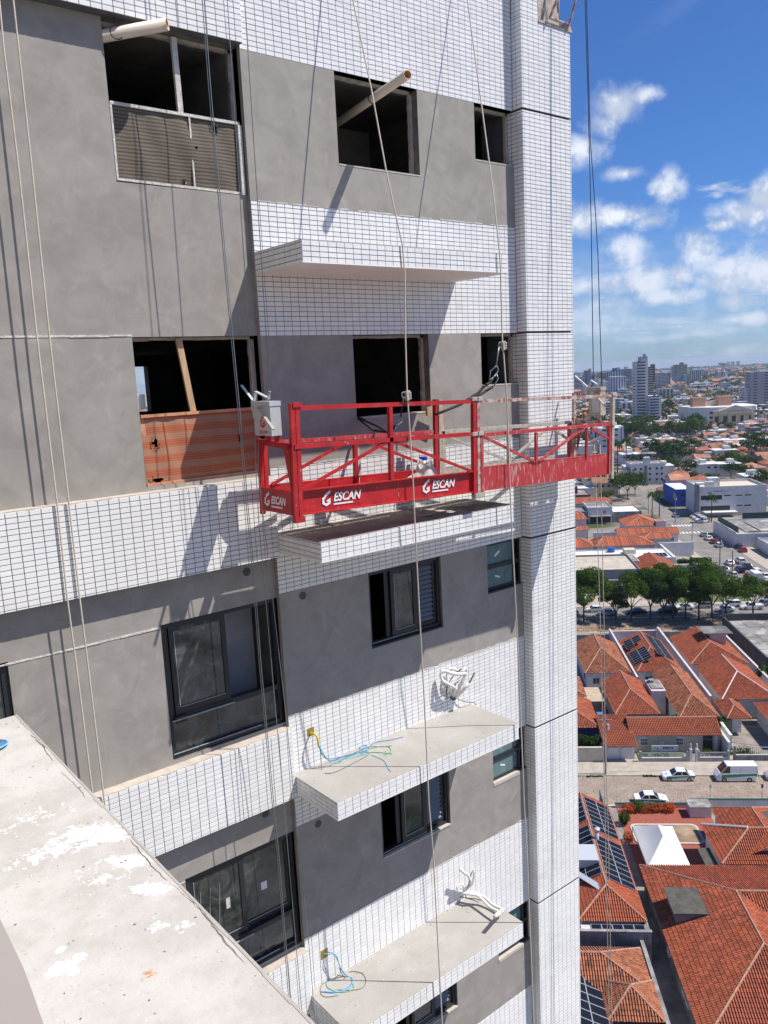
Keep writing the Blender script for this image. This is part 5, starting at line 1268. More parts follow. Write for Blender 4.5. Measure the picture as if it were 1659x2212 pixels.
# marquee
mq = tthing('marquee', -6.1, -22, 'white peaked marquee tent standing on the red brick yard', 'tent')
c4 = [(-8.5, -26.4, 2.5), (-3.7, -26.4, 2.5), (-3.7, -17.8, 2.5), (-8.5, -17.8, 2.5)]; r1_, r2_ = (-6.1, -23.3, 4.5), (-6.1, -20.9, 4.5)
m_fab = M('white_canvas', (.74, .73, .70), .7, var=.04, vscale=.6, coord='World', bump=.3, bscale=1.5)
def sag(P, n=6, d=.16):
    m_ = TB(); V = []; P = [Vector(p) for p in P]
    if len(P) == 3: P = [P[0], P[1], P[2], P[2]]
    for j in range(n+1):
        for i in range(n+1):
            u_, v_ = i/n, j/n; p = P[0].lerp(P[1], u_).lerp(P[3].lerp(P[2], u_), v_); p.z -= d*math.sin(math.pi*v_)*(.6+.4*math.sin(math.pi*u_)); V.append(p)
    m_.add(V, [(j*(n+1)+i, j*(n+1)+i+1, (j+1)*(n+1)+i+1, (j+1)*(n+1)+i) for j in range(n) for i in range(n)]); return m_
for P in ([c4[0], c4[1], r1_], [c4[1], c4[2], r2_, r1_], [c4[2], c4[3], r2_], [c4[3], c4[0], r1_, r2_]): sag(P).build('canopy_panel', m_fab, mq, smooth=True)
for p in c4: m_ = TB(); m_.tube([(p[0], p[1], 0), p], .05, 6); m_.build('pole', m_iron, mq)
m_ = TB()
for i in range(4): p, q = c4[i], c4[(i+1) % 4]; m_.prism([p, q, (q[0], q[1], 2.2), (p[0], p[1], 2.2)], (.01, .01, 0))
m_.build('valance', m_fab, mq)
# planted island
isl = tthing('garden_island', -3.6, -15.6, 'rounded planting bed with a pale kerb beside the marquee', 'planting bed')
m_ = TB(); pts = []
for (cx, cy, a0_) in ((-.3, -17.0, -90), (-.3, -14.0, 0), (-7.2, -14.0, 90), (-7.2, -17.0, 180)):
    for k in range(5): an = R(a0_+k*22.5); pts.append((cx+.8*math.cos(an), cy+.8*math.sin(an), .03))
m_.prism(pts, (0, 0, .12)); m_.build('kerb', m_kerb, isl)
m_ = TB(); m_.prism([(x*.93-.25, (y+15.5)*.86-15.5, .1) for x, y, z in pts], (0, 0, .08)); m_.build('soil', m_dirt, isl)

# --- vegetation
def leaf_cloud(rs, lumps, n, size, squash=.75, mb=None):
    """leaf-sized faces scattered through a set of lumps (x, y, z, r)"""
    mb = mb or MB(); tot = sum(l[3]**2 for l in lumps)
    for (x, y, z, r_) in lumps:
        for k in range(int(n*r_*r_/tot)+1):
            while True:
                d_ = Vector((rs.uniform(-1, 1), rs.uniform(-1, 1), rs.uniform(-1, 1)))
                if .05 < d_.length < 1: break
            d_ = d_.normalized()*(d_.length**.35)
            c = Vector((x, y, z))+Vector((d_.x, d_.y, d_.z*squash))*r_*(.85+.3*rs.random())
            nn = (d_+Vector((rs.uniform(-.7, .7), rs.uniform(-.7, .7), rs.uniform(-.3, .9)))).normalized(); e = nn.orthogonal().normalized()
            e = (Matrix.Rotation(rs.random()*6.28, 3, nn) @ e); g = nn.cross(e); s_ = size*(.6+.8*rs.random())
            mb.add([c-e*s_, c+g*s_*.6+nn*s_*.15, c+e*s_, c-g*s_*.6], [(0, 1, 2, 3)])
    return mb
def make_tree(h, cr, seed, nleaf, lsize, lmat=None, spread=1., trunk=.2, lean=0, cover=.45):
    """meshes (trunk, crown) of a spreading tree about its own foot"""
    rs = random.Random(seed); tr = MB(); lumps = []
    fork = h*.28; top = Vector((lean, 0, fork)); tr.tube([(0, 0, -.2), (rs.uniform(-.1, .1), rs.uniform(-.1, .1), fork*.5), tuple(top)], [trunk, trunk*.8, trunk*.7], 7)
    nb_ = rs.randint(5, 7)
    for k in range(nb_):
        a = 6.283*k/nb_+rs.uniform(-.4, .4); rr = cr*rs.uniform(.45, .8)*spread; hz_ = h*rs.uniform(.55, .86)
        m1 = top+Vector((math.cos(a)*rr*.45, math.sin(a)*rr*.45, (hz_-fork)*.55)); e = Vector((math.cos(a)*rr, math.sin(a)*rr, hz_))
        tr.tube([tuple(top), tuple(m1), tuple(e)], [trunk*.45, trunk*.3, trunk*.1], 5)
        lumps.append((e.x, e.y, e.z, cr*rs.uniform(.30, .46)))
        for q in range(2):
            a2 = a+rs.uniform(-.8, .8); l2 = e+Vector((math.cos(a2)*cr*.35, math.sin(a2)*cr*.35, rs.uniform(-.12, .12)*h)); lumps.append((l2.x, l2.y, l2.z, cr*rs.uniform(.16, .30)))
            tr.tube([tuple(m1), tuple(l2)], [trunk*.2, trunk*.06], 4)
    for q in range(4): lumps.append((rs.uniform(-.35, .35)*cr, rs.uniform(-.35, .35)*cr, h*rs.uniform(.72, .95), cr*rs.uniform(.28, .42)))
    return tr.mesh('trunk', m_bark, smooth=True), leaf_cloud(rs, lumps, nleaf, lsize).mesh('crown', lmat or m_leaf)
def plant_tree(meshes, a, b_, label, cat='tree', rot=0, sc=1., group=None, name='street_tree', h=0.):
    t = tthing(name, a, b_, label, cat, group, None, h); t.rotation_euler = (0, 0, rot); t.scale = (sc, sc, sc)
    for nm, me in zip(('trunk', 'crown'), meshes):
        ob = bpy.data.objects.new(nm, me); COL.objects.link(ob); ob.parent = t
    return t
park = [(-1.0, 10.4, 6.0, 'leafy street tree nearest the tiled tower on the dry verge'), (6.4, 5.6, 2.8, 'small round street tree second from the tower on the verge'), (9.8, 10.2, 4.8, 'pale green street tree third from the tower on the verge'),
        (14.2, 10.0, 4.8, 'fourth street tree on the verge from the tower, forked low'), (19.4, 11.4, 5.6, 'dense street tree left of the tallest one on the verge'), (25.0, 12.4, 6.6, 'tallest and widest street tree in the middle of the verge'),
        (31.2, 9.4, 5.6, 'open-crowned street tree with a bare leaning trunk right on the verge'), (37.4, 8.4, 3.8, 'last street tree on the verge beside the side street'),
        (17.0, 8.6, 4.4, 'darker street tree filling the gap left of the dense one'), (22.2, 10.2, 5.0, 'darker street tree tucked between the dense one and the tallest'), (28.2, 9.4, 4.6, 'darker street tree just right of the tallest one')]
for i, (a, h, cr, lab) in enumerate(park):
    plant_tree(make_tree(h*1.14, cr*1.06, 40+i, int((420 if i != 6 else 160)*cr*cr), .18, (None, m_leafd)[i > 7 or i == 3], 1., .26), a, 74.8+.6*math.sin(i*2.1), lab, rot=i*1.3, group='trees on the verge')
tk = [make_tree(6.5, 3.4, 90, 700, .30), make_tree(8, 4.2, 91, 900, .34, m_leafd), make_tree(5, 3.0, 92, 600, .28, m_leafd), make_tree(9.5, 5.2, 93, 1000, .40)]
def palm_meshes(h, seed, fr=2.2):
    rs = random.Random(seed); tr = MB(); tr.tube([(0, 0, 0), (.15, 0, h*.5), (.25, .1, h)], [.2, .15, .13], 6); cr = MB()
    for k in range(16):
        a = 6.283*k/16+rs.uniform(-.2, .2); el = rs.uniform(-.3, .9); P = []
        for q in range(6):
            s_ = q/5; P.append(Vector((.25+math.cos(a)*fr*s_, .1+math.sin(a)*fr*s_, h+fr*(el*s_-.95*s_*s_))))
        sd_ = Vector((-math.sin(a), math.cos(a), 0))
        for q in range(5):
            w0, w1 = .34*math.sin(math.pi*min(1, (q+.3)/5.3)), .34*math.sin(math.pi*min(1, (q+1.3)/5.3)) if q < 4 else .02
            for sg in (-1, 1):
                cr.add([P[q], P[q+1], P[q+1]+sd_*sg*w1-Vector((0, 0, w1*.5)), P[q]+sd_*sg*w0-Vector((0, 0, w0*.5))], [(0, 1, 2, 3)])
    return tr.mesh('trunk', m_bark, smooth=True), cr.mesh('crown', m_leafd)
pl_ = [palm_meshes(9, 5), palm_meshes(5, 6, 1.9), palm_meshes(3, 7, 1.6)]
def hedge(a0, a1, b0, b1, h, mat, name, label, n, size, seed=3, cat='hedge', h0=0.):
    rs = random.Random(seed); lumps = []
    k = max(1, int((a1-a0)/.6)); 
    for i in range(k): lumps.append((a0+(a1-a0)*(i+.5)/k+rs.uniform(-.1, .1), (b0+b1)/2+rs.uniform(-.15, .15), h0+h*rs.uniform(.4, .62), min(h*.55, .75)))
    t = TB(); leaf_cloud(rs, lumps, n, size, 1., t); return tsolo(t, name, mat, label, cat, (a0+a1)/2, (b0+b1)/2)
hedge(-5.6, -1.5, -10.6, -9.6, 1.15, m_flame, 'flowering_hedge', 'long hedge in bright red flower behind the white street wall', 1500, .10)
hedge(-8.0, -6.6, -10.6, -9.6, 1.2, m_flame, 'flowering_hedge', 'short red-flowering bush left of the long red hedge', 500, .10, 4)
hedge(-6.7, -5.7, -10.5, -9.6, 1.5, m_leaf, 'shrub', 'green shrub growing between the two red flowering hedges', 420, .10, 5, 'shrub')
hedge(-9.2, -8.1, -16, -10.5, 1.9, m_leafd, 'shrub', 'dark green shrub in the garden corner by the alley', 500, .12, 6, 'shrub')
hedge(-9.1, -8.5, -19.5, -14.6, 1.2, m_flame, 'croton_bush', 'low orange-red bush along the alley side of the marquee', 400, .10, 7, 'shrub')
# --- the block across the cobbled street
MI = house('sign_house', 'beige one-storey house with the MIDI signboard and arched white windows', (-3.9, 9.9, 7.0, 13.2), 2.95, 4.5, 'a', 0, 0, m_wallb, 'obj', m_rt, m_cap, False, 21, .35)
for x in (-1.7, 3.65):
    m_ = TB(); pts = [(x-.62, 7.28, 1.15), (x+.62, 7.28, 1.15), (x+.62, 7.28, 2.35)]+[(x+.62*math.cos(q*math.pi/6), 7.28, 2.35+.32*math.sin(q*math.pi/6)) for q in range(1, 6)]+[(x-.62, 7.28, 2.35)]
    m_.prism(pts, (0, .08, 0)); w_ = m_.build('arched_window', m_wallw, MI)
    for i in range(2):
        for j in range(2):
            for sgn in (-1, 1):
                m_ = TB(); xx = x+sgn*(.14+.27*i); m_.box(xx-.10, xx+.10, 7.265, 7.275, 1.3+.55*j, 1.75+.55*j); m_.build('pane', m_winb, w_)
m_ = TB(); m_.box(.55, 1.3, 7.2, 7.32, 1.2, 1.9); m_.build('air_conditioner', m_wallw, MI)
m_ = TB(); m_.box(7.1, 8.5, 7.26, 7.34, .1, 2.7); m_.build('porch_opening', m_dark, MI)
m_ = TB(); m_.box(8.8, 9.1, 7.0, 7.3, 0, 2.9); m_.build('porch_column', m_wallw, MI)
sg = tthing('signboard', 1, 5.5, 'white MIDI signboard with a round grey crest above the railings', 'sign')
m_ = TB(); m_.box(-1.0, 2.95, 5.5, 5.58, 1.05, 2.02); m_.build('board', m_wallw, sg)
for x in (-.9, 2.85): m_ = TB(); m_.box(x-.04, x+.04, 5.58, 5.66, 0, 1.1); m_.build('post', m_iron, sg)
def tletter(txt, size, a, b_, h, mat, parent, width, name='lettering', bold=0., nrm=-1):
    vs, fs = text_faces(txt, size, 0, bold); x0 = min(v[0] for v in vs); w_ = max(v[0] for v in vs)-x0
    m_ = TB(); m_.add([(a+(v[0]-x0)*width/w_, b_, h+v[1]) for v in vs], fs); return m_.build(name, mat, parent)
m_navy = M('navy_letters', (.02, .03, .16), .6); m_greyl = M('grey_crest', (.28, .28, .27), .7)
tletter('MIDI', .46, .72, 5.494, 1.48, m_navy, sg, 1.5, bold=.02)
m_ = TB(); m_.box(.45, 2.4, 5.492, 5.496, 1.27, 1.31); m_.build('subtitle_line', m_greyl, sg)
m_ = TB(); m_.ring((-.02, 5.494, 1.53), .34, .03, (0, 1, 0), 20, 4); m_.box(-.16, .12, 5.49, 5.496, 1.38, 1.62); m_.build('crest', m_greyl, sg)
ga = tthing('garage', -5.8, 7, 'orange-roofed double garage with two white arched doors', 'garage')
m_ = TB(); m_.box(-8.0, -3.6, 5.0, 12.4, 0, 2.6); m_.build('wall', m_wallw, ga)
tile_roof(ga, [[(-8.3, 3.9, 2.65), (-3.4, 3.9, 2.65), (-3.4, 12.6, 4.0), (-8.3, 12.6, 4.0)]], [], m_rt, m_cap, 'obj', 22)
for x in (-6.85, -4.75):
    m_ = TB(); pts = [(x-.88, 4.9, 0.15), (x+.88, 4.9, .15), (x+.88, 4.9, 1.75)]+[(x+.88*math.cos(q*math.pi/8), 4.9, 1.75+.3*math.sin(q*math.pi/8)) for q in range(1, 8)]+[(x-.88, 4.9, 1.75)]
    m_.prism(pts, (0, .06, 0)); dr = m_.build('garage_door', m_flatw, ga)
    for k in range(11): m_ = TB(); m_.box(x-.84+k*.155, x-.82+k*.155, 4.885, 4.9, .2, 1.75); m_.build('rib', m_iron, dr)
def railing(name, label, a0, a1, b_, hw, ht, wmat, rmat=None, step=.13):
    t = tthing(name, (a0+a1)/2, b_, label, 'fence'); m_ = TB(); m_.box(a0, a1, b_-.1, b_+.1, 0, hw); m_.build('plinth', wmat, t)
    m_ = TB(); m_.box(a0, a1, b_-.13, b_+.13, hw, hw+.06); m_.box(a0, a1, b_-.02, b_+.02, ht-.04, ht+.03); m_.build('rail', m_wallw, t)
    n = int((a1-a0)/step)
    for k in range(n):
        x = a0+(k+.5)*(a1-a0)/n
        m_ = TB(); m_.box(x-.018, x+.018, b_-.012, b_+.012, hw+.06, ht); m_.build('bar', rmat or m_iron, t)
    for x in (a0, a1): m_ = TB(); m_.box(x-.16, x+.16, b_-.16, b_+.16, 0, ht+.25); m_.build('pillar', wmat, t)
    return t
m_pg = M('grey_wall_paint', (.34, .34, .35), .9, var=.1, vscale=1, coord='World')
railing('front_railing', 'white bar railing on a grey plinth in front of the grassy yard', -2.9, 4.0, 4.15, .7, 1.5, m_pg)
railing('front_railing', 'white bar railing right of the tall white gate post', 5.6, 9.9, 4.15, .75, 1.55, m_pg)
railing('front_railing', 'dark slatted fence on a stained plinth at the right edge', 10.9, 24, 4.6, .9, 2.1, m_wallg, m_ironk, .3)
for x in (4.45, 5.35):
    m_ = TB(); m_.box(x-.2, x+.2, 4.0, 4.4, 0, 2.1); m_.tube([(x, 4.2, 2.1), (x, 4.2, 2.9)], .09, 8); tsolo(m_, 'gate_post', m_wallw, 'left white gate post with a tall stem' if x < 5 else 'right white gate post with a tall stem', 'post', x, 4.2, 'gate posts of the sign house')
strip(-2.9, 3.9, 4.3, 6.9, .16, m_grass, 'front_lawn'); strip(-8, -3.2, 1.0, 4.9, .16, m_walk, 'driveway')
wall_('boundary_wall', 'cream street wall with a number plate left of the garages', -30, -8.4, 4.2, 4.45, 2.3, m_wallc)
wall_('boundary_wall', 'white side wall of the driveway right of the sign house', 9.95, 10.2, 4.4, 14, 2.9, m_wallw)
hedge(-13, -8.6, 4.8, 9.2, 4.6, m_leafd, 'dark_bush', 'big dark green bush behind the cream street wall', 2600, .17, 8, 'shrub')
plant_tree(pl_[2], 11.6, 13.5, 'little palm beside the eight-sided porch roof', 'palm', name='palm_tree'); plant_tree(pl_[2], 4.2, 13.6, 'small palm in the gap between two orange roofs behind the sign house', 'palm', 1.2, name='palm_tree')
hedge(10.6, 14.2, 5.2, 8.6, 1.1, m_leaf, 'shrub', 'low green planting in the front yard right of the sign house', 500, .12, 9, 'shrub')
hedge(6.2, 8.6, 4.8, 6.4, 1.2, m_leaf, 'shrub', 'yellow-green palm-like shrub behind the right railing', 300, .14, 10, 'shrub')
plant_tree(pl_[2], 25.5, 33, 'bushy banana-like plant by the grey warehouse corner', 'palm', 2.2, 1.3, name='palm_tree')
house('tiled_house', 'hipped orange house with a toppled vent patch, next to the tower and the rear lane', (-6.9, 1.4, 32.6, 49.4), 3.3, 5.4, 'b', 8, 0, m_wallw, 'stuff', m_rt2, m_cap, True, 31)
HB = house('tiled_house', 'orange house with two tilted solar arrays between pale boundary walls', (2.6, 10.8, 33, 50.4), 3.3, 5.3, 'b', 8, 0, m_wallw, 'stuff', m_rt, m_cap, True, 32)
sb = Vector((-4.1, 0, 2.0)).normalized(); sc_ = Vector((4.1, 0, 2.0)).normalized()
panels(HB, (10.3, 37.5, 3.55), (0, 1, 0), sb, 11, 2, .2); panels(HB, (2.9, 35.6, 3.4), (0, 1, 0), sc_, 6, 2, .3); panels(HB, (3.0, 43, 3.5), (0, 1, 0), sc_, 4, 2, .75, skip={(0, 1)})
house('tiled_house', 'wide orange house under the square tank tower with a corrugated lid', (13.0, 23.4, 36.2, 52), 3.4, 5.6, 'b', 6.2, 0, m_wallw, 'stuff', m_rt, m_cap, True, 33)
wt = tthing('tank_tower', 20.5, 47, 'square pale tank tower with a grey corrugated lid on the wide orange roof', 'water tank')
m_ = TB(); m_.box(18.9, 21.9, 44.6, 47.4, 0, 6.6); m_.build('wall', m_wallb, wt)
m_ = TB(); m_.box(17.6, 23.0, 44.0, 48.6, 6.6, 6.7)
for k in range(27): m_.box(17.6+k*.2, 17.7+k*.2, 44.0, 48.6, 6.7, 6.76)
m_.build('corrugated_lid', m_flatg, wt)
house('tiled_house', 'orange hipped house beside the pale stone patio and the blue tarpaulin', (-4.8, 2.3, 14.1, 28.6), 3.3, 5.2, 'b', 6.0, 0, m_wallw, 'stuff', m_rt, m_cap, True, 34)
house('tiled_house', 'long narrow orange house directly behind the sign house', (5.0, 11.2, 12.6, 31.8), 3.4, 5.2, 'b', 5.0, 0, m_wallw, 'stuff', m_rt2, m_cap, True, 35)
house('tiled_house', 'bright orange hipped house right of the long narrow one', (13.5, 22.6, 19.3, 34.6), 3.5, 5.8, 'b', 6.8, 0, m_wallw, 'stuff', m_rt, m_capw, True, 36)
house('tiled_house', 'orange roof with dark wooden eaves cut by the right edge above the driveway', (18.3, 27, 8, 18.6), 3.1, 4.9, 'b', 0, 4, m_wallw, 'stuff', m_rt, m_cap, True, 37)
house('porch_roof', 'small eight-sided orange porch roof over the shaded drive', (12.4, 16.2, 13.0, 20.2), 2.9, 4.0, 'b', 2.8, 1.9, m_wallw, 'stuff', m_rt, m_cap, False, 38, 1.2)
house('blue_walled_house', 'orange house with a deep blue side wall beside the tower', (-16, -7.9, 9.6, 20.6), 3.1, 4.8, 'b', 4, 0, M('deep_blue_wall', (.02, .03, .12), .9), 'stuff', m_rt, m_cap, False, 39)
house('tiled_house', 'orange house seen in a narrow strip against the tower above the blue-walled one', (-18, -8.2, 22, 31), 3.2, 4.9, 'b', 4, 4, m_wallw, 'stuff', m_rt2, m_cap, False, 40)
m_ = TB(); m_.box(-8.0, -4.9, 21.2, 27.6, 2.5, 2.62); tsolo(m_, 'stone_patio_roof', M('pale_stone_tiles', (.46, .36, .25), .9, var=.25, vscale=2.5, coord='World'), 'pale flat stone-tiled patio roof against an orange house', 'patio roof', -6.5, 24)
m_ = TB(); m_.prism([(-7.0, 16.2, 1.0), (-5.4, 16.2, 1.0), (-5.4, 19.2, 1.5), (-7.0, 19.2, 1.5)], (0, 0, .08)); m_.box(-6.9, -6.8, 16.3, 16.4, 0, 1); m_.box(-5.6, -5.5, 16.3, 16.4, 0, 1); tsolo(m_, 'blue_tarpaulin', M('blue_tarp', (.03, .22, .55), .5), 'bright blue tarpaulin stretched in the yard near the tower', 'tarpaulin', -6, 17.5)
tw = tthing('stair_tower', 3.8, 24, 'pale mauve tower block with a dark tank pit between orange roofs', 'tower')
m_ = TB(); m_.box(2.6, 5.0, 21.6, 26.8, 0, 4.2); m_.build('wall', m_wallp, tw)
m_ = TB(); m_.box(2.8, 4.8, 22.4, 26.4, 4.2, 4.35); m_.build('slab', m_flatg, tw)
m_ = TB(); m_.tube([(3.4, 25.4, 4.3), (3.4, 25.4, 4.8)], .55, 12); m_.build('tank', m_flatg, tw)
for i, (a0, a1, b0, b1, h, mt, lab) in enumerate(((1.9, 2.15, 30, 58.2, 3.4, m_wallp, 'tall pinkish party wall left of the house with tilted solar arrays'), (11.9, 12.2, 20.5, 58.2, 3.6, m_wallp, 'long pinkish party wall right of the house with tilted solar arrays'),
      (24.2, 24.5, 19, 58, 3.4, m_wallp, 'pink and grey party wall beside the grey warehouse'), (-40, 1.9, 58.0, 58.3, 2.2, m_wallg, 'stained rear wall along the lane next to the tower'), (2.2, 11.8, 58.0, 58.3, 2.9, m_wallp, 'pale mauve rear wall along the lane'),
      (12.3, 26.4, 58.0, 58.3, 2.6, m_wallg, 'grey stained rear wall along the lane with a taller pier'), (11.3, 11.6, 8, 20, 2.4, m_wallw, 'white yard wall left of the eight-sided porch roof'))):
    wall_('party_wall' if a1-a0 < 1 else 'rear_wall', lab, a0, a1, b0, b1, h, mt)
wh = tthing('warehouse', 33, 50, 'grey patchwork flat-roofed warehouse at the right edge beyond the orange houses', 'building')
m_ = TB(); m_.box(26.8, 46, 38, 61.5, 0, 3.6); m_.build('wall', m_wallg, wh)
for i in range(6):
    for k in range(5): m_ = TB(); m_.box(27.0+i*3.1, 30.05+i*3.1, 38.4+k*4.6, 42.95+k*4.6, 3.6, 3.72+.05*((i+k) % 2)); m_.build('roof_sheet', m_flatg, wh)
m_ = TB(); m_.box(26.5, 26.8, 36, 61.8, 0, 4.6); m_.box(26.8, 46, 61.5, 61.8, 0, 5.2); m_.build('parapet', M('blackened_parapet', (.07, .07, .075), .95, var=.3, vscale=.6, coord='World'), wh)
house('tiled_house', 'small orange lean-to house at the right edge below the warehouse', (28, 40, 27, 36), 3.0, 4.4, 'a', 0, 0, m_wallw, 'stuff', m_rt, m_cap, True, 41)

# --- vehicles
m_tyre = M('tyre_rubber', (.02, .02, .02), .9); m_rim = M('wheel_rim', (.35, .35, .36), .35, .6); m_cglass = M('car_glass', (.012, .016, .02), .06, spec=.9); m_lamp = M('lamp_lens', (.6, .6, .6), .1); m_tail = M('tail_lamp', (.35, .01, .01), .2)
PAINT = {'white': M('white_car_paint', (.72, .72, .72), .22), 'silver': M('silver_car_paint', (.42, .43, .45), .28, .3), 'black': M('black_car_paint', (.012, .012, .015), .2), 'red': M('red_car_paint', (.38, .015, .02), .25), 'blue': M('dark_blue_car_paint', (.02, .035, .09), .25), 'grey': M('grey_car_paint', (.14, .145, .155), .25)}
def loft(sections, mb=None):
    mb = mb or MB(); n = len(sections[0]); V = [p for s_ in sections for p in s_]; F = []
    for j in range(len(sections)-1):
        for k in range(n): F.append((j*n+k, j*n+(k+1) % n, (j+1)*n+(k+1) % n, (j+1)*n+k))
    F.append(tuple(range(n-1, -1, -1))); F.append(tuple((len(sections)-1)*n+k for k in range(n))); return mb.add(V, F)
KIND = {  # length, width, belt height, roof height, bonnet x, windscreen x, rear glass x, boot x (fractions)
 'sedan': (4.5, 1.76, .92, 1.47, .0, .27, .83, .97, .43, .70), 'hatch': (4.0, 1.72, .94, 1.50, 0, .25, .97, 1.0, .40, .86), 'suv': (4.4, 1.82, 1.05, 1.66, 0, .25, .98, 1.0, .38, .90),
 'pickup': (5.2, 1.85, 1.08, 1.75, 0, .25, .62, 1.0, .36, .58), 'van': (5.6, 1.95, 1.35, 2.45, 0, .10, 1.0, 1.0, .26, .985)}
def make_car(kind, paint, stripe=False):
    L_, Wd, hb, hr, _, xw, xr, xb, xrf, xrb = KIND[kind]; h2 = Wd/2
    def sec(x, z0, z1, w0, w1): return [(x, -w0, z0), (x, -w0*1.0, (z0+z1)/2), (x, -w1, z1), (x, w1, z1), (x, w0*1.0, (z0+z1)/2), (x, w0, z0)]
    nose = .68 if kind != 'van' else 1.0
    S = [sec(0, .28, nose*.85, h2*.84, h2*.78), sec(.03*L_, .20, nose, h2*.95, h2*.88), sec(xw*L_*.8, .18, hb*.96, h2, h2*.95), sec(.5*L_, .18, hb, h2, h2*.96), sec(min(xr, .93)*L_, .20, hb*1.02, h2, h2*.94), sec(.985*L_, .24, hb*(.98 if kind != 'sedan' else .95), h2*.94, h2*.86), sec(L_, .34, hb*.86, h2*.88, h2*.80)]
    body = loft(S).mesh('body', paint, smooth=False)
    def cs(x, z, w): return [(x, -w, z), (x, w, z)]
    g = MB(); hw = h2*.93; rw = h2*.74 if kind != 'van' else h2*.88
    xb1 = xr*L_ if kind != 'pickup' else xr*L_
    V = [(xw*L_, -hw, hb-.02), (xw*L_, hw, hb-.02), (xb1, -hw, hb), (xb1, hw, hb), (xrf*L_, -rw, hr-.04), (xrf*L_, rw, hr-.04), (xrb*L_, -rw, hr-.04), (xrb*L_, rw, hr-.04)]
    g.add(V, [(0, 1, 5, 4), (2, 6, 7, 3), (0, 4, 6, 2), (1, 3, 7, 5)])
    glass = g.mesh('glazing', m_cglass)
    rf = MB(); rf.add([(xrf*L_-.05, -rw-.02, hr-.05), (xrf*L_-.05, rw+.02, hr-.05), (xrb*L_+.05, rw+.02, hr-.05), (xrb*L_+.05, -rw-.02, hr-.05), (xrf*L_+.1, -rw*.86, hr), (xrf*L_+.1, rw*.86, hr), (xrb*L_-.1, rw*.86, hr), (xrb*L_-.1, -rw*.86, hr)],
           [(0, 3, 2, 1), (4, 5, 6, 7), (0, 1, 5, 4), (1, 2, 6, 5), (2, 3, 7, 6), (3, 0, 4, 7)])
    for sy in (-1, 1):   # pillars
        for (x0, x1) in ((xw, xrf), (xr, xrb)): rf.bar((x0*L_, sy*hw, hb), (x1*L_, sy*rw, hr-.04), .07, .05)
        xm = (xw+xr)/2+.03; rf.bar((xm*L_, sy*(hw+.01), hb), (((xrf+xrb)/2+.02)*L_, sy*(rw+.01), hr-.04), .07, .04)
        if kind == 'van': rf.add([(.33*L_, sy*(hw+.015), hb-.05), (.995*L_, sy*(hw+.015), hb-.05), (.985*L_, sy*(rw+.02), hr-.05), (.33*L_, sy*(rw+.02), hr-.05)], [(0, 1, 2, 3)])
    if kind == 'van': rf.add([(xw*L_-.01, -hw*.98, hb), (xw*L_+.02, hw*.98, hb), (xw*L_+.02, hw*.98, hb+.02), (xw*L_, -hw*.98, hb+.02)], [(0, 1, 2, 3)])
    if kind == 'pickup':
        for sy in (-1, 1): rf.box(xr*L_, L_*.99, sy*h2*.9-.05, sy*h2*.9+.05, hb-.1, hb+.06)
        rf.box(L_*.97, L_*.99, -h2*.9, h2*.9, hb-.1, hb+.06)
    roof = rf.mesh('roof', paint)
    wm = MB(); wm.tube([(0, -.1, 0), (0, .1, 0)], .32 if kind in ('sedan', 'hatch') else .36, 14); tyre = wm.mesh('tyre', m_tyre, smooth=False)
    wm = MB(); wm.tube([(0, -.11, 0), (0, .11, 0)], .2, 10); rim = wm.mesh('rim', m_rim)
    lm = MB(); lm.box(-.02, .06, -.16, .16, -.07, .07); lamp = lm.mesh('headlight', m_lamp); tm_ = MB(); tm_.box(-.06, .02, -.14, .14, -.09, .09); tail = tm_.mesh('tail_light', m_tail)
    st = None
    if stripe:
        s_ = MB()
        for sy in (-1, 1):
            y = sy*(h2+.008); zz = .52 if kind == 'sedan' else .78; d_ = .42 if kind == 'sedan' else .62
            s_.add([(.10*L_, y, zz-.08), (.98*L_, y*.975, zz+.06), (.98*L_, y*.975, zz+.06+d_*.7), (.12*L_, y, zz+d_*.55)], [(0, 1, 2, 3)])
            s_.add([(.14*L_, y*1.003, zz-.10), (.98*L_, y*.977, zz+.03), (.98*L_, y*.977, zz+.07), (.14*L_, y*1.003, zz-.06)], [(0, 1, 2, 3)], 1)
        s_.add([(.10*L_, -.15, nose+.10), (.19*L_, -.15, nose+.16), (.19*L_, .15, nose+.16), (.10*L_, .15, nose+.10)], [(0, 1, 2, 3)], 2)
        st = s_.mesh('green_stripe', [M('livery_green', (.01, .28, .13), .4), M('livery_yellow', (.5, .5, .04), .4), M('livery_teal', (.02, .40, .36), .4)])
    return dict(body=body, glass=glass, roof=roof, tyre=tyre, rim=rim, lamp=lamp, tail=tail, L=L_, W=Wd, r=.32 if kind in ('sedan', 'hatch') else .36, stripe=st, hl=nose*.82, tl=hb*.8)
CARS = {}
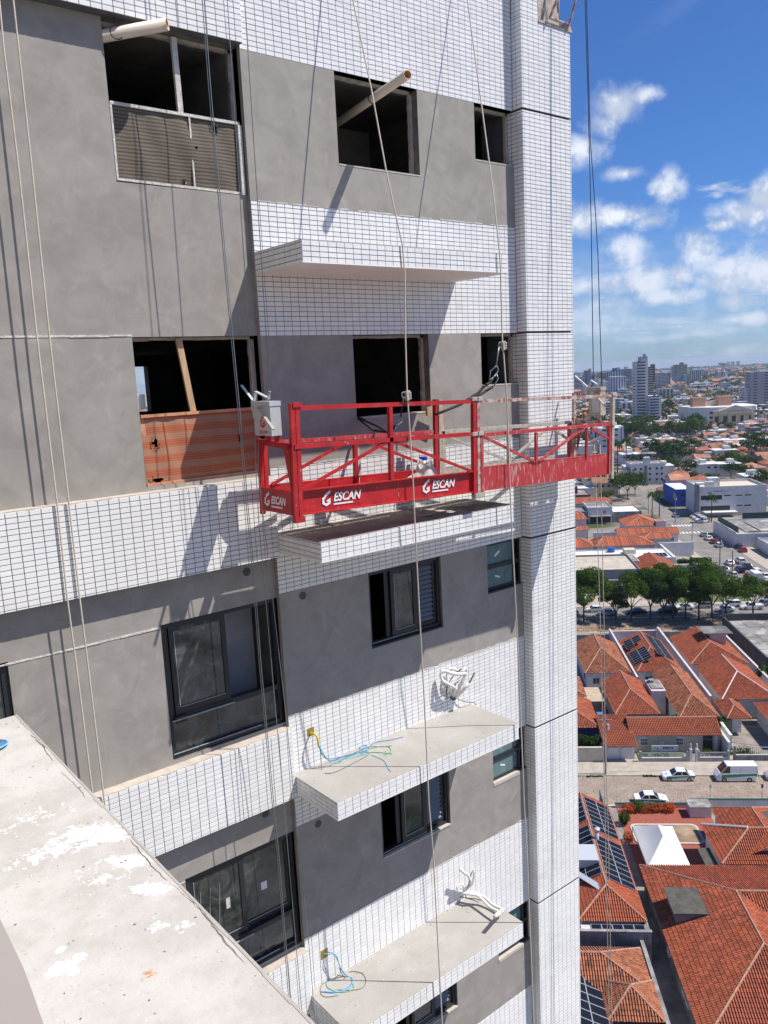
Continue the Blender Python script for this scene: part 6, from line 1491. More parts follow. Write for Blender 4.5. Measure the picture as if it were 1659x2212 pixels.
def car(kind, col, a, b_, ang, label, stripe=False, group=None, h=.02, cat='car', name=None):
    """ang: heading in degrees in the street grid, 0 = nose along +a"""
    key = (kind, col, stripe)
    if key not in CARS: CARS[key] = make_car(kind, PAINT[col], stripe)
    c = CARS[key]; t = tthing(name or ('delivery_van' if kind == 'van' else 'pickup_truck' if kind == 'pickup' else 'parked_car'), a, b_, label, cat, group, None, h)
    t.rotation_euler = (0, 0, TH_+R(ang+180))
    def put(nm, me, loc=(0, 0, 0), par=None):
        o = bpy.data.objects.new(nm, me); COL.objects.link(o); o.parent = par or t; o.location = loc; return o
    L_ = c['L']; off = -L_/2
    put('body', c['body'], (off, 0, 0)); put('glazing', c['glass'], (off, 0, 0)); put('roof', c['roof'], (off, 0, 0))
    if c['stripe']: put('green_stripe', c['stripe'], (off, 0, 0))
    for fx in (.18, .80):
        for sy in (-1, 1):
            w_ = put('wheel', c['tyre'], (off+fx*L_, sy*(c['W']/2-.09), c['r'])); put('rim', c['rim'], (0, 0, 0), w_)
    for sy in (-1, 1):
        put('headlight', c['lamp'], (off+.04, sy*c['W']*.34, c['hl']*.85)); put('tail_light', c['tail'], (off+L_-.0, sy*c['W']*.36, c['tl']))
    return t
car('sedan', 'white', 1.3, -1.0, 180, 'white sedan with a green side stripe parked before the sign house', True)
cv = car('van', 'white', 9.2, -1.1, 180, 'white high-roof van with green stripe parked behind the striped sedan', True, cat='van')
car('sedan', 'white', -4.0, -7.6, 0, 'white sedan half hidden behind the garden wall across the street', True)
car('sedan', 'silver', 15.6, -1.0, 180, 'silver car cut off by the right edge behind the striped van')
gsp = 'cars in the side street'
for i, (k, c, a, b_, an, lab) in enumerate((('hatch', 'white', 52.8, 206, 90, 'white hatchback furthest up the side street past the crossing'), ('hatch', 'silver', 52.6, 168, 90, 'silver car first in the row along the garage wall'), ('sedan', 'white', 52.4, 162, 90, 'white sedan second in the row along the garage wall'),
     ('hatch', 'red', 52.5, 156.5, 90, 'dark red hatchback third in the row along the garage wall'), ('hatch', 'white', 52.4, 151, 90, 'white hatchback last in the row along the garage wall'), ('sedan', 'white', 48.2, 126.5, 90, 'white sedan leading the left queue in the side street'),
     ('suv', 'white', 51.8, 128.5, 90, 'white car leading the right queue in the side street'), ('sedan', 'black', 51.6, 121.8, 90, 'black car second in the right queue'), ('sedan', 'white', 44.4, 119.0, 90, 'white sedan pulled up by the left kerb of the side street'),
     ('suv', 'blue', 48.2, 118.0, 90, 'dark blue car in the middle of the queues'), ('suv', 'white', 51.8, 115.6, 90, 'white car third in the right queue'), ('hatch', 'white', 44.8, 113.0, 90, 'white hatchback behind the sedan at the left kerb'),
     ('pickup', 'white', 52.2, 109.0, 90, 'white pickup fourth in the right queue'), ('sedan', 'red', 49.0, 111.8, 90, 'red car behind the dark blue one'), ('sedan', 'silver', 50.5, 103.5, 90, 'silver car behind the box truck'),
     ('suv', 'black', 51.0, 98.5, 90, 'black car turning in from the avenue'), ('hatch', 'grey', 54.6, 99, 95, 'dark grey car at the right kerb near the avenue'), ('hatch', 'red', 57.2, 143, 90, 'red car parked beyond the white garage wall'), ('hatch', 'blue', 57.5, 147.5, 90, 'blue car parked beyond the white garage wall'))):
    car(k, c, a, b_, an, lab, group=gsp, h=.05)
for i, (k, c, a, b_, an, lab) in enumerate((('hatch', 'white', 2.6, 82.6, 180, 'white car nearest the tower on the avenue'), ('sedan', 'silver', 5.2, 79.6, 180, 'silver sedan by the verge trees near the tower'), ('sedan', 'black', 12.2, 80.0, 180, 'black sedan on the avenue behind the low bushy tree'),
     ('suv', 'black', 19.5, 80.4, 180, 'black car on the avenue left of the tallest tree'), ('sedan', 'white', 24.0, 82.8, 180, 'white sedan on the avenue behind the tallest tree'), ('hatch', 'silver', 28.6, 84.0, 180, 'silver hatchback on the far side of the avenue'),
     ('sedan', 'white', 32.8, 80.6, 180, 'white sedan in the near lane beside the bare leaning tree'), ('suv', 'white', 35.4, 84.4, 180, 'white car in the far lane at the corner'), ('pickup', 'white', 39.4, 82.0, 180, 'white pickup stopped at the corner of the avenue'),
     ('hatch', 'grey', 43.2, 84.6, 200, 'grey hatchback entering the avenue'), ('suv', 'white', 46.4, 82.2, 180, 'white car at the right edge of the avenue'), ('sedan', 'blue', 46.8, 88.5, 120, 'dark blue car at the right edge above the avenue'), ('hatch', 'silver', 11.4, 92.5, 90, 'silver hatchback parked alone on the shop forecourt'), ('hatch', 'silver', -3.5, 80, 180, 'silver car half hidden by the tiled tower on the avenue'))):
    car(k, c, a, b_, an, lab, group='cars on the avenue', h=.17 if b_ > 90 else .05)
for i, (k, c, b_) in enumerate((('suv', 'silver', 203), ('hatch', 'white', 200.4), ('suv', 'silver', 198.0), ('suv', 'white', 195.6), ('suv', 'white', 192.6))):
    car(k, c, 59.5, b_, 200, ('uppermost', 'second', 'middle', 'fourth', 'lowest')[i]+' car of the five parked nose-in before the white office block', group='cars before the office block', h=.05)
tr_ = tthing('box_truck', 48.6, 106.5, 'small truck with a white cargo box in the side street queue', 'truck')
m_ = TB(); m_.box(47.6, 49.6, 104.2, 108.2, .8, 3.0); m_.build('cargo_box', m_flatw, tr_)
m_ = TB(); m_.prism([(47.75, 108.3, .5), (47.75, 110.2, .5), (47.75, 110.2, 1.3), (47.75, 109.6, 2.1), (47.75, 108.3, 2.2)], (1.7, 0, 0)); m_.build('cab', PAINT['white'], tr_)
m_ = TB(); m_.quad((47.9, 110.18, 1.35), (49.3, 110.18, 1.35), (49.3, 109.65, 2.05), (47.9, 109.65, 2.05)); m_.build('windscreen', m_cglass, tr_)
for x in (47.8, 49.4):
    for y in (105, 109.2): m_ = TB(); m_.tube([(x-.12, y, .42), (x+.12, y, .42)], .42, 12); m_.build('wheel', m_tyre, tr_)

# --- street furniture
def pole(a, b_, h, label, group, mat=None, arm=True, r_=.12):
    t = tthing('utility_pole', a, b_, label, 'pole', group); m_ = TB(); m_.tube([(a, b_, 0), (a, b_, h)], [r_*1.3, r_*.8], 8); m_.build('post', mat or m_wallg, t)
    if arm:
        m_ = TB(); m_.box(a-.9, a+.9, b_-.06, b_+.06, h-.5, h-.38); m_.build('crossarm', m_wallg, t)
        m_ = TB(); m_.tube([(a+.35, b_, h-1.9), (a+.35, b_, h-1.1)], .2, 8); m_.build('transformer', m_grey, t)
    return t
POL = [(-8.7, .2, 9.0, 'utility pole at the kerb beside the cream wall'), (29.2, 70.5, 9.5, 'grey concrete utility pole on the verge left of the bare tree'), (43.0, 108, 8.5, 'dark slim pole on the left kerb where the queue starts'), (44.6, 124, 9.0, 'tall dark pole halfway down the side street'),
       (43.0, 147, 9.5, 'pole beside the hedge on the left of the side street'), (57.4, 116, 9, 'grey pole at the right kerb of the side street'), (48.6, 190, 11, 'tall pole at the zebra crossing'), (44.5, 215, 9, 'pole by the two palms up the side street'), (16.3, -8.0, 8, 'dark pole at the right edge of the cobbled street')]
for i, (a, b_, h, lab) in enumerate(POL): pole(a, b_, h, lab, 'street poles', m_ironk if i in (2, 3, 8) else None, i not in (2, 8))
def wire(a0, b0, h0, a1, b1, h1, sagd, label):
    m_ = TB(); n = 10; m_.tube([(a0+(a1-a0)*k/n, b0+(b1-b0)*k/n, h0+(h1-h0)*k/n-sagd*math.sin(math.pi*k/n)) for k in range(n+1)], .022, 4)
    tsolo(m_, 'overhead_cable', m_ironk, label, 'cable', a0, b0, 'overhead street cables')
wire(-8.7, .2, 8.5, 16.3, -8.0, 7.6, .5, 'cable slanting over the cobbled street'); wire(-8.7, .2, 8.3, -45, .5, 8.3, .5, 'cable running behind the tower along the street'); wire(-8.7, .2, 7.2, 30, 3.2, 7.4, .7, 'low cable in front of the sign house')
wire(29.2, 70.5, 9, -40, 69, 9, .9, 'cable strung over the verge trees'); wire(29.2, 70.5, 9, 57.4, 116, 8.6, .8, 'cable from the verge pole to the side street'); wire(57.4, 116, 8.6, 48.6, 190, 10.5, .9, 'cable up the side street'); wire(44.6, 124, 8.6, 43, 147, 9, .4, 'cable between the two left kerb poles')
for i, (a, mt, lab) in enumerate(((3.6, m_wallw, 'white street-name plate on a thin rusty post'), (10.3, m_navy, 'small blue sign on a thin post at the cobbled street'))):
    t = tthing('street_sign', a, -8.5, lab, 'sign'); m_ = TB(); m_.tube([(a, -8.5, 0), (a, -8.5, 2.6)], .035, 6); m_.build('post', m_worn, t)
    m_ = TB(); m_.box(a-.13, a+.13, -8.53, -8.49, 2.6, 3.15); m_.build('plate', mt, t)
rl = tthing('lane_fence', 5, 66.3, 'low dark mesh fence between the lane and the verge', 'fence')
for k in range(28):
    x = -22+k*2.3; m_ = TB(); m_.box(x-.04, x+.04, 66.2, 66.28, 0, 1.2); m_.build('post', m_wallg, rl)
m_ = TB(); m_.box(-22, 40.2, 66.22, 66.26, 1.1, 1.16); m_.box(-22, 40.2, 66.22, 66.26, .55, .59); m_.build('rail', m_wallg, rl)

def tufts(name, label, a0, a1, b0, b1, n, seed):
    r_ = random.Random(seed); m_ = TB()
    for k in range(n):
        x = a0+(a1-a0)*(r_.random()); 
        if math.sin(x*1.7)+math.sin(x*.6+2) < .2: continue
        y = r_.uniform(b0, b1); s_ = r_.uniform(.05, .16); an = r_.random()*6.28
        m_.add([(x-s_*math.cos(an), y-s_*math.sin(an), .02), (x+s_*math.cos(an), y+s_*math.sin(an), .02), (x+s_*.7*math.cos(an), y, .06+s_*1.4), (x-s_*.7*math.cos(an), y, .06+s_*1.2)], [(0, 1, 2, 3)])
    tsolo(m_, name, m_leaf, label, 'weeds', a0, b0, None, 'stuff')
tufts('kerb_weeds', 'weeds growing in the gutter of the cobbled street', -14, 20, -.55, -.15, 900, 1)
tufts('verge_weeds', 'tufts of dry weeds on the earth verge', -20, 42, 66.5, 76, 1600, 2)
tufts('yard_weeds', 'rough grass in the front yard behind the railing', -2.8, 3.9, 4.4, 6.8, 1500, 3)
# ------------------------------------------------------------------ blocks beyond the avenue
def flat(name, label, rect, h, wall=m_wallw, roof=m_flatw, par=.5, wins=(), cat='building'):
    a0, a1, b0, b1 = rect; RECTS.append(rect); t = tthing(name, (a0+a1)/2, (b0+b1)/2, label, cat)
    m_ = TB(); m_.box(a0, a1, b0, b1, 0, h); m_.build('wall', wall, t)
    m_ = TB(); m_.box(a0+.25, a1-.25, b0+.25, b1-.25, h, h+.02); m_.build('roof', roof, t)
    if par:
        m_ = TB()
        for r_ in ((a0, a1, b0, b0+.2), (a0, a1, b1-.2, b1), (a0, a0+.2, b0+.2, b1-.2), (a1-.2, a1, b0+.2, b1-.2)): m_.box(*r_, h, h+par)
        m_.build('parapet', wall, t)
    for (x0, x1, z0, z1) in wins: win(t, x0, x1, z0, z1, b0)
    return t
m_fasc = M('dark_grey_fascia', (.19, .20, .22), .7, var=.06, vscale=.5, coord='World')
ml = flat('shopping_row', 'grey-fronted shop building lettered MALL behind the verge trees', (-14, 17.2, 100, 118), 5.6, m_fasc, M('sandy_roof_screed', (.46, .41, .33), .9, var=.2, vscale=.6, coord='World'), .5)
tletter('MALL', .75, .9, 99.97, 4.55, m_wallw, ml, 2.2)
for k in range(7): m_ = TB(); m_.box(-12.5+k*4.2, -9.2+k*4.2, 99.93, 99.99, .2, 3.0); m_.build('shop_window', m_dark, ml)
for k in range(8): m_ = TB(); m_.box(-12.9+k*4.2, -12.6+k*4.2, 99.2, 99.6, 0, 3.3); m_.build('column', m_wallw, ml)
m_ = TB(); m_.box(-14, 17.2, 98.8, 99.9, 3.2, 3.5); m_.build('canopy', m_fasc, ml)
house('tiled_house', 'large salmon-orange roof between the shop row and the verge trees', (17.6, 28.6, 99.5, 117), 4.2, 6.6, 'b', 6, 0, m_wallw, 'stuff', m_rt, m_cap, True, 61)
fwh = flat('flat_roofed_house', 'long white flat roof with a dark solar array and a blue tank', (2, 31, 120.5, 133), 3.8, m_wallw, m_flatw, .35)
panels(fwh, (23.2, 121.6, 3.9), (1, 0, 0), (0, 1, .08), 6, 2, .35, turn=False)
m_ = TB(); m_.box(18.4, 21.6, 127, 130, 3.8, 5.2); m_.build('roof_room', m_wallc, fwh)
m_blue2 = M('blue_water_tank', (.02, .10, .38), .5)
m_ = TB(); m_.tube([(15.2, 131, 3.9), (15.2, 131, 5.2)], 1.1, 12); m_.build('water_tank', m_blue2, fwh)
flat('flat_roofed_annex', 'grey annex roof beside the shop row in front of the white flat roof', (10.5, 19.5, 112, 119.8), 5.2, m_wallw, m_flatg, .2)
wall_('boundary_wall', 'tall white blind wall behind the clipped hedge at the side street', 30.8, 41.5, 139.5, 139.9, 4.2, m_wallw)
wall_('boundary_wall', 'white side wall running back beside the flat solar roof', 31.2, 31.6, 121, 139, 4.0, m_wallw)
wall_('boundary_wall', 'stained low wall hiding two red cars left of the side street', 29.4, 36, 113.6, 114, 3.6, m_wallw)
wall_('boundary_wall', 'peeling grey corner wall at the left kerb of the side street', 36.2, 42.6, 111.5, 112, 3.4, m_wallg)
car('hatch', 'red', 37.6, 116.5, 5, 'red car on the raised yard behind the stained low wall', group='cars behind the low wall'); car('sedan', 'red', 40.8, 117.5, 5, 'red sedan next to the peeling corner wall', group='cars behind the low wall')
hedge(33.2, 42.4, 124, 127.5, 3.2, m_leafd, 'clipped_hedge', 'clipped dark hedge at the left side of the side street', 1500, .26, 70)
hedge(3, 14.5, 117.6, 120, 5.6, m_leafd, 'garden_hedge', 'dark hedge row behind the shop row roof', 1400, .28, 71); hedge(18, 21.6, 118.6, 120.4, 5.6, m_leafd, 'garden_hedge', 'short dark hedge between the annex and the solar roof', 500, .28, 72)
H_ = lambda nm, lab, rect, he, hr, ax, i0, i1, **k: house(nm, lab, rect, he, hr, ax, i0, i1, k.get('wall', m_wallw), 'far', k.get('rmat', m_rt), m_cap, k.get('wins', True), 1)
H_('tiled_house', 'long low orange roof with a blue tank in front, nearest beyond the avenue', (12.3, 30.6, 141, 151), 3.4, 5.4, 'a', 3, 5)
H_('tiled_house', 'orange roof half hidden by the tower beyond the avenue', (-2, 12, 140, 150), 3.4, 5.4, 'a', 0, 4)
H_('tiled_house', 'small orange roof tucked right of the long low one', (28, 37, 147, 154), 4.0, 5.4, 'a', 3, 0)
H_('tiled_house', 'long straight orange roof with white gate wall, second row beyond the avenue', (21.9, 41.8, 156.5, 164), 3.5, 5.0, 'a', 0, 0)
H_('tiled_house', 'salmon hipped roof with a little white turret beside the side street', (26.5, 38.5, 168, 181), 4.2, 6.6, 'b', 5, 3)
flat('turret', 'little white turret with an orange cap on the salmon roof', (36.8, 40, 168, 171.5), 5.6, m_wallw, m_rt, .15)
H_('two_storey_house', 'two-storey white house with orange gables next to the tower', (4.5, 14.5, 172, 182), 6.4, 8.4, 'a', 2.5, 2.5)
H_('porch_roof', 'orange porch roof on the front of the two-storey white house', (9.5, 14.5, 168, 172.4), 3.4, 4.2, 'a', 1.2, 1.2, wins=False)
wall_('boundary_wall', 'white garden wall right of the two-storey house', 15.5, 26, 166.5, 167, 2.6, m_wallw)
cm = flat('commercial_block', 'white box-fronted shop with a round pink logo', (18.5, 27.5, 198, 212), 5.6, m_wallw, m_flatg, .4)
m_ = TB(); m_.tube([(24.6, 197.95, 4.2), (24.6, 198.02, 4.2)], .7, 16); m_.build('round_logo', M('pink_logo', (.5, .2, .22), .7), cm)
m_ = TB(); m_.box(19, 27, 196.2, 198, 2.7, 2.9); m_.build('awning', m_wallg, cm); m_ = TB(); m_.box(19.2, 26.8, 197.9, 198.02, .2, 2.6); m_.build('shopfront', m_dark, cm)
flat('commercial_block', 'dark grey low block left of the box-fronted shop', (4, 18.2, 197, 208), 4.4, m_fasc, m_flatg, .4)
flat('commercial_block', 'dark open garage block right of the box-fronted shop', (28, 38.5, 199, 213), 3.6, m_wallg, m_flatw, .3)
H_('tiled_house', 'long orange roof behind the box-fronted shop', (6, 31, 216, 225), 4.6, 6.2, 'a', 3, 3)
rb_ = flat('red_trimmed_house', 'beige flat house with dark red fascia and two red chimneys', (8, 24.5, 236, 250), 5.0, m_wallb, m_flatg, .0)
m_redw = M('dark_red_fascia', (.16, .03, .025), .8)
m_ = TB(); m_.box(7.4, 25.1, 235.4, 236, 4.4, 5.2); m_.box(24.5, 25.1, 236, 250, 4.4, 5.2); m_.box(7.4, 8, 236, 250, 4.4, 5.2); m_.build('fascia', m_redw, rb_)
for x in (17.2, 19.0): m_ = TB(); m_.box(x, x+1.4, 240, 241.5, 5, 8.2); m_.build('chimney', m_redw, rb_)
flat('flat_roofed_house', 'wide white flat roof left of the big dark tree', (2, 30, 258, 268), 4.2, m_wallw, m_flatw, .5); flat('flat_roofed_house', 'second white flat roof strip farther back left of the big dark tree', (0, 26, 276, 292), 4.4, m_wallw, m_flatw, .5)
H_('tiled_house', 'pale orange roof under the right end of the platform', (4, 27, 298, 318), 4.2, 7, 'a', 6, 6)
bb_ = flat('blue_building', 'bright blue two-storey building beside the office block', (58.4, 66, 229, 250), 6.8, M('bright_blue_wall', (.015, .09, .50), .8), m_flatw, .3)
for z0 in (1.2, 4.2):
    for x in (60.6, 63.6): m_ = TB(); m_.box(x, x+1.6, 228.94, 229, z0, z0+1.2); m_.build('window', m_dark, bb_)
m_ = TB(); m_.box(58.35, 58.4, 229.5, 231.5, 2.5, 5.8); m_.build('yellow_panel', M('yellow_panel', (.6, .4, .05), .8), bb_)
of = flat('office_block', 'white office block with black window bands and a blue wave logo', (61.3, 86, 205, 224), 10.4, m_wallw, m_wallc, 1.0)
for (x0, x1, z0, z1) in ((61.8, 69.6, 6.3, 8.0), (61.8, 72.6, 2.2, 3.9), (70.4, 72.9, 7.6, 8.0), (74.6, 77.0, 7.5, 7.9), (78, 80.4, 7.5, 7.9), (75, 77.1, 3.6, 4.0), (77.9, 80.4, 3.5, 4.0)):
    m_ = TB(); m_.box(x0, x1, 204.93, 204.99, z0, z1); m_.build('window_band', m_dark, of)
for z0 in (6.3, 2.2): m_ = TB(); m_.box(61.24, 61.29, 205.4, 212, z0, z0+1.7); m_.build('window_band', m_dark, of)
m_ = TB(); m_.box(65.5, 69.6, 208, 212, 10.4, 14.2); m_.box(64.2, 67, 206.5, 209, 10.4, 13.0); m_.build('lift_tower', m_wallw, of)
m_ = TB(); m_.box(60.0, 61.0, 204, 207, 0, 12.4); m_.build('entrance_fin', m_fasc, of); m_ = TB(); m_.box(60.0, 63.0, 203.8, 207, 12.4, 13.0); m_.build('entrance_cap', m_wallw, of)
m_ = TB(); m_.box(62.5, 74.5, 201.6, 205, 1.6, 2.0); m_.build('canopy', m_flatw, of)
tletter('Vivarry', 1.05, 66.4, 204.9, 9.2, m_navy, of, 3.4, bold=.01); tletter('lagoa', .95, 69.9, 204.9, 9.2, M('light_blue_letters', (.10, .38, .55), .6), of, 1.9)
m_ = TB()
for k in range(7): an = R(200+k*22); m_.box(65.1+.75*math.cos(an)-.18, 65.1+.75*math.cos(an)+.18, 204.88, 204.92, 9.5+.7*math.sin(an)-.16, 9.5+.7*math.sin(an)+.16)
m_.build('wave_logo', m_blue2, of)
gf = tthing('green_fence', 84, 193, 'dark green tennis-court fence to the right of the office block', 'fence'); m_ = TB(); m_.box(73, 98, 192, 192.2, 0, 3.2); m_.build('windbreak', m_green, gf)
gwl = flat('walled_garage', 'long pale wall and patchwork grey roof on the right of the side street', (57.2, 86, 148.5, 173.5), 4.2, m_wallw, m_flatg, .3)
m_ = TB(); m_.box(58, 58.1, 150, 171, 4.5, 6.4); m_.build('green_screen', m_green, gwl)
for k in range(5): m_ = TB(); m_.box(61+k*4.6, 65.2+k*4.6, 152, 170-k*1.5, 4.3, 4.5+.15*(k % 2)); m_.build('roof_sheet', m_flatg, gwl)
flat('carport', 'pale flat carport at the right edge above the car queue', (62.5, 90, 132, 146), 3.4, m_wallw, m_flatg, .3)
wall_('yellow_wall', 'bright yellow wall at the right edge beside the car queue', 61.5, 80, 117, 117.4, 3.2, M('yellow_paint', (.62, .38, .03), .8))
ap = flat('apartment_block', 'white four-storey apartment block with dark square windows', (54, 70.5, 297, 310), 9.7, m_wallw, m_flatg, .4)
for fl in range(3):
    for x in (55.7, 58.4, 62.7, 66, 68.4): m_ = TB(); m_.box(x, x+1.0, 296.93, 296.99, 1.6+fl*2.7, 2.7+fl*2.7); m_.build('window', m_dark, ap)
    m_ = TB(); m_.box(53.0, 53.95, 297.5, 305, 1.0+fl*2.8, 2.2+fl*2.8); m_.build('balcony', m_fasc, ap)
m_ = TB(); m_.box(60.4, 61.9, 296.9, 296.99, 1, 9.2); m_.build('stair_glazing', m_fasc, ap); m_ = TB(); m_.box(61.2, 64, 300, 303, 9.7, 12.8); m_.build('tank_room', m_wallw, ap)
# church with pediment
ch = tthing('church', 203, 660, 'large white church with a lettered pediment and two orange roof boxes', 'church')
m_cream2 = M('church_cream', (.62, .53, .36), .9, var=.05, vscale=.2, coord='World'); m_orb = M('orange_brick_box', (.50, .27, .16), .9, var=.08, vscale=.2, coord='World')
m_ = TB(); m_.prism([(176, 690, 0), (176, 655, 0), (190, 640, 0), (230, 640, 0), (236, 655, 0), (236, 690, 0)], (0, 0, 16.5)); m_.build('wall', m_wallw, ch)
m_ = TB(); m_.prism([(177, 689, 16.5), (177, 655.5, 16.5), (190.4, 641, 16.5), (229.5, 641, 16.5), (235, 655.4, 16.5), (235, 689, 16.5)], (0, 0, .3)); m_.build('roof', m_flatw, ch)
m_ = TB(); m_.box(193.5, 228, 639.4, 640, 0, 13); m_.build('front_wall', m_cream2, ch)
m_ = TB(); m_.prism([(197.5, 636.8, 10.6), (226, 636.8, 10.6), (226, 636.8, 13.5), (212, 636.8, 18.2), (197.5, 636.8, 13.5)], (0, 3.2, 0)); m_.build('pediment', m_wallc, ch)
for k in range(5): m_ = TB(); m_.box(194.8+k*7.3, 198.2+k*7.3, 639.2, 639.35, 3.6, 8.6); m_.build('window', m_dark, ch)
for k in range(5): m_ = TB(); m_.box(199.4+k*6.5, 200.4+k*6.5, 637.2, 638.2, 0, 10.6); m_.build('column', m_cream2, ch)
for k in range(6): m_ = TB(); m_.box(175.9, 175.98, 657+k*5, 658.8+k*5, 4, 10.2); m_.build('side_window', m_winb, ch)
for k in range(3):
    for x in (190.6, 229.0): m_ = TB(); m_.box(x-.2, x+2.4, 639.0, 639.3, 2.5+k*4.2, 4.6+k*4.2); m_.build('corner_window', m_winb, ch)
for x in (181, 204): m_ = TB(); m_.box(x, x+11.5, 660, 668, 16.5, 25.2); m_.build('roof_box', m_orb, ch)
m_ = TB(); m_.box(192.5, 204, 664, 668, 16.5, 20.5); m_.build('roof_wall', m_cream2, ch)
tletter('Jesus Cristo é o Senhor', 1.9, 203.8, 636.7, 12.7, m_greyl, ch, 16, bold=.03)
m_ = TB(); m_.box(222, 232, 618, 620, 0, 6.5); tsolo(m_, 'billboard', m_wallw, 'pale blank billboard below the church front', 'billboard', 227, 619)

LM = [('the bright blue building', 62, 238), ('the white office block', 74, 214), ('the white apartment block', 62, 303), ('the church', 203, 660), ('the tallest white tower', 146, 712), ('the hotel tower', 300, 838), ('the big dark trees', 36, 245), ('the box-fronted shop', 23, 204),
      ('the red-chimneyed house', 16, 243), ('the zebra crossing', 50, 180), ('the clump of dark trees', 92, 520), ('the walled garage', 70, 160), ('the flat white roofs', 14, 280), ('the platform end', 20, 380), ('the church steps', 160, 590), ('the open ground before the hotel', 240, 700),
      ('the long low orange roof', 21, 146), ('the brown striped tower', 490, 1900), ('the low white blocks', 400, 1477), ('the broad ribbon-windowed tower', 371, 1580), ('the skyline beside the pillar', 190, 1400), ('the right edge', 150, 300), ('the right edge farther off', 210, 480)]
def where(a, b_):
    n_, x, y = min(LM, key=lambda l: (l[1]-a)**2+((l[2]-b_)*.6)**2)
    dx, dy = a-x, b_-y
    dd = 'just' if abs(dx)+abs(dy) < 22 else 'well' if abs(dx)+abs(dy) < 55 else 'far'
    return dd+' '+(('left of ' if dx < 0 else 'right of ') if abs(dx) > abs(dy)*.5 else ('behind ' if dy > 0 else 'in front of '))+n_
# ------------------------------------------------------------------ towers on the skyline
m_tw = [M('tower_white', (.60, .61, .63), .8, var=.04, vscale=.1, coord='World'), M('tower_cream', (.50, .45, .34), .8, var=.05, vscale=.1, coord='World'), M('tower_brown', (.20, .14, .11), .8, var=.05, vscale=.1, coord='World'),
        M('tower_blue', (.05, .10, .24), .6, var=.05, vscale=.1, coord='World'), M('tower_grey', (.34, .35, .38), .8, var=.05, vscale=.1, coord='World')]
def tower_block(label, a, b_, wd, dp, h, wall, band, style, floors, top=None, name='apartment_tower', cat='tower block', c2=None):
    t = tthing(name, a+wd/2, b_+dp/2, label, cat); fh = h/floors
    m_ = TB(); m_.box(a, a+wd, b_, b_+dp, 0, h); m_.build('wall', wall, t)
    o_ = tp(a, b_, 0)-wloc(t)
    def rep(nm, box, mat, n, start=0, step=None):
        m_ = MB(); x0, x1, y0, y1, z0, z1 = box
        P = [EA*x+EB*y+Vector((0, 0, z)) for z in (z0, z1) for y in (y0, y1) for x in (x0, x1)]
        m_.add(P, [(0, 2, 3, 1), (4, 5, 7, 6), (0, 1, 5, 4), (1, 3, 7, 5), (3, 2, 6, 7), (2, 0, 4, 6)]); me = m_.mesh(nm, mat)
        for k in range(start, n):
            ob = bpy.data.objects.new(nm, me); COL.objects.link(ob); ob.parent = t; ob.location = o_+Vector((0, 0, k*fh)) if step is None else o_+EA*(k*step)
    if style == 'balcony':
        rep('window_band', (wd*.08, wd*.80, -.3, -.05, fh*.45, fh*.92), band, floors, 1); rep('balcony', (wd*.16, wd*.74, -1.6, -.05, 0, fh*.40), c2 or wall, floors, 1)
        rep('side_window', (-.1, -.02, dp*.2, dp*.8, fh*.4, fh*.85), band, floors, 1)
    elif style == 'bands':
        rep('window_band', (wd*.05, wd*.95, -.2, -.02, fh*.35, fh*.85), band, floors, 1); rep('side_band', (-.15, -.02, dp*.08, dp*.92, fh*.35, fh*.85), band, floors, 1)
    elif style == 'columns':
        n = max(3, int(wd/4.5)); st = wd/n; rep('glazing_column', (st*.28, st*.72, -.2, -.02, fh*.6, h-fh*.5), band, n, 0, st); rep('side_band', (-.15, -.02, dp*.08, dp*.92, fh*.35, fh*.85), band, floors, 1)
    elif style == 'dots':
        rep('window_row', (wd*.12, wd*.3, -.15, -.02, fh*.45, fh*.8), band, floors, 1); rep('window_row', (wd*.65, wd*.85, -.15, -.02, fh*.45, fh*.8), band, floors, 1); rep('side_band', (-.15, -.02, dp*.2, dp*.8, fh*.4, fh*.8), band, floors, 1)
    for (x0, x1, y0, y1, z0, z1, mt) in (top or []):
        m_ = TB(); m_.box(a+x0*wd, a+x1*wd, b_+y0*dp, b_+y1*dp, h+z0, h+z1); m_.build('roof_block', mt, t)
    return t
w0, w1, w2, w3, w4 = m_tw
tower_block('tallest white tower with stacked dark balconies in front of the skyline', 140.6, 706, 11, 18, 60, w0, m_winb, 'balcony', 21, [(.45, 1.0, .1, .9, 0, 4.5, w4), (.80, .93, .3, .7, 4.5, 7, w4)])
tower_block('shorter white and blue tower standing against the tallest one', 151.5, 700, 11.5, 16, 27, w0, m_winb, 'balcony', 10, [(.35, .5, -.02, .1, -26, 1, w3), (.85, 1.05, 0, .5, 0, 3, w3)])
tower_block('broad white tower with dark blue ribbon windows right of the tallest one', 358.5, 1572, 26, 24, 37, w0, m_winb, 'bands', 14, [(.45, .8, .2, .8, 0, 5, w0), (.86, .97, -.02, .1, -36, 0, w3)])
tower_block('brown and cream striped tower left of the mushroom-topped water tower', 477.5, 1900, 25, 25, 50, w2, w1, 'bands', 16, [(.5, .75, .2, .8, 0, 4.5, w2), (.95, 1.02, -.02, .9, -46, 0, w1)])
tower_block('white slab in front of the brown striped tower', 491, 1880, 6, 14, 22+4, w0, m_winb, 'dots', 9)
tower_block('low blue and white tower left of the brown striped one', 470, 1890, 19, 16, 20+4, w3, w0, 'bands', 9)
tower_block('blue and white tower right of the brown striped one', 508, 1900, 27, 20, 36, w0, m_winb, 'columns', 13, [(.4, .7, .2, .8, 0, 4, w0)], c2=w3)
tower_block('dark slab left of the blue and white columned tower', 494+4, 1930, 12, 18, 27, w4, m_winb, 'bands', 10)
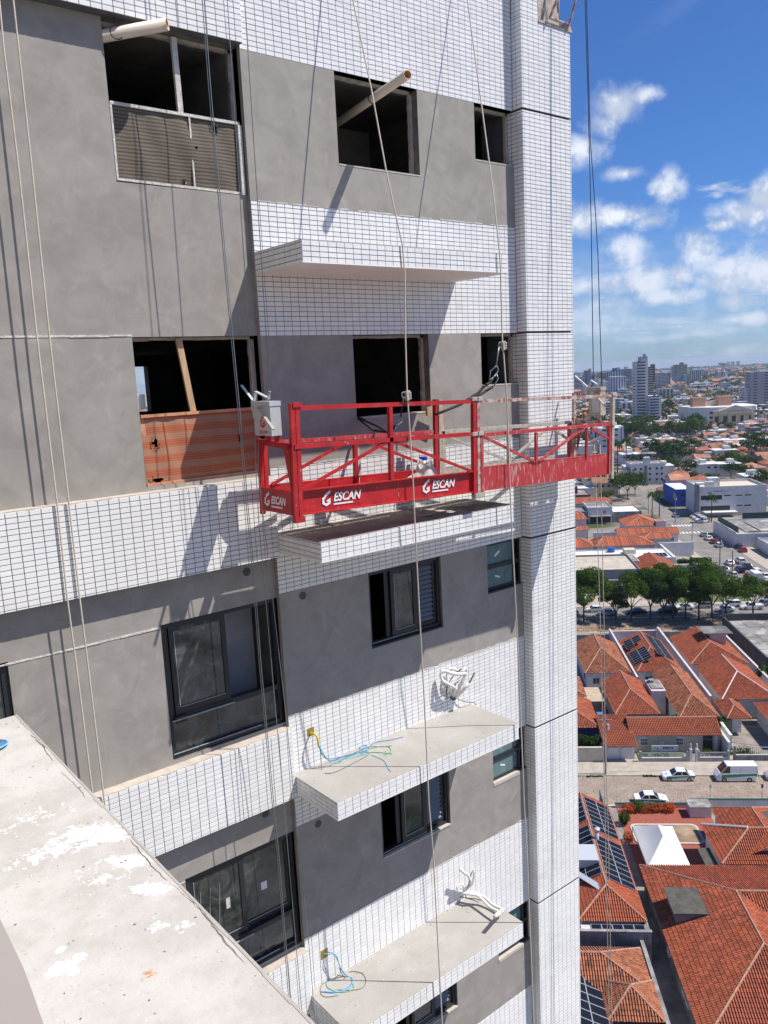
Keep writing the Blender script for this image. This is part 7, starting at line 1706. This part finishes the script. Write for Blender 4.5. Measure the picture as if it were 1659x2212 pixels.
tower_block('striped white block under the mushroom-topped water tower', 600, 1987, 21.5, 18, 27, w0, m_winb, 'bands', 10, [(.78, 1.0, -.02, 1, -27, 1, w0), (.4, .5, -.02, .2, -26, 0, w3)])
tower_block('pale hotel tower cut by the right edge of the view', 289, 830, 22, 20, 42.5, w4, m_winb, 'dots', 14, [(.85, 1.0, -.02, .0, -40, -3, w3), (.5, 1.2, .2, .8, 0, 1.5, w0)])
tower_block('gridded white parking slab against the hotel tower', 286, 836, 5, 24, 26, w0, m_winb, 'dots', 10)
tower_block('dark banded tower with a white stair block left of the tallest tower', 314.6, 1700, 20, 22, 47, w4, m_winb, 'bands', 15, [(.4, .7, .2, .8, 0, 5, w0)])
tower_block('cream end slab of the dark banded tower', 334.6, 1700, 7, 22, 46, w1, m_dark, 'dots', 15)
tower_block('blue stepped tower with white columns behind the right hoist', 231.6, 1364, 27, 22, 37, w0, w3, 'columns', 13)
tower_block('tall blue tower with a stepped top above the white columned one', 254, 1480, 20, 18, 47, w3, w0, 'columns', 15, [(.2, .5, .2, .8, 0, 4, w3), (.6, .85, .2, .8, 0, 5, w0)])
tower_block('beige tower with dark windows left of the blue stepped tower', 262-17, 1560, 15, 18, 43, w1, m_dark, 'bands', 14, [(.3, .6, .2, .8, 0, 4, w1)])
tower_block('white slab tower just right of the left dark wire', 223+4, 1500, 12, 16, 32, w0, m_winb, 'dots', 11)
tower_block('far brown tower between the tiled pillar and the left dark wire', 374, 2644, 14, 18, 43, w2, m_dark, 'columns', 14); tower_block('brown slab against the far brown tower', 388, 2640, 7, 16, 48, w2, w1, 'dots', 14); 
tower_block('white and blue tower nearest the tiled pillar on the skyline', 208, 1646, 17, 16, 36, w0, m_winb, 'bands', 13, [(.2, .45, .2, .8, 0, 10, w0)]); tower_block('yellow-topped white tower beside the tiled pillar', 221, 1660, 9, 14, 34, w1, m_winb, 'bands', 12)
tower_block('white slab low beside the tiled pillar', 193, 1420, 7, 12, 24, w0, m_winb, 'dots', 9); tower_block('cream tower with dark edge behind the tallest tower', 214, 1000, 10, 16, 53, w1, m_dark, 'bands', 18, [(.85, 1.1, 0, 1, -20, 3, w2)])
for i, (a, wd) in enumerate(((361, 19.5), (388, 26), (415.4, 28))):
    tower_block(('leftmost', 'middle', 'rightmost')[i]+' of the three low white blocks with dark blue panels', a, 1477, wd, 14, 11.5, w0, m_winb, 'columns', 4, [(.4, .6, .2, .8, 0, 4, w0)])
for i, (a, h, wd, mt) in enumerate(((-865, 44, 15, w0), (-846, 42, 14, w1), (-829, 43, 17, w1), (-806, 44, 13, w0), (-790, 42, 16, w3), (-884, 40, 13, w0))):
    tower_block(('white tower first from the left seen through the room opening', 'grey-beige tower second from the left seen through the room opening', 'cream tower in the middle of the room opening', 'white hooked tower fourth in the room opening', 'blue tower rightmost in the room opening', 'white tower beyond the left edge of the room opening')[i], a, 1930+10*(i % 3), wd, 14, h, mt, m_dark, 'dots', 14)
rsk = random.Random(314)
WORD = {0: 'white', 1: 'cream', 2: 'brown', 3: 'blue', 4: 'grey'}
sky_t = []; seen_ = set()
for i in range(22):
    b_ = rsk.uniform(1500, 3000); ra = rsk.choice((rsk.uniform(.128, .215), rsk.uniform(.128, .215), rsk.uniform(.23, .31))); k = rsk.choice((0, 0, 0, 1, 1, 2, 3, 4)); wd = rsk.uniform(13, 24); h = rsk.uniform(26, 46); sty = rsk.choice(('bands', 'dots', 'columns'))
    if any(abs(ra*b_-x) < 24 and abs(b_-y) < 40 for x, y in sky_t): continue
    sky_t.append((ra*b_, b_)); wr_ = where(ra*b_, b_)
    if (k, sty, wr_) in seen_: continue
    seen_.add((k, sty, wr_))
    tower_block(WORD[k]+(' banded' if sty == 'bands' else ' dotted' if sty == 'dots' else ' ribbed')+' skyline tower '+where(ra*b_, b_), ra*b_, b_, wd, 15, h, m_tw[k], w0 if k == 3 else m_winb, sty, int(h/3), [(.3, .6, .2, .8, 0, 3.5, m_tw[k])])
for i in range(60):
    b_ = rsk.uniform(430, 1450); ra = rsk.uniform(.12, .40); k = rsk.choice((0, 0, 0, 1, 4)); wd = rsk.uniform(13, 26); h = rsk.uniform(8, 19); sty = rsk.choice(('bands', 'dots', 'columns')); x = ra*b_+4
    wr_ = where(x, b_)
    if ('m', k, sty, wr_) in seen_ or not (-20+.12*b_ < x < 40+.38*b_) or (b_ < 640 and x > 95) : continue
    if any(r_[0]-30 < x < r_[1]+6 and r_[2]-26 < b_ < r_[3]+6 for r_ in RECTS+[(168, 242, 600, 700), (136, 168, 690, 730), (284, 314, 820, 860)]): continue
    seen_.add(('m', k, sty, wr_)); RECTS.append((x, x+wd, b_, b_+13))
    tower_block(WORD[k]+' mid-rise block '+('with banded windows ' if sty == 'bands' else 'with small windows ' if sty == 'dots' else 'with glazed columns ')+wr_, x, b_, wd, 13, h, m_tw[k], m_winb, sty, int(h/3), [(.3, .5, .2, .8, 0, 2.6, m_tw[k])], 'apartment_block', 'building')
wt2 = tthing('water_tower', 612, 1985, 'mushroom-topped white water tower on the horizon', 'water tower')
m_ = TB(); m_.tube([(612, 1992, 20), (612, 1992, 44)], [4.5, 3.8], 10); m_.build('shaft', w0, wt2)
m_ = TB(); m_.tube([(612, 1992, 43), (612, 1992, 46.2), (612, 1992, 47), (612, 1992, 49), (612, 1992, 50.5)], [4, 12.5, 12.2, 8.5, 2], 16); m_.build('bowl', m_fasc, wt2, smooth=True)
for i, (u, v0, v1) in enumerate(((1415, 754, 800), (1553, 778, 800))):
    p = atz(u, v1+8, GROUND); bb = (p-TO).dot(EB); aa = (p-TO).dot(EA)
m_ = TB(); m_.tube([(800, 3900, 0), (800, 3900, 88)], [1.6, .8], 4); tsolo(m_, 'radio_mast', w4, 'thin radio mast rising above the horizon', 'mast', 800, 3900)
for i, a in enumerate((2010, 2046, 2085)): tower_block(('leftmost', 'middle', 'rightmost')[i]+' of the three hazy towers far out on the horizon', a, 6500, 22, 22, 44, w4, m_winb, 'dots', 8)

# ------------------------------------------------------------------ filler blocks: houses and trees out to the suburbs
rects0 = [(-40, 44, 60, 120), (56, 100, 60, 120), (58, 72, 192, 205), (73, 98, 190, 194), (44, 56, 60, 420), (-20, 160, 171, 189), (168, 242, 600, 700), (136, 168, 690, 730), (284, 314, 820, 860)]
def free(a, b_, m=5):
    return not any(r_[0]-m < a < r_[1]+m and r_[2]-m < b_ < r_[3]+m for r_ in rects0+RECTS)
rs = random.Random(77)
PROT = []
def proto(kind, wall, rm, seed):
    r_ = random.Random(seed); w_, d_ = r_.uniform(8, 12), r_.uniform(9, 14); h = r_.choice((3.2, 3.4, 5.8)) if kind == 'hip' else r_.choice((3.4, 4.0, 6.4))
    wl = MB(); wl.box(-w_/2+.4, w_/2-.4, -d_/2+.4, d_/2-.4, -1, h); rf = MB(); wn = MB()
    if kind == 'hip':
        P = [(-w_/2, -d_/2, h), (w_/2, -d_/2, h), (w_/2, d_/2, h), (-w_/2, d_/2, h), (0, -d_/2+w_*.4, h+w_*.2), (0, d_/2-w_*.4, h+w_*.2)]
        rf.add(P, [(0, 1, 4), (1, 2, 5, 4), (2, 3, 5), (3, 0, 4, 5)])
    elif kind == 'gable':
        P = [(-w_/2, -d_/2, h), (w_/2, -d_/2, h), (w_/2, d_/2, h), (-w_/2, d_/2, h), (-w_/2, 0, h+d_*.18), (w_/2, 0, h+d_*.18)]
        rf.add(P, [(0, 1, 5, 4), (2, 3, 4, 5)]); wl.add([(-w_/2+.4, -d_/2+.4, h), (-w_/2+.4, d_/2-.4, h), (-w_/2+.4, 0, h+d_*.16), (w_/2-.4, -d_/2+.4, h), (w_/2-.4, d_/2-.4, h), (w_/2-.4, 0, h+d_*.16)], [(0, 1, 2), (3, 5, 4)])
    else:
        rf.box(-w_/2, w_/2, -d_/2, d_/2, h, h+.3); wl.box(-w_/5, w_/6, 0, d_/4, h+.3, h+2.2)
    for k in range(3): wn.box(-w_/2+1+k*2.8, -w_/2+2.3+k*2.8, -d_/2+.34, -d_/2+.39, h-2.0, h-.9)
    for k in range(2): wn.box(-w_/2+.33, -w_/2+.38, -d_/2+2+k*3.5, -d_/2+3.4+k*3.5, h-2.0, h-.9)
    return [('wall', wl.mesh('wall', wall)), ('roof', rf.mesh('roof', rm)), ('windows', wn.mesh('windows', m_dark))], (wl, rf, wn), (wall, rm, m_dark)
def corr(name, c, c2):
    return M(name, c, .9, var=.3, vscale=.25, coord='World', col2=c2, c2lo=.42, c2hi=.62, c2scale=.18)
m_fr = [corr('far_roof_orange', (.38, .13, .065), (.30, .09, .05)), corr('far_roof_salmon', (.44, .22, .14), (.36, .15, .09)), corr('far_roof_brown', (.24, .12, .075), (.30, .15, .09))]
specs = [('hip', m_wallw, m_fr[0]), ('hip', m_wallc, m_fr[1]), ('gable', m_wallw, m_fr[0]), ('gable', m_wallb, m_fr[2]), ('flat', m_wallw, m_flatw), ('flat', m_wallw, m_flatg), ('hip', m_wallw, m_fr[2]), ('gable', m_wallp, m_fr[1]), ('flat', m_wallg, m_flatg), ('hip', m_wallb, m_fr[0])]
PROT = [proto(k, w_, r_, 100+i) for i, (k, w_, r_) in enumerate(specs)]
LABS = ['white house with orange hipped roof', 'cream house with salmon hipped roof', 'white house with orange gabled roof', 'beige house with brown gabled roof', 'white box house with white roof', 'white box house with grey roof', 'white house with brown hipped roof', 'pinkish house with salmon roof', 'grey box house with flat roof', 'beige house with orange hipped roof']
def inview(a, b_, m=1.):
    return -26+.115*b_ < a < 44*m+.385*b_*m
cells = []
b_ = 104
while b_ < 1500:
    a = -60+.10*b_
    while a < 70+.40*b_:
        blk = int(b_/62) % 1
        if (b_ % 74) > 60 or ((a+4) % 96) > 86: a += 12; continue
        x, y = a+rs.uniform(-1, 1), b_+rs.uniform(-1.5, 1.5)
        if free(x, y): cells.append((x, y))
        a += 10.4+rs.uniform(0, 1.4)
    b_ += 12.6
cells.sort(key=lambda c: (Vector((c[0], c[1], 0))-Vector((CAMT.x, CAMT.y, 0))).length)
cells_t = []; nh = 0; farb = [[MB(), MB(), MB()] for _ in PROT]
treespots = []
for (x, y) in cells:
    if rs.random() < (.10 if y < 400 else .17): treespots.append((x, y, 1)); continue
    if rs.random() < .30: treespots.append((x+rs.uniform(4, 7), y+rs.uniform(5, 7.5), 0))
    k = rs.choices(range(10), (4, 2, 3, 2, 5, 5, 2, 2, 3, 2))[0]; rot = rs.choice((0, 0, math.pi/2, math.pi, -math.pi/2)); sc = rs.uniform(.85, 1.1)
    if nh < 285 and inview(x, y, .8):
        t = tthing('suburb_house', x, y, LABS[k]+' '+where(x, y), 'house', 'suburb houses'); t.rotation_euler = (0, 0, TH_+rot); t.scale = (sc, sc, 1)
        for nm, me in PROT[k][0]:
            ob = bpy.data.objects.new(nm, me); COL.objects.link(ob); ob.parent = t
        nh += 1
    else:
        p = tp(x, y, 0); cs, sn = math.cos(TH_+rot)*sc, math.sin(TH_+rot)*sc
        for mb_, src in zip(farb[k], PROT[k][1]): mb_.add([(p.x+v[0]*cs-v[1]*sn, p.y+v[0]*sn+v[1]*cs, p.z+v[2]) for v in src.v], src.f)
# farther suburbs, coarser, scattered in patches
for _ in range(5200):
    b_ = 1480+rs.random()**1.5*4200; a = rs.uniform(.02*b_, .46*b_)
    q = math.sin(a*.0061+1.3)*math.cos(b_*.0043+.7)+math.sin(a*.0023-b_*.0017)
    if q < -.1 and rs.random() < .85: continue
    k = rs.randrange(10); p = tp(a, b_, 0); sc = rs.uniform(1.0, 1.9); cs, sn = math.cos(TH_)*sc, math.sin(TH_)*sc
    for mb_, src in zip(farb[k][:2], PROT[k][1][:2]): mb_.add([(p.x+v[0]*cs-v[1]*sn, p.y+v[0]*sn+v[1]*cs, p.z+v[2]*sc) for v in src.v], src.f)
for _ in range(700):                   # district behind the tower, seen through the room
    t_ = rs.uniform(500, 3500); a = -28-.37*t_+rs.uniform(-.08, .08)*t_; b_ = -114+.929*t_; k = rs.randrange(10); p = tp(a, b_, 0); cs, sn = math.cos(TH_)*1.3, math.sin(TH_)*1.3
    for mb_, src in zip(farb[k][:2], PROT[k][1][:2]): mb_.add([(p.x+v[0]*cs-v[1]*sn, p.y+v[0]*sn+v[1]*cs, p.z+v[2]*1.3) for v in src.v], src.f)
allm = MB(); mats = []; 
for k in range(10):
    for mb_, mt in zip(farb[k], PROT[k][2]):
        if not mb_.f: continue
        if mt not in mats: mats.append(mt)
        allm.add(mb_.v, mb_.f, mats.index(mt))
solo(allm, 'distant_houses', mats, 'mass of small orange and white roofs running out to the horizon', 'houses', None, 'stuff')
# trees between the houses
nt_ = 0; canopy = MB(); rt_ = random.Random(5)
named = [((560, 150), 3, 1.25, 'big rounded dark tree left of the blue building'), ((440, 120), 1, 1.1, 'dark tree behind the big rounded one'), ((490, 190), 1, 1.0, 'dark tree at the foot of the big rounded one')]
def tg2(x, y): p = atz((2260+x*.4822)/1.8445, (1900+y*.4822)/1.8445, GROUND); return (p-TO).dot(EA), (p-TO).dot(EB)
def tg1(x, y): p = atz((2260+x*.4822)/1.8445, (1400+y*.4822)/1.8445, GROUND); return (p-TO).dot(EA), (p-TO).dot(EB)
for (px_, k, sc, lab) in (((500, 185), 3, 1.3, 'biggest dark tree between the flat white roofs and the side street'), ((430, 150), 1, 1.2, 'dark tree just left of the biggest one behind the flat white roofs'), ((560, 150), 1, 1.1, 'dark tree at the right of the biggest one')):
    a, b_ = tg2(*px_); plant_tree(tk[k], a, b_, lab, sc=sc, name='garden_tree')
for (px_, k, sc, lab) in (((430, 770), 3, 2.0, 'leftmost tree of the dark clump above the orange roofs'), ((520, 780), 1, 2.1, 'second tree of the dark clump above the orange roofs'), ((620, 775), 3, 2.0, 'third tree of the dark clump above the orange roofs'), ((700, 760), 1, 1.8, 'fourth tree of the dark clump above the orange roofs'),
      ((860, 770), 3, 1.8, 'tree left of centre in the right-hand clump of dark trees'), ((950, 770), 1, 2.0, 'tree in the middle of the right-hand clump of dark trees'), ((1040, 760), 3, 1.9, 'lighter green tree at the right end of the clump'), ((1050, 670), 1, 2.0, 'flat dark tree below the church steps'),
      ((740, 910), 1, 1.7, 'dark tree before the white apartment block'), ((810, 905), 2, 2.0, 'reddish dark tree beside the apartment block'), ((920, 975), 1, 1.8, 'round dark tree right of the apartment block'), ((640, 935), 2, 1.4, 'small dark tree left of the apartment block tower'), ((540, 940), 2, 1.4, 'small dark tree at the left of the apartment block'),
      ((1575, 910), 1, 1.9, 'round dark tree near the right edge beyond the office block'), ((1445, 1065), 2, 1.7, 'round green tree behind the office block'), ((830, 530), 1, 2.2, 'dark tree right of the short blue and white tower')):
    a, b_ = tg1(*px_); plant_tree(tk[k], a, b_, lab, sc=sc, rot=rs.random()*6, name='garden_tree')
for (px_, k, lab) in (((700, 345), 0, 'left palm of the pair beside the side street beyond the crossing'), ((760, 330), 0, 'right palm of the pair beside the side street beyond the crossing'), ((1190, 375), 0, 'sunlit palm in front of the white office block')):
    a, b_ = tg2(*px_); plant_tree(pl_[k], a, b_, lab, 'palm', sc=1.1, name='palm_tree')
for (px_, lab) in (((415, 1010), 'tall palm right of the platform end, nearer the platform'), ((485, 975), 'tall palm right of the platform end, farther right')):
    a, b_ = tg1(*px_); plant_tree(pl_[0], a, b_, lab, 'palm', sc=1.9, name='palm_tree')
for (x, y, big) in treespots:
    sc = rs.uniform(.7, 1.25)
    if nt_ < 270 and inview(x, y, .9):
        k = rs.choice((0, 1, 1, 2, 3)); plant_tree(tk[k], x, y, ('leafy green', 'dark dense', 'small dark', 'wide spreading')[k]+' tree '+where(x, y), rot=rs.random()*6, sc=sc, group='suburb trees', name='garden_tree'); nt_ += 1
    else:
        p = tp(x, y, 0); leaf_cloud(rt_, [(p.x, p.y, p.z+4.5*sc, 3.6*sc), (p.x+2*sc, p.y-1, p.z+4*sc, 2.6*sc)], 46, .95, .8, canopy)
solo(canopy, 'suburb_canopy', m_leafd, 'dark tree crowns scattered among the distant roofs', 'trees', None, 'stuff')
wood = MB()
for _ in range(6200):
    b_ = 650+rt_.random()**1.35*6500; a = rt_.uniform(.04*b_, .47*b_)
    q = math.sin(a*.0061+1.3)*math.cos(b_*.0043+.7)+math.sin(a*.0023-b_*.0017)
    if b_ < 1500 and rt_.random() < .6: continue
    if q > .35 and rt_.random() < .6: continue
    if not free(a, b_, 14): continue
    p = tp(a, b_, 0); s_ = rt_.uniform(1., 1.7)*(1+b_/9000)
    leaf_cloud(rt_, [(p.x, p.y, p.z+3.5*s_, 5.2*s_)], 13 if b_ > 2200 else 26, 1.9*s_ if b_ > 2200 else 1.3*s_, .7, wood)
for _ in range(500):
    t_ = rt_.uniform(400, 3500); a = -28-.37*t_+rt_.uniform(-.08, .08)*t_; b_ = -114+.929*t_; p = tp(a, b_, 0); leaf_cloud(rt_, [(p.x, p.y, p.z+4, 6.)], 16, 2., .7, wood)
solo(wood, 'distant_woodland', m_leafd, 'dark woodland and scattered trees stretching to the horizon', 'trees', None, 'stuff')

# ------------------------------------------------------------------ the air between
hz_ = MB(); hz_.box(-12900, 12900, -12900, 12900, -122, 14)
m = bpy.data.materials.new('haze'); m.use_nodes = True; t = m.node_tree; t.nodes.clear()
pv = nnew(t, 'ShaderNodeVolumePrincipled'); pv.inputs['Color'].default_value = (.72, .85, 1, 1); pv.inputs['Density'].default_value = 8e-5; pv.inputs['Anisotropy'].default_value = .2
out = nnew(t, 'ShaderNodeOutputMaterial'); t.links.new(pv.outputs[0], out.inputs['Volume'])
o = hz_.build('haze', m); o['kind'] = 'stuff'
